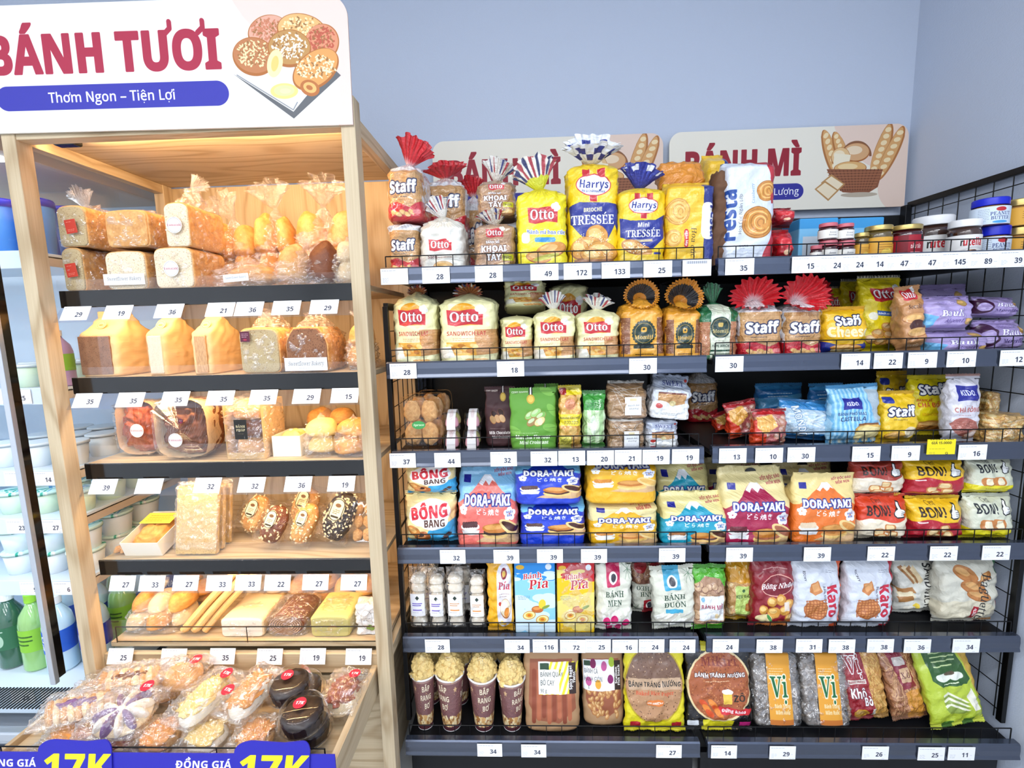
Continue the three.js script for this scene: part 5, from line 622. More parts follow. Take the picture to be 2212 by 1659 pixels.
// oblong seeded loaf in film
K.seedloaf = (p, g) => {
  const { w, h, d, o } = p;   // w across, h the long side, d thickness; leans against what is behind it
  const body = lump(w * .46, d * .46, h * .47, { n: 2.5, wr: .06 }); body.rotateX(PI / 2); body.translate(0, h / 2, -d * .45);
  const lf = mesh('loaf', body, M[o.mat || 'choc'], g);
  const seeds = [], P = body.attributes.position, N = body.attributes.normal;
  for (let k = 0; k < (o.seeds || 150); k++) { const i = Math.floor(rnd() * P.count); if (N.getZ(i) < .1) continue; const s = new THREE.SphereGeometry(1, 5, 4); s.scale(0.003, .0046, .002); s.rotateZ(rnd() * 3); s.translate(P.getX(i) + rr(-.004, .004), P.getY(i) + rr(-.004, .004), P.getZ(i)); seeds.push(s); }
  if (seeds.length) mesh('seeds', merge(seeds), M.seed, lf).userData.kind = 'stuff';
  const f = mesh('film_wrap', sack({ w: w * 1.12, h: h * 1.06, d: d * 1.15, wr: .004, crease: .004, nu: 72, nv: 60, prof: [[0, 1, .06, .8], [.1, .98, .8, .6], [.5, .96, 1, .55], [.9, .98, .8, .6], [1, 1, .06, .8]] }), M.filmThin, g); f.position.y = -h * .03 + .002;
  sticker('oval_label', PRINT.ovalBadge, w * .46, w * .7, f, 0, h * .64, d * .6, { round: 1 });
};
// square nut slab
K.slab = (p, g) => {
  const { w, h, d } = p;
  const geo = new THREE.BoxGeometry(w * .96, h * .96, d, 26, 26, 3), P = geo.attributes.position, s0 = rnd() * 9;
  for (let i = 0; i < P.count; i++) { const x = P.getX(i), y = P.getY(i), z = P.getZ(i), q = .0026 * n3(x * 120 + s0, y * 120, z * 90) + .0016 * n3(x * 300, y * 300, z * 90 + s0); P.setXYZ(i, x + q, y + q, z + q); }
  geo.computeVertexNormals(); geo.translate(0, h / 2, 0);
  mesh('nut_slab', geo, M.nut, g);
  mesh('film_wrap', sack({ w: w * 1.06, h: h * 1.05, d: d * 1.7, wr: .002, crease: .003, nu: 72, nv: 60, prof: [[0, 1, .2, .5], [.1, 1, 1, .3], [.9, 1, 1, .3], [1, 1, .2, .5]] }), M.film, g);
};
M.nut = std({ map: crumbTex, color: 0xe9d2a0, roughness: .8 });
// open card tray with pastry and label
K.cardtray = (p, g) => {
  const { w, h, d, o } = p, t = .0018;
  mesh('card_tray', merge([bx(w, t, d, 0, t, 0, .0006), bx(t, h, d, -w / 2, h / 2, 0, .0006), bx(t, h, d, w / 2, h / 2, 0, .0006), bx(w, h, t, 0, h / 2, d / 2, .0006), bx(w, h, t, 0, h / 2, -d / 2, .0006)]), M.cream, g);
  const b = mesh('pastry', lump(w * .44, h * .5, d * .45, { wr: .12, f: 40, n: 3 }), M[o.mat || 'goldBun'], g); b.position.y = .004;
  if (o.lab) sticker('yellow_label', PRINT.yellowLabelTag, w * .85, d * .34, g, 0, h * 1.15 + .004, -d * .18, { tilt: -PI / 2 });
};
// breadsticks
K.sticks = (p, g) => {
  const { w, h, d, o } = p;
  for (let k = 0; k < 5; k++) { const c = new THREE.CatmullRomCurve3([new THREE.Vector3(-w * .5, 0, d * .4), new THREE.Vector3(-w * .15, h * .36, d * .1 + rr(-.004, .004)), new THREE.Vector3(w * .2, h * .68, -d * .15), new THREE.Vector3(w * .48, h * .97, -d * .4)]), s = new THREE.TubeGeometry(c, 20, .0105, 10); const P = s.attributes.position; for (let i = 0; i < P.count; i++) { const q = .0012 * n3(P.getX(i) * 60 + k, P.getY(i) * 60, P.getZ(i) * 60); P.setXYZ(i, P.getX(i) + q, P.getY(i) + q, P.getZ(i) + q); } s.computeVertexNormals(); const m = mesh('breadstick', s, M.stick, g); m.position.set((k - 2) * .017, .011 + (k % 2) * .012, (k % 2) * .012); }
};
M.stick = std({ color: 0xe2b878, roughness: .6, bumpMap: lumpTex, bumpScale: .001 });
// Swiss roll in film
K.swissroll = (p, g) => {
  const { w, h, d } = p;
  const b = new THREE.CylinderGeometry(h * .46, h * .46, d, 40); b.rotateX(PI / 2); b.scale(w / h, 1, 1); b.translate(0, h * .47, 0); mesh('sponge', b, M.choc, g);
  const f = new THREE.CircleGeometry(h * .45, 40); f.scale(w / h, 1, 1); const m = mesh('cut_face', f, M.roll, g); m.position.set(0, h * .47, d / 2 + .0012);
  filmOver(w, h, d, { head: .3, wr: .005 }, g);
};
// filled pastry under film with a red price dot
K.pastry = (p, g) => {
  const { w, h, d, o } = p;
  if (o.kind === 'braid') { for (let k = 0; k < 9; k++) { const b = mesh('braid_ridge', lump(w * .07, h * .4, d * .42, { wr: .08 }), k % 2 ? M.paleBun : M.crust, g); b.position.set(-w * .38 + k * w * .095, h * .1, 0); b.rotation.y = .45; } const f = mesh('filling', lump(w * .38, h * .44, d * .13, { wr: .2, f: 50 }), M[o.fill || 'purple'], g); f.position.y = h * .16; }
  else if (o.kind === 'star') { for (let k = 0; k < 11; k++) { const b = mesh('pastry_petal', lump(w * .24, h * .4, d * .075, { wr: .08 }), k % 2 ? M.purple : M.cream, g); const a = k / 11 * 2 * PI; b.position.set(Math.cos(a) * w * .22, h * .1, Math.sin(a) * d * .22); b.rotation.y = -a; } const c = mesh('pastry_middle', lump(w * .1, h * .4, d * .1), M.cream, g); c.position.y = h * .14; mesh('pastry_base', lump(w * .44, h * .2, d * .44), M.paleBun, g); }
  else { const bn = mesh('bun', lump(w * .44, h * .42, d * .43, { wr: .08, n: o.n || 2.2 }), M[o.mat || 'goldBun'], g); if (o.top) { const t = mesh('topping', lump(w * .4, h * .2, d * .38, { wr: .25, f: 70, n: o.n || 2.2 }), M[o.top], bn); t.position.y = h * .5; } }
  mesh('film_wrap', sack({ w: w * 1.08, h: d * 1.12, d: h * 1.15, wr: .004, crease: .005, nu: 80, nv: 64, prof: [[0, 1, .1, .7], [.12, .98, .85, .55], [.5, .96, 1, .5], [.88, .98, .8, .6], [1, 1, .06, .8]] }).rotateX(-PI / 2).translate(0, h * .52, d * .56), M.film, g);
  if (o.dot !== 0) sticker('price_dot', PRINT.dot17, .03, .03, g, o.dx || 0, h * 1.07, o.dz || 0, { round: 1, tilt: -PI / 2 });
};
// chocolate dome cake in a round clear box
K.domecake = (p, g) => {
  const { w, h } = p, r = w / 2, fl = new THREE.CylinderGeometry(r * .82, r * .74, h * .5, 48, 1);
  const P = fl.attributes.position; for (let i = 0; i < P.count; i++) { const a = Math.atan2(P.getZ(i), P.getX(i)), q = 1 + .03 * Math.cos(a * 24); P.setX(i, P.getX(i) * q); P.setZ(i, P.getZ(i) * q); }
  fl.computeVertexNormals(); fl.translate(0, h * .3, 0); mesh('cake', fl, M.blackCake, g);
  const t = mesh('cake_top', lump(r * .8, h * .18, r * .8, { wr: .06, f: 60 }), M.blackCake, g); t.position.y = h * .5;
  mesh('clear_box', lathe([[0, 0], [r * .84, 0], [r * .9, h * .3], [r * 1.02, h * .32], [r * 1.02, h * .36], [r * .95, h * .38], [r * .86, h * .9], [r * .7, h], [0, h]]), M.clear, g);
  sticker('price_dot', PRINT.dot17, .03, .03, g, -r * .1, h + .0015, -r * .1, { round: 1, tilt: -PI / 2 });
};
// bottle, screw cap, label
K.bottle = (p, g) => {
  const { w, h, o } = p, r = w / 2, A = PRINT[p.art];
  const bb = mesh('bottle_body', lathe([[0, 0], [r * .92, 0], [r, h * .03], [r, h * .62], [r * .85, h * .74], [r * .42, h * .86], [r * .36, h * .9], [0, h * .9]]), M[o.fill], g);
  mesh('bottle_label', grid(40, 1, (u, t) => { const a = (u - .5) * 2 * PI; return [Math.sin(a) * (r + .0006), h * lerp(.28, .58, t), Math.cos(a) * (r + .0006)]; }, (u, t) => A.uv(clamp((u - .5) * 1.6 + .5, .003, .997), clamp(t, .02, .98))), skin(A, matte), bb);
  const c = mesh('screw_cap', cyl(r * .42, h * .1, 0, 0, 0, 18), M[o.cap], g); c.position.y = h * .95;
};
M.water = phy({ color: 0xbfe0f6, roughness: .1, clearcoat: 1 }); M.teaGreen = phy({ color: 0x8fc070, roughness: .12, clearcoat: 1 }); M.darkTea = phy({ color: 0x2f5e48, roughness: .12, clearcoat: 1 }); M.capGreen = std({ color: 0x9ad83a, roughness: .4 }); M.pudding = std({ color: 0xcfe6cf, roughness: .5 }); M.tubSide = std({ color: 0xdfeaf0, roughness: .4 }); M.drinkPurple = std({ color: 0xb79ac8, roughness: .4 }); M.pouchBlue = std({ color: 0x2f7fd0, roughness: .4 });
K.pot = (p, g) => {
  const { w, h, o } = p, r = w / 2, A = PRINT.tubLid;
  mesh('pot_body', lathe([[0, 0], [r * .78, 0], [r * .94, h * .86], [0, h * .86]]), M[o.mat || 'tubSide'], g);
  const l = lathe([[0, h * .86], [r, h * .86], [r, h * .97], [r * .94, h], [0, h]]); uvTo(l, A, (x) => .5 + x / w, (x, y, z) => .5 + z / w); mesh('pot_lid', l, o.lid ? M[o.lid] : skin(A, matte), g);
};
function put(kind, art, x, y, z, w, h, d, o, name, label, category, group) {
  const g = thing(name, label, category, group);
  if (o.up) { K[kind]({ art, w, h: d, d: h, o }, g); const m = new THREE.Matrix4().makeTranslation(0, h / 2, -d / 2).multiply(new THREE.Matrix4().makeRotationX(PI / 2)); g.children.forEach((c) => c.applyMatrix4(m)); } else K[kind]({ art, w, h, d, o }, g);
  g.position.set(x, y, z);
  g.rotation.set(o.lean || 0, o.yaw || 0, o.roll || 0, 'YXZ');
  return g;
}

// ---------- the room ----------
const ORD = ['first', 'second', 'third', 'fourth', 'fifth', 'sixth', 'seventh', 'eighth', 'ninth', 'tenth'];
const BACK = -0.6, RIGHT = 1.852, LEFT = -3.2, FRONT = 6.6, TOP = 2.9;
struct('floor', bx(RIGHT - LEFT + .4, .1, FRONT - BACK + .4, (LEFT + RIGHT) / 2, -.05, (BACK + FRONT) / 2), M.floor);
struct('ceiling', bx(RIGHT - LEFT + .4, .1, FRONT - BACK + .4, (LEFT + RIGHT) / 2, TOP + .05, (BACK + FRONT) / 2), M.white);
const wallGeo = (w, h, d, x, y, z) => { const g = new THREE.BoxGeometry(w, h, d), u = g.attributes.uv, p = g.attributes.position; for (let i = 0; i < u.count; i++) u.setXY(i, p.getX(i) + p.getZ(i), p.getY(i)); return at(g, x, y, z); };
struct('wall_back', wallGeo(RIGHT - LEFT + .2, TOP, .1, (LEFT + RIGHT) / 2, TOP / 2, BACK - .05), M.wall);
struct('wall_right', wallGeo(.1, TOP, FRONT - BACK + .2, RIGHT + .05, TOP / 2, (BACK + FRONT) / 2), M.wall);
struct('wall_left', wallGeo(.1, TOP, FRONT - BACK + .2, LEFT - .05, TOP / 2, (BACK + FRONT) / 2), M.white);
struct('wall_front', wallGeo(RIGHT - LEFT + .2, TOP, .1, (LEFT + RIGHT) / 2, TOP / 2, FRONT + .05), M.white);
// ceiling lamps: recessed panels, each with its light
for (const [r, z] of [1.7, 3.0, 4.3, 5.6].entries()) for (const [q, x] of [-1.7, -.3, 1.1].entries()) {
  const t = thing('ceiling_lamp', `long white ceiling lamp panel, ${ORD[r]} row out from the shelf wall, ${['left', 'middle', 'right'][q]}`, 'ceiling lamp', 'ceiling lamp panels');
  t.position.set(x, TOP, z);
  mesh('lamp_frame', bx(1.14, .03, .3, 0, -.016, 0, .004), M.white, t);
  mesh('lamp_diffuser', bx(1.08, .006, .24, 0, -.034, 0, .002), M.lampGlow, t);
  const l = new THREE.RectAreaLight(COOL, CEILING_GLOW, 1.08, .24); l.position.set(x, TOP - .042, z); l.lookAt(x, 0, z + .0001); scene.add(l);
}

// ---------- black shelving, two bays ----------
const RY = [1.604, 1.3443, 1.0862, .7921, .506, .1889], RH = .047, deckY = (i) => RY[i] - .016, BZ = [0, 0, 0, 0, 0, .035];
function railGeo(x0, x1, y, z) {
  const s = new THREE.Shape(); [[-.02, 0], [-.003, 0], [.0005, -.004], [.0022, -.02], [.0015, -.036], [.004, -.044], [.004, -.047], [-.004, -.047], [-.005, -.02], [-.02, -.018]].forEach(([a, b], i) => (i ? s.lineTo(a, b) : s.moveTo(a, b)));
  const g = new THREE.ExtrudeGeometry(s, { depth: x1 - x0, bevelEnabled: false }); g.rotateY(-PI / 2); g.translate(x1, y, z); return g.toNonIndexed ? g : g;
}
function guardGeo(x0, x1, y, z, h = .036, step = .047, back = 0) {
  const L = [rod([x0, y + h, z], [x1, y + h, z], .0017), rod([x0, y + .003, z], [x1, y + .003, z], .0014), rod([x0, y + h, z], [x0, y, z], .0017), rod([x1, y + h, z], [x1, y, z], .0017)];
  for (let x = x0 + step; x < x1 - .01; x += step) L.push(rod([x, y + h, z], [x, y, z], .0013));
  if (back) for (const x of [x0, x1]) L.push(rod([x, y + h, z], [x, y + .004, z - back * .4], .0013));
  return merge(L);
}
const meshSide = (x, z0, z1, y0, y1, top) => {
  const L = [];
  for (let z = z0 + .03; z < z1 - .01; z += .058) L.push(rod([x, y0, z], [x, y1, z], .0016));
  for (let y = y0 + .03; y < y1; y += .075) L.push(rod([x, y, z0], [x, y, z1], .0016));
  L.push(bx(.014, y1 - y0, .018, x, (y0 + y1) / 2, z1), bx(.014, .02, z1 - z0, x, y1, (z0 + z1) / 2));
  return merge(L);
};
function bay(x0, x1, label, sideX, sideTop) {
  const t = thing('shelving_bay', label, 'shelving', 'black shop shelving bays'), w = x1 - x0, cx = (x0 + x1) / 2;
  mesh('back_panel', bx(w + .01, 1.70, .012, cx, .96, -.566), M.black, t);
  for (const x of [x0 + .004, x1 - .004]) mesh('upright', bx(.022, 1.84, .028, x, .92, -.545), M.steel, t);
  for (let i = 0; i < 6; i++) {
    const s = mesh('shelf', bx(w - .004, .014, .53 + BZ[i], cx, deckY(i) - .007, -.285 + BZ[i] / 2, .002), M.steel, t);
    mesh('price_rail', railGeo(x0, x1, RY[i], BZ[i]), M.rail, s);
    mesh('wire_guard', guardGeo(x0 + .008, x1 - .008, deckY(i), BZ[i] - .022, .048), M.wire, s);
  }
  mesh('plinth', bx(w, .1, .02, cx, .05, -.03), M.steel, t);
  mesh('wire_side', meshSide(sideX, -.55, -.035, .2, sideTop), M.wire, t);
  return t;
}
bay(.012, .9, 'left bay of the black metal shelving beside the wooden cabinet', .008, 1.5);
bay(.9231, 1.8231, 'right bay of the black metal shelving beside the grey wall', 1.832, 1.842);

// ---------- signs ----------
function sign(name, A, w, h, r, x, y, z, label, corners) {
  const s = new THREE.Shape(), [tl, tr] = corners; s.moveTo(-w / 2, 0); s.lineTo(w / 2, 0); s.lineTo(w / 2, h - tr); s.absarc(w / 2 - tr, h - tr, tr, 0, PI / 2); s.lineTo(-w / 2 + tl, h); if (tl) s.absarc(-w / 2 + tl, h - tl, tl, PI / 2, PI); else s.lineTo(-w / 2, h);
  const g = new THREE.ExtrudeGeometry(s, { depth: .005, bevelEnabled: false, curveSegments: 12 }); uvTo(g, A, (X) => .5 + X / w, (X, Y) => Y / h);
  const m = single(name, g, skin(A, matte), label, 'sign'); m.position.set(x, y, z); m.rotation.x = r; return m;
}
sign('shop_sign', PRINT.signFresh, .985, .288, 0, -.494, 1.937, .104, 'large white bakery sign with red lettering on top of the wooden cabinet', [.05, .05]).rotation.z = -.014;
sign('shop_sign', PRINT.signBread, .872, .295, -.02, .497, 1.842, -.572, 'cream bread sign half hidden behind the bags on the left bay', [.045, .045]);
sign('shop_sign', PRINT.signBread, .872, .295, -.02, 1.392, 1.842, -.572, 'cream bread sign with a bread basket picture by the wall corner', [.045, .045]);

// ---------- wooden cabinet ----------
const WY = [1.5605, 1.3225, 1.0755, .783, .525], CX0 = -.895, CX1 = -.003, WZ = .045;
{
  const t = thing('display_cabinet', 'light wood bakery display cabinet with open front and stepped shelves', 'cabinet');
  mesh('post', wbox(.036, 2.0, .042, -.016 - .001, 1.0, .081), M.wood, t); mesh('post', wbox(.036, 1.958, .042, -.878, .979, .081), M.wood, t);
  mesh('post', wbox(.036, 1.958, .042, -.878, .979, -.40), M.wood, t);
  mesh('post', wbox(.03, 1.96, .042, -.018, .98, -.40), M.wood, t); mesh('side_beam', wbox(.028, .04, .44, -.018, 1.945, -.16), M.wood, t); mesh('side_beam', wbox(.02, .035, .44, -.018, .49, -.16), M.wood, t);
  mesh('back_panel', wbox(.86, 1.945, .012, -.45, .983, -.427), M.wood, t);
  mesh('top_panel', wbox(.86, .018, .48, -.45, 1.967, -.18), M.wood, t);
  mesh('header_beam', wbox(.826, .034, .036, -.448, 1.947, .081), M.wood, t);
  mesh('side_beam', wbox(.03, .03, .44, -.878, 1.943, -.16), M.wood, t);
  for (let i = 0; i < 4; i++) {
    const s = mesh('shelf', wbox(.834, .016, .45, -.444, WY[i] - .008, -.19), M.wood, t);
    const e = mesh('black_edge', bx(.838, .046, .004, -.444, WY[i] - .022, WZ - .002, .0012), M.gloss, s);
    mesh('price_strip', bx(.838, .0015, .052, 0, 0, 0, .0005), M.strip, s).position.set(-.444, WY[i] - .064, WZ + .014); s.children[1].rotation.x = .9;
    const a = mesh('clear_guard', bx(.838, i > 1 ? .055 : .03, .002, -.444, WY[i] + (i > 1 ? .0275 : .015), WZ + .003, .0006), M.clear, s);
    mesh('led_strip', bx(.78, .005, .012, -.444, WY[i] - .0195, WZ - .016, .001), M.ledGlow, s);
  }
  const s5 = mesh('shelf', wbox(.834, .016, .46, -.444, WY[4] - .008, -.185), M.wood, t);
  mesh('front_board', wbox(.826, .06, .018, -.447, WY[4] - .05, .062), M.wood, s5);
  mesh('clear_guard', bx(.826, .075, .002, -.447, WY[4] + .0375, .052, .0006), M.clear, s5);
  mesh('wire_guard', guardGeo(-.84, -.05, WY[4] - .002, .045, .05, .4, 0), M.wire, s5);
  mesh('led_strip', bx(.78, .012, .005, -.444, 1.944, .057, .001), M.ledGlow, t);
  for (const y of [1.934, WY[0] - .024, WY[1] - .024, WY[2] - .024, WY[3] - .024]) { const up = y > 1.8, l = new THREE.RectAreaLight(WARM, up ? LED_GLOW * 1.6 : LED_GLOW, .78, .012); l.position.set(-.444, up ? 1.944 : y, up ? .052 : WZ - .016); l.lookAt(-.444, up ? 1.918 : y - .3, up ? -.4 : -.16); scene.add(l); }
  // projecting bottom tray
  const tr = mesh('tray', wbox(.84, .012, .31, -.475, .424, .215), M.wood, t);
  mesh('tray_side', wbox(.018, .085, .31, -.052, .43, .215), M.wood, tr); mesh('tray_side', wbox(.012, .03, .31, -.888, .433, .215), M.wood, tr);
  mesh('tray_front', wbox(.84, .04, .012, -.472, .42, .366), M.wood, tr);
  mesh('wire_guard', guardGeo(-.85, -.075, .436, .356, .05, .26, 0), M.wire, tr);
  mesh('clear_guard', bx(.83, .05, .002, -.472, .462, .362, .0006), M.clear, tr);
  mesh('cupboard', wbox(.8, .36, .3, -.45, .19, -.1), M.wood, t);
}
// small black lamp clip under the cabinet roof
{ const t = thing('alarm_box', 'small black device with lit indicators under the cabinet roof', 'device'); mesh('device_body', bx(.062, .02, .03, 0, -.01, 0, .006), M.gloss, t); for (const [x, c] of [[-.012, 'lidRed'], [.008, 'lidWhite']]) mesh('indicator', bx(.01, .008, .002, x, -.008, .0155, .001), M[c], t); t.position.set(-.795, 1.957, .03); }

// the blue promotion banner along the tray
{
  const t = thing('promotion_banner', 'dark blue banner with yellow 17K lettering along the tray front', 'banner'), A = PRINT.banner17, C = PRINT.seventeen;
  const b = new THREE.BoxGeometry(.93, .093, .002); uvTo(b, A, (x) => .5 + x / .93, (x, y) => .5 + y / .093); mesh('banner_strip', b, skin(A, matte), t);
  for (const x of [-.144, .316]) { const s = new THREE.Shape(); const w = .19, h = .122; s.moveTo(-w * .5, -h * .5); s.lineTo(w * .44, -h * .5); s.lineTo(w * .5, h * .3); s.quadraticCurveTo(w * .5, h * .5, w * .42, h * .5); s.lineTo(w * .2, h * .46); s.lineTo(-w * .2, h * .5); s.quadraticCurveTo(-w * .4, h * .45, -w * .42, h * .25); const g = new THREE.ExtrudeGeometry(s, { depth: .0025, bevelEnabled: false }); uvTo(g, C, (X) => .5 + X / w, (X, Y) => .5 + Y / h); const m = mesh('yellow_number', g, skin(C, matte), t); m.position.set(x, .022, .002); }
  t.position.set(-.508, .4445, .3745);
}

// ---------- price tags ----------
const tagBox = new THREE.BoxGeometry(.0755, .0425, .0012), tagGeoFor = new Map();
function priceTag(s, x, y, z, tilt, where, k, A = null, w = .0755, h = .0425, roll = 0) {
  A = A || tagPrint(s);
  if (s === 'combo') y += .017;
  if (!tagGeoFor.has(A.name)) tagGeoFor.set(A.name, uvTo(w === .0755 ? tagBox.clone() : new THREE.BoxGeometry(w, h, .0012), A, (X) => .5 + X / w, (X, Y) => .5 + Y / h));
  const m = single('price_tag', tagGeoFor.get(A.name), skin(A, matte), s === 'combo' ? 'yellow two-pack offer card on the right bay third shelf edge' : `white price tag${/\d/.test(s) ? ' reading ' + s : ''}, ${ORD[k]} from the left on the ${where}`, 'price tag', 'price tags');
  m.position.set(x, y, z + (k % 2) * .0014); m.rotation.set(tilt, 0, roll);
}

// ---------- goods ----------
// top shelf, left bay
put("loafbag", "staff", .067, 1.5885, -.133, .0897, .1518, .2, { sh: 0.88, film: 1 }, 'bread_bag', "sandwich loaf in red and clear bag, lowest beside the wooden cabinet", 'bread bag', "bread bags on the top shelf");
put("loafbag", "staff", .073, 1.7376, -.13, .1014, .1714, .17, { film: 1, fan: ["fanRed", 0.11, 0.085, 0.25, -0.45, 0.5] }, 'bread_bag', "sandwich loaf in clear bag with big red ruffle, lying on another loaf", 'bread bag', "bread bags on the top shelf");
put("loafbag", "staff", .1544, 1.5885, -.265, .1321, .1383, .15, { sh: 0.9, film: 1 }, 'bread_bag', "sandwich loaf bag hidden behind the white bread bag, under another", 'bread bag', "bread bags on the top shelf");
put("loafbag", "staff", .1603, 1.7243, -.265, .1331, .1858, .14, { film: 1, fan: ["fanRed", 0.14, 0.05, 0.5, 0.1, 0.6] }, 'bread_bag', "sandwich loaf with wide red ruffle behind the white bread bag", 'bread bag', "bread bags on the top shelf");
put("loafbag", "staff", .2351, 1.5885, -.37, .0901, .291, .14, { film: 1, fan: ["fanRed", 0.09, 0.07, 0.3, 0.2, 0.5] }, 'bread_bag', "red-topped loaf bag farthest back between white and brown bags", 'bread bag', "bread bags on the top shelf");
put("loafbag", "ottoWhite", .175, 1.5885, -.098, .1288, .165, .13, { fan: ["fanStripe", 0.075, 0.062, 0.2, 0.4, 0.5] }, 'bread_bag', "white bread bag with a red logo and striped ruffle", 'bread bag', "bread bags on the top shelf");
put("loafbag", "ottoPotato", .3219, 1.5885, -.133, .1183, .1465, .2, { sh: 0.82, film: 1, fan: ["fanStripe", 0.1, 0.055, 0.4, 0.15, 0.5] }, 'bread_bag', "brown potato bread bag with striped ruffle, lower of the two", 'bread bag', "bread bags on the top shelf");
put("loafbag", "ottoPotato", .3263, 1.7541, -.165, .1116, .113, .13, { film: 1, fan: ["fanStripe", 0.095, 0.07, 0.3, -0.2, 0.5] }, 'bread_bag', "brown potato bread bag lying on top of its twin", 'bread bag', "bread bags on the top shelf");
put("loafbag", "ottoYellow", .4557, 1.5885, -.093, .1388, .2307, .12, { sh: 0.86, fan: ["fanYellow", 0.13, 0.095, 0.15, 0.3, 0.35] }, 'bread_bag', "bright yellow bread bag with red logo and striped ruffle", 'bread bag', "bread bags on the top shelf");
put("loafbag", "brioche", .6002, 1.5885, -.11, .142, .2982, .13, { sh: 0.9, fan: ["fanCheck", 0.16, 0.075, 0.55, 0, 0.7] }, 'bread_bag', "tall yellow and blue brioche bag with checked white ruffle", 'bread bag', "bread bags on the top shelf");
put("loafbag", "miniBrioche", .7309, 1.5885, -.093, .1325, .2244, .12, { sh: 0.88, fan: ["fanBlue", 0.115, 0.07, 0.35, -0.15, 0.6] }, 'bread_bag', "smaller yellow brioche bag with dark blue ruffle", 'bread bag', "bread bags on the top shelf");
put("gable", "festaYellow", .8617, 1.5885, -.093, .1316, .2326, .12, { sh: 0.9, flap: 0.085 }, 'bread_bag', "yellow pastry bag with orange folded top and blue side", 'bread bag', "bread bags on the top shelf");
// top shelf, right bay
put("gable", "festaYellow", .9967, 1.5885, -.26, .0668, .3589, .12, { sh: 0.9 }, 'bread_bag', "yellow and orange pastry bag half hidden behind the white one", 'bread bag', "bread bags on the top shelf");
put("gable", "festaWhite", 1.0268, 1.5885, -.105, .1357, .2841, .12, { sh: 0.92, side: 1 }, 'bread_bag', "white and red pastry bag with two swirled buns", 'bread bag', "bread bags on the top shelf");
put("pillow", "redPack", 1.1426, 1.5885, -.124, .0523, .105, .1, {}, 'snack_pack', "dark red snack pack, lower one beside the white pastry bag", 'snack', "red snack packs");
put("pillow", "redPack", 1.154, 1.6999, -.14, .0546, .0572, .08, {}, 'snack_pack', "dark red snack pack, upper one below the sign", 'snack', "red snack packs");
put("carton", "bluePack", 1.2771, 1.5885, -.21, .1125, .1413, .1, {}, 'snack_box', "light blue box on the left behind the jam jars", 'snack box', "light blue boxes");
put("carton", "bluePack", 1.4225, 1.5885, -.24, .1286, .145, .1, {}, 'snack_box', "light blue box on the right behind the jam jars", 'snack box', "light blue boxes");
put("jar", "jamLabel", 1.2548, 1.5885, -.0765, .047, .0613, .053, { fill: "jam", cap: "lidRed", lid: 0.22 }, 'jam_jar', "small dark jam jar with checked lid, lower left of the stack", 'jar', "small jam jars");
put("jar", "jamLabel", 1.303, 1.5885, -.0765, .0453, .0598, .053, { fill: "jam", cap: "lidRed", lid: 0.22 }, 'jam_jar', "small dark jam jar with checked lid, lower right of the stack", 'jar', "small jam jars");
put("jar", "jamLabel", 1.2523, 1.6497, -.0765, .0468, .0475, .053, { fill: "jam", cap: "lidRed", lid: 0.22 }, 'jam_jar', "small dark jam jar with checked lid, upper left of the stack", 'jar', "small jam jars");
put("jar", "jamLabel", 1.2988, 1.6483, -.0765, .043, .0462, .053, { fill: "jam", cap: "lidRed", lid: 0.22 }, 'jam_jar', "small dark jam jar with checked lid, upper right of the stack", 'jar', "small jam jars");
put("jar", "jamLabel", 1.2089, 1.5885, -.0525, .0286, .0464, .035, { fill: "jam", cap: "lidRed", lid: 0.22 }, 'jam_jar', "single little jam jar left of the jam stack", 'jar', "small jam jars");
put("jar", "yellowLabel", 1.3478, 1.5885, -.08, .0371, .0806, .05, { fill: "olive", cap: "lidGold", lid: 0.14 }, 'jam_jar', "narrow yellow-labelled jar beside the jam stack", 'jar', "spread jars");
put("jar", "yellowLabel", 1.3977, 1.5885, -.0875, .0687, .0989, .075, { fill: "olive", cap: "lidGold", lid: 0.14, label: [0.1, 0.66] }, 'jam_jar', "large yellow-labelled jar with a gold lid", 'jar', "spread jars");
put("jar", "redLabel", 1.4743, 1.5885, -.09, .0778, .0981, .08, { turn: -0.3, fill: "jam", cap: "lidGold", lid: 0.14, label: [0.1, 0.7] }, 'jam_jar', "dark red labelled jar with a gold lid", 'jar', "spread jars");
put("jar", "cocoaLabel", 1.6289, 1.5885, -.19, .1046, .1382, .1, { turn: -0.25, fill: "cocoa", cap: "lidWhite", lid: 0.2, label: [0.04, 0.58] }, 'spread_jar', "larger cocoa spread jar with a white lid", 'jar', "spread jars");
put("jar", "cocoaLabel", 1.6291, 1.5885, -.085, .0748, .1066, .08, { turn: -0.25, fill: "cocoa", cap: "lidWhite", lid: 0.19, label: [0.04, 0.6] }, 'spread_jar', "smaller cocoa spread jar with a white lid", 'jar', "spread jars");
put("jar", "peanutLabel", 1.7226, 1.5885, -.1025, .077, .0904, .085, { turn: -0.25, fill: "peanut", cap: "lidBlue", lid: 0.3, label: [0.02, 0.66] }, 'spread_jar', "peanut butter jar with blue lid, lower of two", 'jar', "spread jars");
put("jar", "peanutLabel", 1.7038, 1.679, -.0975, .0821, .0729, .085, { turn: -0.25, fill: "peanut", cap: "lidBlue", lid: 0.28, label: [0.02, 0.66] }, 'spread_jar', "peanut butter jar with blue lid, on top of its twin", 'jar', "spread jars");
put("jar", "yellowLabel", 1.7946, 1.5885, -.1025, .0593, .0866, .085, { fill: "peanut", cap: "lidGold", lid: 0.26, label: [0.02, 0.66] }, 'spread_jar', "gold-lidded jar at the right frame edge, lower", 'jar', "spread jars");
put("jar", "yellowLabel", 1.789, 1.6759, -.1025, .0701, .0731, .085, { fill: "peanut", cap: "lidGold", lid: 0.26, label: [0.02, 0.66] }, 'spread_jar', "gold-lidded jar at the right frame edge, upper", 'jar', "spread jars");
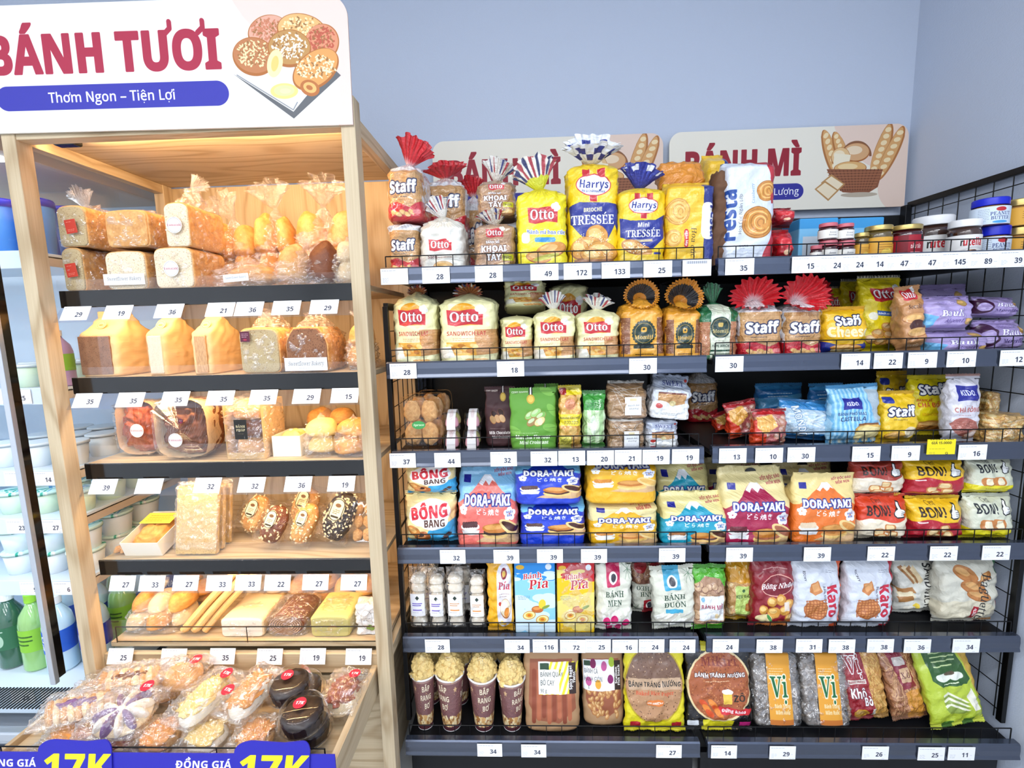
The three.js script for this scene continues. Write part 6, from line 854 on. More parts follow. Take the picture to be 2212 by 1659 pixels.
// second shelf, left bay
put("loafbag", "ottoSandwich", .0853, 1.3288, -.108, .1254, .2132, .15, { sh: 0.8, fan: ["fanBrown", 0.056, 0.02, 1.05, 0, 0.6] }, 'bread_bag', "large pale yellow sandwich bread bag, nearest the wooden cabinet", 'bread bag', "bread bags on the second shelf");
put("loafbag", "ottoSandwich", .2384, 1.3288, -.113, .1659, .2072, .16, { sh: 0.82, fan: ["fanBrown", 0.084, 0.03, 1.4, 0.1, 0.6] }, 'bread_bag', "large pale yellow sandwich bread bag, second from the cabinet", 'bread bag', "bread bags on the second shelf");
put("loafbag", "ottoSandwich", .3779, 1.3288, -.145, .0929, .1395, .2, { sh: 0.9 }, 'bread_bag', "small pale sandwich bread bag under a tilted one, left of three", 'bread bag', "bread bags on the second shelf");
put("loafbag", "ottoSandwich", .4053, 1.4829, -.185, .1273, .0845, .13, { sh: 0.9, lean: -0.2 }, 'bread_bag', "small sandwich bread bag in shade on the left small one", 'bread bag', "bread bags on the second shelf");
put("loafbag", "ottoSandwich", .4877, 1.3288, -.093, .1175, .1547, .12, { sh: 0.84, fan: ["fanStripe", 0.075, 0.055, 0.1, 0.1, 0.5] }, 'bread_bag', "small pale sandwich bread bag with upright ruffle, middle of three", 'bread bag', "bread bags on the second shelf");
put("loafbag", "ottoSandwich", .5444, 1.3288, -.235, .1141, .2392, .13, { sh: 0.93 }, 'bread_bag', "small sandwich bread bag in shade behind the middle one", 'bread bag', "bread bags on the second shelf");
put("loafbag", "ottoSandwich", .6112, 1.3288, -.093, .1195, .1506, .12, { sh: 0.84, fan: ["fanStripe", 0.09, 0.045, 0.3, -0.2, 0.5] }, 'bread_bag', "small pale sandwich bread bag beside the orange bags", 'bread bag', "bread bags on the second shelf");
put("loafbag", "momijiOrange", .7359, 1.3288, -.093, .1221, .1797, .12, { sh: 0.76, fan: ["fanOrange", 0.1, 0.048, 1.3, 0, 0.85] }, 'bread_bag', "orange bread bag with black round badge, left of the pair", 'bread bag', "bread bags on the second shelf");
put("loafbag", "momijiOrange", .8505, 1.3288, -.093, .0977, .1678, .12, { sh: 0.76, fan: ["fanOrange", 0.11, 0.06, 1.2, -0.1, 0.85] }, 'bread_bag', "orange bread bag with black round badge, right of the pair", 'bread bag', "bread bags on the second shelf");
put("loafbag", "momijiGreen", .9475, 1.3288, -.093, .1098, .1613, .12, { sh: 0.8, film: 1, fan: ["fanGreen", 0.055, 0.06, 0.1, 0.1, 0.5] }, 'bread_bag', "green and white oat bread bag with black round badge", 'bread bag', "bread bags on the second shelf");
// second shelf, right bay
put("loafbag", "staff", 1.0669, 1.3288, -.103, .12, .1633, .14, { sh: 0.8, film: 1, fan: ["fanRed", 0.13, 0.07, 1.2, 0.3, 0.7] }, 'bread_bag', "clear sandwich loaf with dark red ruffle beside the green bag", 'bread bag', "bread bags on the second shelf");
put("loafbag", "staff", 1.1841, 1.3288, -.098, .1051, .1594, .13, { sh: 0.8, film: 1, fan: ["fanRed", 0.135, 0.08, 1.25, -0.05, 0.75] }, 'bread_bag', "clear sandwich loaf with open red ruffle beside the cheese pack", 'bread bag', "bread bags on the second shelf");
put("loafbag", "staff", 1.3076, 1.3288, -.265, .0914, .174, .13, { sh: 0.8, film: 1, fan: ["fanRed", 0.12, 0.07, 1.2, -0.3, 0.6] }, 'bread_bag', "red-ruffled loaf in shade behind the cheese pack", 'bread bag', "bread bags on the second shelf");
put("pillow", "staffCheese", 1.2981, 1.3288, -.0655, .1191, .14, .075, {}, 'snack_pack', "yellow and blue cheese bread pack", 'snack', "yellow packs on the second shelf");
put("pillow", "ottoChrys", 1.4601, 1.3288, -.16, .1262, .2307, .08, {}, 'snack_pack', "tall yellow bread roll pack with red logo, in front", 'snack', "yellow packs on the second shelf");
put("pillow", "ottoChrys", 1.461, 1.3288, -.27, .0811, .2308, .06, {}, 'snack_pack', "yellow bread roll pack in shade, nearest behind the tall one", 'snack', "yellow packs on the second shelf");
put("pillow", "ottoChrys", 1.4109, 1.3288, -.29, .0631, .2104, .06, {}, 'snack_pack', "yellow bread roll pack in shade, farthest left behind the cheese pack", 'snack', "yellow packs on the second shelf");
put("pillow", "ottoSocola", 1.495, 1.3323, -.074, .0679, .1905, .07, { roll: 0.1 }, 'snack_pack', "tan chocolate bread pack leaning right of the yellow one", 'snack', undefined);
put("pillow", "bauliLilac", 1.612, 1.3288, -.083, .1674, .0651, .11, {}, 'snack_pack', "lilac croissant pack lying at the bottom", 'snack', "lilac croissant packs");
put("pillow", "bauliLilac", 1.5797, 1.393, -.074, .133, .0969, .07, {}, 'snack_pack', "lilac croissant pack leaning on top of the lying one", 'snack', "lilac croissant packs");
put("pillow", "bauliLilac", 1.7003, 1.3288, -.22, .1369, .2031, .06, {}, 'snack_pack', "lilac croissant pack in shade at the back", 'snack', "lilac croissant packs");
put("pillow", "bauliDark", 1.7371, 1.3288, -.089, .1206, .092, .1, {}, 'snack_pack', "lilac and dark brown croissant pack, lower by the wall", 'snack', "lilac croissant packs");
put("pillow", "bauliDark", 1.7311, 1.4258, -.099, .1158, .059, .07, { roll: -0.06 }, 'snack_pack', "lilac and dark brown croissant pack, upper by the wall", 'snack', "lilac croissant packs");
// third shelf, left bay
put("clam", null, .0848, 1.0707, -.0625, .1244, .1672, .045, { up: 1, oval: 1 }, 'cookie_box', "clear box of four cookies with green oval label, in front", 'cookie box', "clear cookie boxes");
put("clam", null, .0911, 1.0707, -.1225, .1259, .1687, .045, { up: 1 }, 'cookie_box', "clear cookie box standing second behind the front one", 'cookie box', "clear cookie boxes");
put("clam", null, .1079, 1.0707, -.1825, .1116, .1693, .045, { up: 1 }, 'cookie_box', "clear cookie box standing third behind the front one", 'cookie box', "clear cookie boxes");
put("mochi", null, .1756, 1.0707, -.095, .0563, .0614, .09, {}, 'rice_cake_pack', "pink rice cake pack with paper band, lower left", 'rice cakes', "rice cake packs");
put("mochi", null, .237, 1.0707, -.095, .058, .0613, .09, {}, 'rice_cake_pack', "green rice cake pack with paper band, lower right", 'rice cakes', "rice cake packs");
put("mochi", null, .1781, 1.1331, -.095, .056, .0536, .09, {}, 'rice_cake_pack', "pink rice cake pack with paper band, upper left", 'rice cakes', "rice cake packs");
put("mochi", null, .2414, 1.1329, -.095, .0532, .0549, .09, {}, 'rice_cake_pack', "pink rice cake pack with paper band, upper right", 'rice cakes', "rice cake packs");
put("pouch", "chocPouch", .3215, 1.0707, -.115, .0938, .1845, .05, { matte: 1 }, 'snack_pouch', "dark brown mini croissant pouch", 'snack pouch', "mini croissant pouches");
put("pouch", "matchaPouch", .4212, 1.0707, -.058, .1364, .1867, .05, { matte: 1 }, 'snack_pouch', "green matcha mini croissant pouch, in front", 'snack pouch', "mini croissant pouches");
put("pouch", "matchaPouch", .464, 1.0707, -.125, .0741, .1887, .05, { matte: 1 }, 'snack_pouch', "green matcha mini croissant pouch, behind its twin", 'snack pouch', "mini croissant pouches");
put("pillow", "bananaStick", .5285, 1.0707, -.054, .0672, .1922, .05, { film: 1 }, 'snack_pack', "clear banana bread pack with yellow band", 'snack', undefined);
put("pillow", "greenClear", .5993, 1.0707, -.059, .0674, .1752, .06, { film: 1 }, 'snack_pack', "green and clear sponge cake pack", 'snack', undefined);
put("cakepack", "cakePack", .6927, 1.0707, -.09, .1067, .0897, .1, { label: 1 }, 'cake_pack', "brown cake slices in clear film with white label, lower", 'cake', "film packed cakes");
put("cakepack", "cakePack", .6954, 1.1613, -.09, .1164, .1057, .1, { label: 1, head: 1 }, 'cake_pack', "brown cake slices in clear film with white label, upper", 'cake', "film packed cakes");
put("cakepack", "milkPack", .7979, 1.0707, -.09, .094, .0806, .1, {}, 'cake_pack', "white milk cake pack with red fruit print, lower", 'cake', "film packed cakes");
put("cakepack", "milkPack", .8187, 1.1555, -.095, .114, .1257, .09, { head: 1, roll: -0.1 }, 'cake_pack', "white milk cake pack with crumpled top, upper", 'cake', "film packed cakes");
put("loafbag", "staff", 1.0412, 1.0707, -.44, .1095, .1798, .12, { film: 1 }, 'bread_bag', "loaf bag in deep shade at the back between the bays", 'bread bag', undefined);
// third shelf, right bay
put("pillow", "redClear", 1.0627, 1.084, -.225, .0876, .0641, .05, { roll: 0.3, film: 1 }, 'snack_pack', "red and clear cracker pack farthest left, tilted", 'snack', "red cracker packs");
put("pillow", "redClear", 1.0711, 1.0795, -.135, .0955, .115, .05, { roll: 0.18, film: 1 }, 'snack_pack', "red and clear cracker pack in the middle, tilted", 'snack', "red cracker packs");
put("pillow", "redClear", 1.1025, 1.0707, -.058, .099, .1106, .06, { film: 1 }, 'snack_pack', "red and clear cracker pack with honeycomb print, in front", 'snack', "red cracker packs");
put("pillow", "bluePlain", 1.2536, 1.0707, -.295, .1559, .1525, .07, {}, 'snack_pack', "blue pack in shade behind the cracker packs", 'snack', "blue packs on the third shelf");
put("pillow", "blueWhite", 1.2185, 1.0789, -.099, .1598, .1205, .07, { roll: -0.1, film: 1 }, 'snack_pack', "blue and clear biscuit pack leaning right", 'snack', "blue packs on the third shelf");
put("pillow", "bluePlain", 1.3485, 1.0707, -.2, .105, .1623, .06, {}, 'snack_pack', "blue pack in shade behind the striped cake pack", 'snack', "blue packs on the third shelf");
put("pillow", "castella", 1.3439, 1.0737, -.063, .1439, .1745, .07, { roll: 0.04 }, 'snack_pack', "blue striped cheese sponge cake pack", 'snack', "blue packs on the third shelf");
put("pillow", "staffYellow", 1.4706, 1.0707, -.074, .1039, .1543, .07, {}, 'snack_pack', "yellow bun pack with white lettering, front left", 'snack', "yellow packs on the third shelf");
put("pillow", "staffYellow", 1.5733, 1.0707, -.23, .0953, .1936, .06, {}, 'snack_pack', "yellow bun pack in shade behind the front one", 'snack', "yellow packs on the third shelf");
put("pillow", "staffFloss", 1.6215, 1.0707, -.15, .1229, .1885, .06, {}, 'snack_pack', "bright yellow meat floss bread pack", 'snack', "yellow packs on the third shelf");
put("pillow", "kidoFloss", 1.6404, 1.0707, -.059, .0931, .2013, .06, {}, 'snack_pack', "white meat floss bread pack with a dark blue badge", 'snack', undefined);
put("cakepack", "cookieClear", 1.7633, 1.0707, -.075, .104, .0816, .07, {}, 'cookie_pack', "clear pack of flat pastries by the wall, lower", 'cookie pack', "clear pastry packs");
put("cakepack", "cookieClear", 1.8066, 1.0707, -.165, .0358, .132, .07, {}, 'cookie_pack', "clear pack of flat pastries by the wall, behind", 'cookie pack', "clear pastry packs");
// fourth shelf, left bay
put("pillow", "bongBang", .1022, .7766, -.078, .1583, .1662, .1, {}, 'snack_pack', "cream and blue soft cake pack with red lettering, lower", 'snack', "cream and blue cake packs");
put("pillow", "bongBang", .1076, .9328, -.079, .156, .1053, .08, {}, 'snack_pack', "cream and blue soft cake pack cut by the shelf, upper", 'snack', "cream and blue cake packs");
put("gable", "doraPink", .2772, .7766, -.093, .1838, .2288, .12, { sh: 0.5, fold: -0.2 }, 'pancake_bag', "coral pink pancake bag with light blue top", 'pancake bag', "filled pancake bags");
put("gable", "doraBlueLow", .4741, .7766, -.103, .1959, .1301, .14, { sh: 0.86 }, 'pancake_bag', "royal blue pancake bag, lower of two", 'pancake bag', "filled pancake bags");
put("gable", "doraBlue", .4622, .9068, -.098, .1972, .1372, .13, { sh: 0.7 }, 'pancake_bag', "royal blue pancake bag, upper of two", 'pancake bag', "filled pancake bags");
put("gable", "doraYellowLow", .6854, .7766, -.103, .2036, .13, .14, { sh: 0.86 }, 'pancake_bag', "golden yellow pancake bag, lower of two", 'pancake bag', "filled pancake bags");
put("gable", "doraYellow", .681, .9067, -.098, .2064, .1411, .13, { sh: 0.7 }, 'pancake_bag', "golden yellow pancake bag, upper of two", 'pancake bag', "filled pancake bags");
put("gable", "doraTeal", .8966, .7766, -.093, .1961, .1465, .12, { sh: 0.66 }, 'pancake_bag', "teal pancake bag in front, lower of two", 'pancake bag', "filled pancake bags");
put("gable", "doraTeal", .9019, .7766, -.22, .1699, .2178, .12, { sh: 0.7 }, 'pancake_bag', "teal pancake bag in shade behind its twin", 'pancake bag', "filled pancake bags");
// fourth shelf, right bay
put("gable", "doraMaroon", 1.077, .7766, -.093, .1975, .2195, .12, { sh: 0.55, hole: 1, fold: -0.1 }, 'pancake_bag', "maroon and cream pancake bag with a hand hole, in front", 'pancake bag', "filled pancake bags");
put("gable", "doraMaroon", 1.1109, .7766, -.31, .2056, .1854, .1, { sh: 0.6 }, 'pancake_bag', "maroon pancake bag in shade at the back", 'pancake bag', "filled pancake bags");
put("gable", "doraOrange", 1.3045, .7766, -.23, .1943, .1962, .1, { sh: 0.55, hole: 1 }, 'pancake_bag', "orange and cream pancake bag behind its twin", 'pancake bag', "filled pancake bags");
put("gable", "doraOrange", 1.274, .7766, -.093, .1838, .2085, .12, { sh: 0.55, fold: 0.25 }, 'pancake_bag', "orange pancake bag with folded cream top, in front", 'pancake bag', "filled pancake bags");
put("pillow", "bonRed", 1.4431, .7766, -.073, .1467, .1407, .09, {}, 'snack_pack', "orange red filled cake pack with thumb print, lower", 'snack', "filled cake packs");
put("pillow", "bonBrown", 1.4312, .914, -.079, .1505, .1115, .08, {}, 'snack_pack', "brown red filled cake pack with thumb print, upper", 'snack', "filled cake packs");
put("pillow", "bonYellow", 1.598, .7766, -.073, .1548, .132, .09, {}, 'snack_pack', "yellow and red filled cake pack, lower", 'snack', "filled cake packs");
put("pillow", "bonYellow", 1.594, .906, -.079, .1668, .1198, .08, {}, 'snack_pack', "yellow and red filled cake pack, upper", 'snack', "filled cake packs");
put("pillow", "bonLemon", 1.7475, .7766, -.068, .1361, .1393, .08, {}, 'snack_pack', "pale grey and lemon filled cake pack, lower", 'snack', "filled cake packs");
put("pillow", "bonLemon", 1.7454, .9134, -.074, .1245, .1129, .07, {}, 'snack_pack', "pale grey and lemon filled cake pack, upper", 'snack', "filled cake packs");
// fifth shelf, left bay
put("tube", null, .0498, .4905, -.0725, .0562, .2043, .045, { lab: "tubeSticker" }, 'rice_cake_tube', "slim clear sleeve of white cakes, first from the cabinet", 'rice cakes', "slim cake sleeves");
put("tube", null, .1083, .4905, -.0725, .0525, .1989, .045, { lab: "tubeSticker" }, 'rice_cake_tube', "slim clear sleeve of white cakes, second from the cabinet", 'rice cakes', "slim cake sleeves");
put("tube", null, .1674, .4905, -.0725, .057, .2025, .045, { lab: "tubeStickerOrange" }, 'rice_cake_tube', "slim clear sleeve with orange print, third from the cabinet", 'rice cakes', "slim cake sleeves");
put("tube", null, .2359, .4905, -.0725, .0531, .1932, .045, { lab: "tubeStickerOrange" }, 'rice_cake_tube', "slim clear sleeve with orange print, beside the yellow pack", 'rice cakes', "slim cake sleeves");
put("tube", null, .0646, .4905, -.1525, .0682, .1742, .045, { lab: "tubeSticker" }, 'rice_cake_tube', "slim clear cake sleeve behind the first two", 'rice cakes', "slim cake sleeves");
put("tube", null, .1768, .4905, -.1525, .063, .1734, .045, { lab: "tubeSticker" }, 'rice_cake_tube', "slim clear cake sleeve behind the third one", 'rice cakes', "slim cake sleeves");
put("pillow", "piaTall", .3096, .4905, -.053, .0834, .2399, .05, {}, 'snack_pack', "golden yellow cake pack with white arched panel", 'snack', "durian cake packs");
put("carton", "piaBlue", .4166, .4905, -.07, .1242, .2332, .06, {}, 'cake_box', "light blue durian cake box with red lettering", 'cake box', "durian cake packs");
put("carton", "piaGold", .5413, .4905, -.07, .1136, .2299, .06, { wrap: 1, flap: 1 }, 'cake_box', "red and yellow durian cake box with red lettering", 'cake box', "durian cake packs");
put("pillow", "riceBalls", .6582, .4905, -.059, .1121, .2326, .06, {}, 'snack_pack', "cream pack with pink label and rice ball print", 'snack', "cream coloured snack packs");
put("pillow", "pigEars", .7838, .4905, -.145, .1091, .1721, .05, {}, 'snack_pack', "cream and red snack pack standing upside down", 'snack', "cream coloured snack packs");
put("pillow", "riceSticks", .8451, .4946, -.058, .133, .2086, .06, { roll: 0.06 }, 'snack_pack', "cream pack with light blue label and rice stick print", 'snack', "cream coloured snack packs");
// fifth shelf, right bay
put("pillow", "sesame", .9462, .4905, -.058, .0986, .2159, .06, { film: 1 }, 'snack_pack', "green and clear sesame cookie pack", 'snack', undefined);
put("pillow", "bearCream", 1.0617, .4905, -.104, .0932, .2141, .06, { film: 1 }, 'snack_pack', "mustard and clear pack with light green label", 'snack', undefined);
put("pillow", "puffRed", 1.1424, .4905, -.074, .131, .2322, .07, {}, 'snack_pack', "dark red cream puff pack", 'snack', undefined);
put("pillow", "karo", 1.269, .4905, -.069, .1471, .2357, .08, {}, 'snack_pack', "white egg cake pack with orange sides, left of two", 'snack', "white egg cake packs");
put("pillow", "karoRed", 1.4209, .4905, -.069, .1442, .2375, .08, {}, 'snack_pack', "white egg cake pack with red sides, right of two", 'snack', "white egg cake packs");
put("pillow", "sandwichBag", 1.618, .4939, -.135, .1307, .1987, .07, { roll: 0.05 }, 'snack_pack', "pale grey cracker pack with black vertical lettering", 'snack', "pale toast packs");
put("pillow", "baguetteBag", 1.7325, .4942, -.089, .1805, .2246, .08, { roll: 0.04 }, 'snack_pack', "pale beige toast pack with handwritten black lettering", 'snack', "pale toast packs");
// bottom shelf, left bay
put("cup", null, .0583, .1734, -.04, .0727, .2612, .08, { turn: 0.4 }, 'popcorn_cup', "brown popcorn cup, first from the cabinet", 'popcorn cup', "popcorn cups in front");
put("cup", null, .1429, .1734, -.04, .0875, .2653, .08, { turn: 1.6 }, 'popcorn_cup', "brown popcorn cup with large lettering, second from the cabinet", 'popcorn cup', "popcorn cups in front");
put("cup", null, .2465, .1734, -.04, .0894, .2583, .08, { turn: 0.2 }, 'popcorn_cup', "brown popcorn cup, third from the cabinet", 'popcorn cup', "popcorn cups in front");
put("cup", null, .3364, .1734, -.04, .0854, .2433, .08, { turn: 0.6 }, 'popcorn_cup', "brown popcorn cup beside the brown paper pouch", 'popcorn cup', "popcorn cups in front");
put("cup", null, .0596, .1734, -.14, .0752, .2243, .08, { turn: 0.3 }, 'popcorn_cup', "popcorn cup in the back row, first from the cabinet", 'popcorn cup', "popcorn cups behind");
put("cup", null, .1547, .1734, -.14, .0829, .2243, .08, { turn: 2 }, 'popcorn_cup', "popcorn cup in the back row, second from the cabinet", 'popcorn cup', "popcorn cups behind");
put("cup", null, .2425, .1734, -.14, .0826, .2243, .08, { turn: 0.5 }, 'popcorn_cup', "popcorn cup in the back row, third from the cabinet", 'popcorn cup', "popcorn cups behind");
put("cup", null, .3263, .1734, -.14, .075, .2242, .08, { turn: 1 }, 'popcorn_cup', "popcorn cup in the back row, nearest the paper pouch", 'popcorn cup', "popcorn cups behind");
put("pouch", "spicyTwist", .4639, .1758, -.035, .1732, .278, .06, { matte: 1, lean: -0.08 }, 'snack_pouch', "brown paper pouch of spicy twists with yellow striped label", 'snack pouch', "brown paper pouches");
put("pouch", "fishSnack", .6278, .1758, -.06, .1318, .2565, .06, { matte: 1, lean: -0.08 }, 'snack_pouch', "brown paper pouch of fish snacks with dotted label", 'snack pouch', "brown paper pouches");
put("pillow", "grilledPaper", .779, .1761, -.0175, .1917, .2863, .045, { lean: -0.12 }, 'rice_paper_pack', "yellow pack with a round grilled rice paper", 'rice paper', "rice paper packs");
// bottom shelf, right bay
put("pillow", "nightPaper", .9754, .1761, -.0215, .206, .2778, .045, { lean: -0.12 }, 'rice_paper_pack', "black starry pack with a round orange rice paper", 'rice paper', "rice paper packs");
put("sleeve", null, 1.1644, .1821, -.055, .1474, .2558, .07, { lean: -0.25 }, 'rice_paper_pack', "clear rice paper pack with orange sleeve, left of two", 'rice paper', "sleeved rice paper packs");
put("sleeve", null, 1.3139, .1821, -.055, .1397, .2558, .07, { lean: -0.25 }, 'rice_paper_pack', "clear rice paper pack with orange sleeve, right of two", 'rice paper', "sleeved rice paper packs");
put("pillow", "khoBo", 1.4538, .1862, -.054, .1286, .2337, .05, { lean: -0.25, roll: 0.1, film: 1 }, 'rice_paper_pack', "red and amber beef rice paper pack", 'rice paper', "rice paper packs");
put("pillow", "xoPaper", 1.581, .1886, -.054, .1102, .2263, .05, { lean: -0.25, roll: 0.16, film: 1 }, 'rice_paper_pack', "brown rice paper pack with a maroon strip", 'rice paper', "rice paper packs");
put("pillow", "greenPaper", 1.6979, .1929, -.024, .1626, .264, .05, { lean: -0.25, roll: 0.16 }, 'rice_paper_pack', "lime and dark green rice paper pack by the wall", 'rice paper', "rice paper packs");
// wooden cabinet, top shelf
put("clearloaf", null, -.8299, 1.561, -.043, .0509, .1113, .13, { crumb: "greyCrumb", red: 1 }, 'wrapped_loaf', "square sandwich loaf with red label, lower one by the left post", 'wrapped loaf', "film wrapped loaves on the top cabinet shelf");
put("clearloaf", null, -.6816, 1.561, -.043, .108, .1084, .13, { band: 1, head: 0.1 }, 'wrapped_loaf', "sandwich loaf with white printed band", 'wrapped loaf', "film wrapped loaves on the top cabinet shelf");
put("clearloaf", null, -.5476, 1.561, -.043, .1027, .1045, .13, { round: 1, ry: 0.5 }, 'wrapped_loaf', "white loaf with round label, lower one", 'wrapped loaf', "film wrapped loaves on the top cabinet shelf");
put("clearloaf", null, -.8181, 1.6803, -.045, .0738, .124, .13, { crumb: "greyCrumb", red: 1, head: 0.2, twist: 0.06, tx: -0.02, tr: 0.3 }, 'wrapped_loaf', "round-topped loaf with red label on top of the square one", 'wrapped loaf', "film wrapped loaves on the top cabinet shelf");
put("clearloaf", null, -.6668, 1.675, -.045, .1136, .1106, .13, { head: 0.2, crumb: "crust" }, 'wrapped_loaf', "brown sliced loaf lying on the banded loaf", 'wrapped loaf', "film wrapped loaves on the top cabinet shelf");
put("clearloaf", null, -.527, 1.671, -.05, .0607, .1723, .14, { head: 0.55, round: 1, ry: 0.5, twist: 0.05, tr: -0.9 }, 'wrapped_loaf', "tall loaf with twisted film top and round label", 'wrapped loaf', "film wrapped loaves on the top cabinet shelf");
put("bunbag", null, -.378, 1.561, -.038, .1607, .0862, .12, { n: 1, bun: "crust", bh: 0.35, tag: "bakeryBand" }, 'bun_bag', "long flat bun in clear film in front of the bun bags", 'bun bag', "clear bags of buns on the top cabinet shelf");
put("bunbag", null, -.2064, 1.561, -.038, .1568, .1162, .12, { n: 2, bun: "crust", alt: "choc", twist: 0.05, bh: 0.5 }, 'bun_bag', "two filled round buns in a clear bag", 'bun bag', "clear bags of buns on the top cabinet shelf");
put("bunbag", null, -.0872, 1.561, -.035, .0624, .1304, .11, { n: 2, rows: 2, bun: "paleBun", bh: 0.5 }, 'bun_bag', "pale buns in a clear bag beside the right post", 'bun bag', "clear bags of buns on the top cabinet shelf");
put("bunbag", null, -.491, 1.561, -.17, .1394, .2287, .12, { n: 4, rows: 2, twist: 0.1, tf: 0.7, tr: 0.3 }, 'bun_bag', "clear bag of golden buns behind the long bun", 'bun bag', "clear bags of buns on the top cabinet shelf");
put("bunbag", null, -.368, 1.561, -.19, .1103, .2582, .12, { n: 4, rows: 2, twist: 0.11, tf: 0.6 }, 'bun_bag', "clear bag of golden buns with spread film top, middle back", 'bun bag', "clear bags of buns on the top cabinet shelf");
put("bunbag", null, -.2089, 1.561, -.175, .1643, .2575, .13, { n: 4, rows: 2, twist: 0.11, tf: 0.6, tr: -0.2, alt: "crust" }, 'bun_bag', "large clear bag of golden buns at the right back", 'bun bag', "clear bags of buns on the top cabinet shelf");
// wooden cabinet, second shelf
put("paperbag", null, -.7983, 1.323, -.053, .1125, .187, .15, { win: 0.82, wx: -0.06 }, 'paper_loaf_bag', "kraft paper bag with dark bread in its window", 'paper bag', "kraft paper loaf bags");
put("paperbag", null, -.6314, 1.323, -.053, .0561, .1816, .15, { win: 0.7, crumb: "crumb" }, 'paper_loaf_bag', "kraft paper bag with pale bread window, middle of three", 'paper bag', "kraft paper loaf bags");
put("paperbag", null, -.5009, 1.323, -.053, .0563, .1783, .15, { win: 0.6, crumb: "crust" }, 'paper_loaf_bag', "kraft paper bag with narrow window, right of three", 'paper bag', "kraft paper loaf bags");
put("clearloaf", null, -.3313, 1.323, -.043, .1066, .1788, .13, { crumb: "greyCrumb", head: 0.48, plum: 1 }, 'wrapped_loaf', "grey rye loaf in a clear pack with dark red label", 'wrapped loaf', "wrapped loaves on the second cabinet shelf");
put("clearloaf", null, -.1995, 1.323, -.043, .1118, .1668, .13, { crumb: "darkBread", head: 0.4, band: 1, dome: 0.35, bandY: 0.2 }, 'wrapped_loaf', "dark round-topped loaf with white printed band", 'wrapped loaf', "wrapped loaves on the second cabinet shelf");
put("bunbag", null, -.0754, 1.323, -.06, .0664, .1422, .12, { n: 2, rows: 2, bun: "crust", twist: 0.05 }, 'bun_bag', "clear bag of rolls with green foot beside the right post", 'bun bag', undefined);
// wooden cabinet, third shelf
put("tub", null, -.7558, 1.076, -.075, .1293, .1635, .1, { cake: "redCake", sy: 0.5, sx: 0.01 }, 'cake_tub', "reddish brown cake in a paper tub, behind left", 'cake tub', "cakes in paper tubs");
put("tub", null, -.5873, 1.076, -.04, .1577, .1716, .12, { cake: "choc", sy: 0.36, sx: -0.01, dot: 1 }, 'cake_tub', "dark brown cake in a paper tub, in front", 'cake tub', "cakes in paper tubs");
put("breadbox", null, -.404, 1.076, -.04, .1089, .163, .12, { badge: 1 }, 'roll_box', "paper box of brown rolls with black label", 'roll box', undefined);
put("cardtray", null, -.295, 1.076, -.05, .0818, .0611, .1, { mat: "butter" }, 'card_tray', "small pale card tray beside the film wrapped tarts", 'card tray', undefined);
put("bunbag", null, -.1996, 1.076, -.03, .08, .1209, .1, { n: 2, rows: 2, bun: "butter", bh: 0.45 }, 'tart_bag', "yellow tarts in clear film, nearest the roll box", 'tarts', "film wrapped tarts");
put("bunbag", null, -.1051, 1.076, -.03, .0945, .1141, .1, { n: 2, rows: 2, bun: "goldBun", bh: 0.45 }, 'tart_bag', "yellow tarts in clear film beside the right post", 'tarts', "film wrapped tarts");
put("bunbag", null, -.2384, 1.076, -.19, .1455, .1237, .1, { n: 4, rows: 2, bun: "goldBun", bh: 0.45 }, 'tart_bag', "yellow tarts in clear film at the back", 'tarts', "film wrapped tarts");
// wooden cabinet, fourth shelf
put("cardtray", null, -.7471, .8042, -.05, .1139, .049, .14, { lab: 1, lean: 0.3 }, 'card_tray', "cream card tray with pastry and yellow label", 'card tray', undefined);
put("slab", null, -.586, .7849, .015, .1277, .2036, .014, { lean: -0.2 }, 'nut_slab', "square nut slab in film, front of the row", 'nut slab', "square nut slabs");
put("slab", null, -.5851, .7849, -.017, .12, .1974, .014, { lean: -0.2 }, 'nut_slab', "square nut slab in film, second of the row", 'nut slab', "square nut slabs");
put("slab", null, -.5888, .7849, -.057, .1179, .1886, .014, { lean: -0.2 }, 'nut_slab', "square nut slab in film, third of the row", 'nut slab', "square nut slabs");
put("seedloaf", null, -.4948, .8058, -.085, .0826, .123, .05, { lean: -0.4, roll: -0.3, mat: "crust" }, 'seed_loaf', "oblong brown loaf with yellow oval label beside the nut slabs", 'seed loaf', "oblong film wrapped loaves");
put("seedloaf", null, -.3891, .805, -.005, .0778, .1211, .05, { lean: -0.4, roll: -0.3 }, 'seed_loaf', "seeded loaf with oval label, front left", 'seed loaf', "oblong film wrapped loaves");
put("seedloaf", null, -.296, .8042, -.005, .0722, .1263, .05, { lean: -0.4, roll: -0.3, mat: "goldBun" }, 'seed_loaf', "pale seeded loaf with oval label, front middle", 'seed loaf', "oblong film wrapped loaves");
put("seedloaf", null, -.1966, .809, -.0125, .0977, .1532, .055, { lean: -0.4, roll: -0.3, mat: "blackCake", seeds: 220 }, 'seed_loaf', "dark loaf covered in white seeds, front right", 'seed loaf', "oblong film wrapped loaves");
put("seedloaf", null, -.3619, .807, -.145, .0911, .1266, .05, { lean: -0.4, roll: -0.3, mat: "crust" }, 'seed_loaf', "seeded loaf with oval label, behind the front middle one", 'seed loaf', "oblong film wrapped loaves");
put("clam", null, -.1057, .7904, -.02, .0726, .1407, .04, { up: 1, n: 6, cols: 2, mat: "crust", lean: -0.35, item: "biscuit" }, 'biscuit_box', "clear box of ridged biscuits beside the right post", 'biscuit box', undefined);
put("clam", null, -.8308, .7835, -.028, .0491, .0437, .1, { n: 4, mat: "crust" }, 'pastry_box', "low clear box of pastries in the front left corner of the fourth cabinet shelf", 'pastry box', undefined);
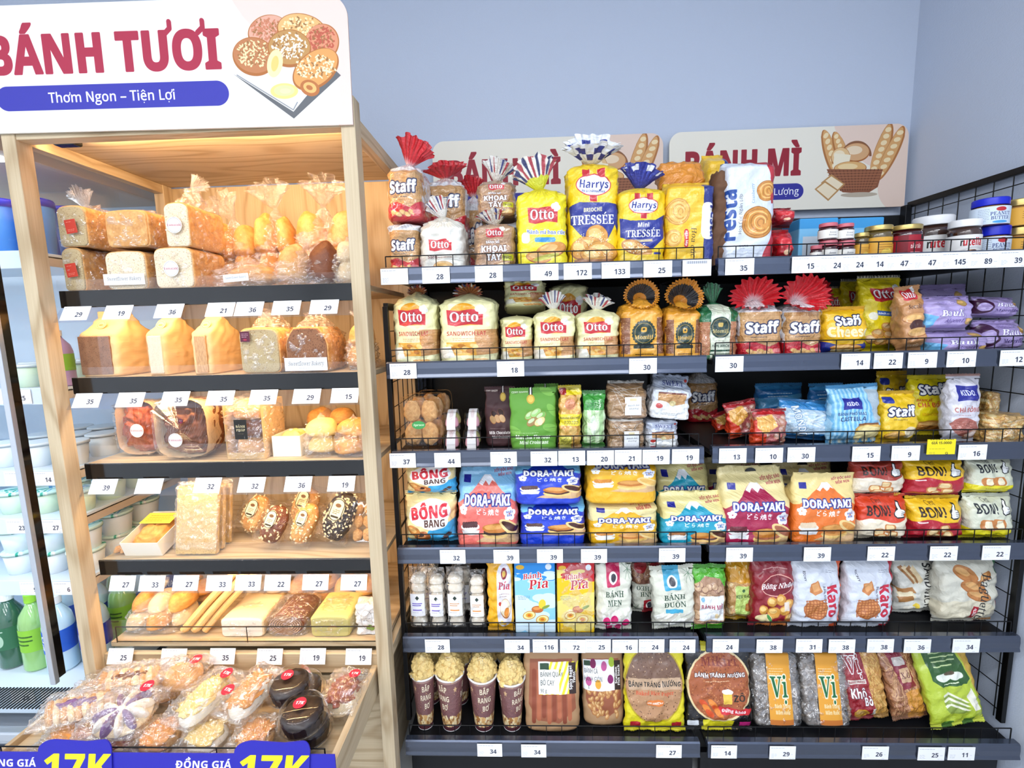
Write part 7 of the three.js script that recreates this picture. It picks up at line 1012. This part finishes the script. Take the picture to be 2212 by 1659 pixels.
// wooden cabinet, fifth shelf
put("bunbag", null, -.761, .5255, -.042, .1666, .1118, .12, { n: 6, rows: 2, bun: "paleBun", alt: "goldBun", twist: 0.06, tf: 0.2, tr: 0.1, bh: 0.5 }, 'bun_bag', "tied clear bag of pale round buns, front left", 'bun bag', "clear bags on the fifth cabinet shelf");
put("bunbag", null, -.7551, .5255, -.18, .1446, .0713, .12, { n: 4, rows: 2, bun: "goldBun", bh: 0.5 }, 'bun_bag', "clear bag of golden buns behind the pale ones", 'bun bag', "clear bags on the fifth cabinet shelf");
put("sticks", null, -.5572, .5255, -.03, .1416, .1666, .1, {}, 'breadstick_bunch', "bunch of golden breadsticks lying aslant", 'breadsticks', undefined);
put("bunbag", null, -.5049, .5255, -.18, .1306, .07, .12, { n: 4, rows: 2, bun: "paleBun", twist: 0.06, bh: 0.5 }, 'bun_bag', "clear bag of pale rolls behind the white loaf", 'bun bag', "clear bags on the fifth cabinet shelf");
put("clearloaf", null, -.4681, .5255, -.042, .1248, .0618, .12, { crumb: "cream", crust: "paleBun", head: 0.15 }, 'wrapped_loaf', "low white loaf in film beside the breadsticks", 'wrapped loaf', undefined);
put("swissroll", null, -.3357, .5255, -.042, .1155, .0705, .12, {}, 'swiss_roll', "chocolate Swiss roll in film", 'swiss roll', undefined);
put("clearloaf", null, -.1986, .5255, -.042, .1119, .0792, .12, { crumb: "greenCake", crust: "greenCake", head: 0.3 }, 'wrapped_loaf', "greenish yellow cake loaf in film", 'wrapped loaf', undefined);
put("bunbag", null, -.3423, .5255, -.18, .1481, .0824, .12, { n: 4, rows: 2, bun: "crust", twist: 0.07, bh: 0.5 }, 'bun_bag', "clear bag of orange brown rolls behind the Swiss roll", 'bun bag', "clear bags on the fifth cabinet shelf");
put("bunbag", null, -.1795, .5255, -.16, .1269, .0998, .12, { n: 4, rows: 2, bun: "goldBun", bh: 0.5 }, 'bun_bag', "clear bag of golden rolls beside the right post", 'bun bag', "clear bags on the fifth cabinet shelf");
put("cakepack", "appleCard", -.0892, .5255, -.007, .0723, .0969, .05, {}, 'cake_pack', "white printed pack beside the right post", 'cake', undefined);
// wooden cabinet, tray
put("pastry", null, -.7294, .444, .3007, .13, .036, .08, { mat: "crust", top: "floss", dot: 0 }, 'pastry', "orange floss bun in the lower layer, left corner of the tray", 'pastry', "film wrapped pastries on the tray");
put("pastry", null, -.6067, .444, .319, .1, .036, .07, { mat: "paleBun", top: "redCake", dot: 0 }, 'pastry', "red streaked bun in the lower layer under the star pastry", 'pastry', "film wrapped pastries on the tray");
put("pastry", null, -.5132, .444, .2992, .1, .04, .1, { mat: "crust", top: "floss", dot: 0 }, 'pastry', "orange floss bun in the lower layer, right of the star pastry", 'pastry', "film wrapped pastries on the tray");
put("pastry", null, -.3937, .444, .2983, .1, .04, .1, { mat: "cream", top: "butter", dot: 0 }, 'pastry', "pale bun in the lower layer under the yellow cake", 'pastry', "film wrapped pastries on the tray");
put("pastry", null, -.2739, .444, .2975, .1, .04, .1, { mat: "crust", top: "floss", dot: 0 }, 'pastry', "orange floss bun in the lower layer under the orange cake", 'pastry', "film wrapped pastries on the tray");
put("pastry", null, -.6235, .444, .1536, .12, .036, .09, { mat: "crust", dot: 0 }, 'pastry', "brown bun in the lower layer under the dotted brown bun", 'pastry', "film wrapped pastries on the tray");
put("pastry", null, -.4773, .444, .1364, .1, .036, .09, { mat: "crust", dot: 0 }, 'pastry', "brown bun in the lower layer behind the yellow cake", 'pastry', "film wrapped pastries on the tray");
put("pastry", null, -.3387, .444, .136, .1, .036, .09, { mat: "crust", dot: 0 }, 'pastry', "brown bun in the lower layer behind the orange cake", 'pastry', "film wrapped pastries on the tray");
put("pastry", null, -.8043, .444, .1375, .12, .036, .09, { mat: "crust", dot: 0 }, 'pastry', "brown bun in the lower layer under the braided pastry", 'pastry', "film wrapped pastries on the tray");
put("domecake", null, -.1459, .444, .2862, .115, .055, .115, {}, 'dome_cake', "black fluted cake in a round clear box, lowest at the front guard", 'cake', "round black cakes");
put("domecake", null, -.2219, .444, .1603, .115, .055, .115, {}, 'dome_cake', "black fluted cake in a round clear box, lowest at the back", 'cake', "round black cakes");
put("pastry", null, -.6966, .488, .1668, .17, .036, .1, { kind: "braid", fill: "choc", dot: 0, yaw: 0.2, lean: 0.12 }, 'pastry', "braided dark-filled pastry under film, back left of tray", 'pastry', "film wrapped pastries on the tray");
put("pastry", null, -.7473, .488, .2606, .16, .038, .1, { kind: "braid", dot: 0, yaw: 0.3, lean: 0.1 }, 'pastry', "braided pink-filled pastry under film, front left of tray", 'pastry', "film wrapped pastries on the tray");
put("pastry", null, -.6076, .494, .2852, .14, .045, .12, { kind: "star", dx: 0.03, dz: -0.05, lean: 0.2 }, 'pastry', "cream and purple striped star pastry with red dot", 'pastry', "film wrapped pastries on the tray");
put("pastry", null, -.5563, .488, .1546, .11, .05, .1, { mat: "crust", dx: 0.03, dz: -0.02, lean: 0.12 }, 'pastry', "brown bun with red dot behind the star pastry", 'pastry', "film wrapped pastries on the tray");
put("pastry", null, -.4294, .492, .241, .085, .055, .15, { mat: "cream", top: "butter", dx: 0.025, dz: -0.05, n: 2.8, yaw: -0.3, lean: 0.15 }, 'pastry', "pale yellow oblong cake with red dot", 'pastry', "film wrapped pastries on the tray");
put("pastry", null, -.319, .492, .2255, .085, .055, .14, { mat: "cream", top: "floss", dx: -0.035, dz: 0.03, n: 2.8, yaw: -0.3, lean: 0.15 }, 'pastry', "orange floss oblong cake with red dot", 'pastry', "film wrapped pastries on the tray");
put("domecake", null, -.2224, .501, .2152, .115, .055, .115, { lean: 0.12 }, 'dome_cake', "black fluted cake with red dot, topmost at the back", 'cake', "round black cakes");
put("domecake", null, -.1461, .501, .3047, .115, .055, .115, { lean: 0.12 }, 'dome_cake', "black fluted cake with red dot, topmost at the front", 'cake', "round black cakes");
put("pastry", null, -.0988, .446, .1825, .095, .06, .13, { mat: "paleBun", top: "redCake", dx: 0.02, dz: -0.03 }, 'pastry', "pale bun with red streaks beside the right tray board", 'pastry', "film wrapped pastries on the tray");

const specialTag = (s) => (s === 'bar' ? [PRINT.barcodeTag] : s === 'combo' ? [PRINT.combo, .0755, .077] : []);
// price tags
[["", .0497], ["28", .1643], ["28", .3084], ["49", .4588], ["172", .5484], ["133", .65], ["25", .762], ["bar", .8648]].forEach(([s, x], k) => priceTag(s, x, 1.5785, .0052, 0, "left bay top shelf edge", k, ...specialTag(s)));
[["28", .0597], ["18", .3609], ["30", .7256]].forEach(([s, x], k) => priceTag(s, x, 1.3188, .0052, 0, "left bay second shelf edge", k));
[["37", .0441], ["44", .1739], ["32", .3346], ["32", .4493], ["13", .528], ["20", .609], ["21", .687], ["19", .7647], ["19", .8472]].forEach(([s, x], k) => priceTag(s, x, 1.0607, .0052, 0, "left bay third shelf edge", k));
[["32", .1765], ["39", .3348], ["39", .4622], ["39", .5901], ["39", .8155]].forEach(([s, x], k) => priceTag(s, x, .7666, .0052, 0, "left bay fourth shelf edge", k));
[["28", .1181], ["34", .3594], ["116", .4442], ["72", .526], ["25", .6019], ["16", .6816], ["24", .7603], ["24", .8509]].forEach(([s, x], k) => priceTag(s, x, .4805, .0052, 0, "left bay fifth shelf edge", k));
[["34", .2699], ["34", .4031], ["27", .8068]].forEach(([s, x], k) => priceTag(s, x, .1634, .0402, 0, "left bay bottom shelf edge", k));
[["35", .9778], ["15", 1.1509], ["24", 1.221], ["24", 1.2783], ["14", 1.3306], ["47", 1.3923], ["47", 1.4643], ["145", 1.5337], ["89", 1.6064], ["39", 1.681]].forEach(([s, x], k) => priceTag(s, x, 1.5785, .0052, 0, "right bay top shelf edge", k));
[["30", .9596], ["14", 1.2955], ["22", 1.3826], ["9", 1.4713], ["10", 1.5739], ["12", 1.7107]].forEach(([s, x], k) => priceTag(s, x, 1.3188, .0052, 0, "right bay second shelf edge", k));
[["13", .978], ["10", 1.0774], ["30", 1.1662], ["15", 1.3418], ["9", 1.4492], ["combo", 1.5418], ["16", 1.6283]].forEach(([s, x], k) => priceTag(s, x, 1.0607, .0052, 0, "right bay third shelf edge", k, ...specialTag(s)));
[["39", 1.0075], ["39", 1.2262], ["22", 1.4051], ["22", 1.5767], ["22", 1.7215]].forEach(([s, x], k) => priceTag(s, x, .7666, .0052, 0, "right bay fourth shelf edge", k));
[["24", .9779], ["38", 1.1049], ["31", 1.22], ["38", 1.3132], ["38", 1.4245], ["36", 1.5285], ["34", 1.6672]].forEach(([s, x], k) => priceTag(s, x, .4805, .0052, 0, "right bay fifth shelf edge", k));
[["14", .969], ["29", 1.1393], ["26", 1.4079], ["25", 1.5665], ["11", 1.6532]].forEach(([s, x], k) => priceTag(s, x, .1634, .0402, 0, "right bay bottom shelf edge", k));
[["29", -.8074], ["19", -.6882], ["36", -.5482], ["21", -.4068], ["36", -.3292], ["35", -.2276], ["29", -.1266]].forEach(([s, x], k) => priceTag(s, x, 1.4995, .062, -.5, "wooden cabinet top shelf edge", k));
[["35", -.8098], ["35", -.6853], ["35", -.5596], ["35", -.4322], ["35", -.3128], ["29", -.1923], ["15", -.0878]].forEach(([s, x], k) => priceTag(s, x, 1.2615, .062, -.5, "wooden cabinet second shelf edge", k));
[["39", -.7986], ["", -.6638], ["32", -.4966], ["32", -.3693], ["36", -.2376], ["19", -.1146]].forEach(([s, x], k) => priceTag(s, x, 1.0145, .062, -.5, "wooden cabinet third shelf edge", k));
[["27", -.7823], ["33", -.693], ["27", -.5937], ["33", -.4936], ["33", -.4089], ["22", -.322], ["27", -.2118], ["27", -.0996]].forEach(([s, x], k) => priceTag(s, x, .722, .062, -.35, "wooden cabinet fourth shelf edge", k));
[["25", -.8043], ["25", -.6423], ["35", -.4982], ["25", -.3565], ["19", -.2302], ["19", -.0953]].forEach(([s, x], k) => priceTag(s, x, .503, .078, -.35, "wooden cabinet fifth shelf edge", k));

// ---------- open fridge at the far left ----------
{
  const t = thing('display_fridge', 'white open display fridge behind the wooden cabinet, cut by the left frame edge', 'fridge'), X0 = -2.1, X1 = -.985, cx = (X0 + X1) / 2, w = X1 - X0;
  mesh('back_panel', bx(w, 1.7, .03, cx, 1.1, -.56), M.fridgeWhite, t);
  mesh('canopy', bx(w + .03, .2, .62, cx, 2.03, -.25), M.beige, t);
  mesh('glass_end', bx(.008, 1.48, .66, X1 + .004, 1.19, -.23, .001), M.clear, t);
  mesh('black_edge', bx(.0095, 1.48, .022, X1 + .004, 1.19, .09, .001), M.gloss, t);
  mesh('end_trim', bx(.016, 1.5, .014, X1 + .004, 1.19, .108, .002), M.steelPlate, t);
  [1.63, 1.234, .983, .83, .627].forEach((y) => { const s = mesh('fridge_shelf', bx(w - .02, .014, .44, cx, y + .045, -.25), M.fridgeWhite, t); mesh('price_rail', bx(w - .02, .05, .006, cx, y + .03, -.028), M.fridgeWhite, s); mesh('shelf_side', bx(.006, .03, .44, X1 - .013, y + .03, -.25), M.beige, s); });
  mesh('fridge_base', bx(w, .25, .66, cx, .125, -.22), M.steelPlate, t);
  mesh('base_deck', bx(w, .08, .6, cx, .32, -.26), M.fridgeWhite, t);
  const L = []; for (let x = X0; x < X1 - .03; x += .011) L.push(bx(.004, .004, .08, x + .02, .364, .075, .001)); mesh('air_grille', merge(L), M.black, t);
  mesh('front_trim', bx(w + .02, .03, .03, cx, .285, .118, .006), M.steelPlate, t); mesh('bumper', bx(.03, .03, .2, X1 + .005, .3, .03, .012), M.black, t);
  const p = sticker('maker_plate', PRINT.brandPlate, .1, .022, t, -1.2, .232, .1115);
  mesh('fridge_lamp', bx(w - .05, .012, .03, cx, 1.925, .0, .003), M.iceGlow, t);
  const l = new THREE.RectAreaLight(ICE, FRIDGE_GLOW, w - .05, .03); l.position.set(cx, 1.915, .0); l.lookAt(cx, .9, -.2); scene.add(l);
  for (const y of [1.63, 1.234, .983, .83, .627]) { const q = mesh('shelf_lamp', bx(w - .06, .006, .012, cx, y + .034, -.05, .002), M.iceGlow, t); const k = new THREE.RectAreaLight(ICE, FRIDGE_GLOW * .8, w - .06, .012); k.position.set(cx, y + .029, -.05); k.lookAt(cx, y - .2, -.2); scene.add(k); }
}
const fridgeTags = [[1.264, [['14', -1.19], ['25', -1.1]]], [1.013, [['14', -1.15], ['14', -1.06]]], [.86, [['23', -1.17], ['27', -1.06]]], [.657, [['9', -1.16], ['6', -1.05]]]];
fridgeTags.forEach(([y, l], i) => l.forEach(([s, x], k) => priceTag(s, x, y, -.0235, 0, ['second', 'third', 'fourth', 'fifth'][i] + ' fridge shelf edge', k)));
[['25', -1.17], ['17', -1.07]].forEach(([s, x], k) => priceTag(s, x, .338, .0415, 0, 'fridge base edge', k));
const F = (kind, art, x, y, z, w, h, o, name, label, cat, group) => put(kind, art, x, y, z, w, h, w, o, name, label, cat, group);
for (let k = 0; k < 4; k++) F('bottle', ['tea2', 'tea', 'pocari', 'aqua'][k], [-1.32, -1.225, -1.135, -1.035][k], .361, [-.08, -.07, -.06, -.08][k], .082, .25, { fill: ['darkTea', 'teaGreen', 'water', 'water'][k], cap: ['lidWhite', 'capGreen', 'lidWhite', 'lidWhite'][k] }, 'drink_bottle', ['dark green tea bottle in the fridge at the left frame edge', 'bright green tea bottle in the bottom of the fridge', 'white and blue sports drink bottle in the bottom of the fridge', 'clear water bottle with blue label in the fridge beside the glass'][k], 'bottle', 'bottles in the bottom of the fridge');
for (let r = 1; r < 4; r++) for (let k = 0; k < 3; k++) F('bottle', ['tea', 'pocari', 'aqua'][(k + r) % 3], -1.235 + k * .1, .361, -.09 - r * .1, .08, .25, { fill: ['teaGreen', 'water', 'water'][(k + r) % 3], cap: 'lidWhite' }, 'drink_bottle', 'drink bottle in the bottom of the fridge, ' + ORD[r] + ' row, ' + ORD[2 - k] + ' from the glass', 'bottle', 'bottles behind the front row');
const shelfPots = [[1.682, .16, .09, 'pouchBlue', 'lidBlue', 'blue and white carton cup on the top fridge shelf'], [1.286, .07, .085, 'pudding', 'tubSide', 'green dessert cup on the second fridge shelf'], [1.035, .075, .095, 'tubSide', 'tubSide', 'pale dessert tub on the third fridge shelf'], [.882, .07, .095, 'pudding', null, 'printed-lid yoghurt cup on the fourth fridge shelf'], [.679, .075, .1, 'tubSide', null, 'teal-lid yoghurt tub on the fifth fridge shelf']];
shelfPots.forEach(([y, h, w, mat, lid, label], i) => { for (let r = 0; r < 3; r++) for (let k = 0; k < 3; k++) { const n = i === 4 || i === 2 || i === 3 ? 2 : 1; if ((i < 2 && (k + r) % 3 === 2) || (i === 1 && !k && !r)) continue; for (let q = 0; q < (i === 4 ? 2 : 1); q++) F('pot', null, -1.045 - k * (w + .008), y + .0005 + q * h, -.1 - r * (w + .02), w, h, { mat: q % 2 ? 'tubSide' : mat, lid: lid || undefined }, 'dessert_cup', label + ', ' + ['front', 'middle', 'back'][r] + ' row' + (i === 4 ? q ? ' upper' : ' lower' : '') + ', ' + ORD[k] + ' from the glass', 'dessert cup', 'cups on fridge shelf ' + ['one', 'two', 'three', 'four', 'five'][i]); } });
for (let k = 0; k < 3; k++) F('pot', null, -1.03, 1.111 + k * .0265, -.33, .12, .026, { mat: 'kraftDark', lid: 'lidWhite' }, 'dessert_cup', ['lowest', 'middle', 'topmost'][k] + ' flat brown dessert bowl stacked near the fridge end glass', 'dessert cup', 'stacked brown bowls');
F('bottle', 'tea', -1.03, 1.287, -.09, .07, .17, { fill: 'drinkPurple', cap: 'lidWhite' }, 'drink_bottle', 'lilac drink bottle on the second fridge shelf beside the glass', 'bottle');

renderer.render(scene, camera);
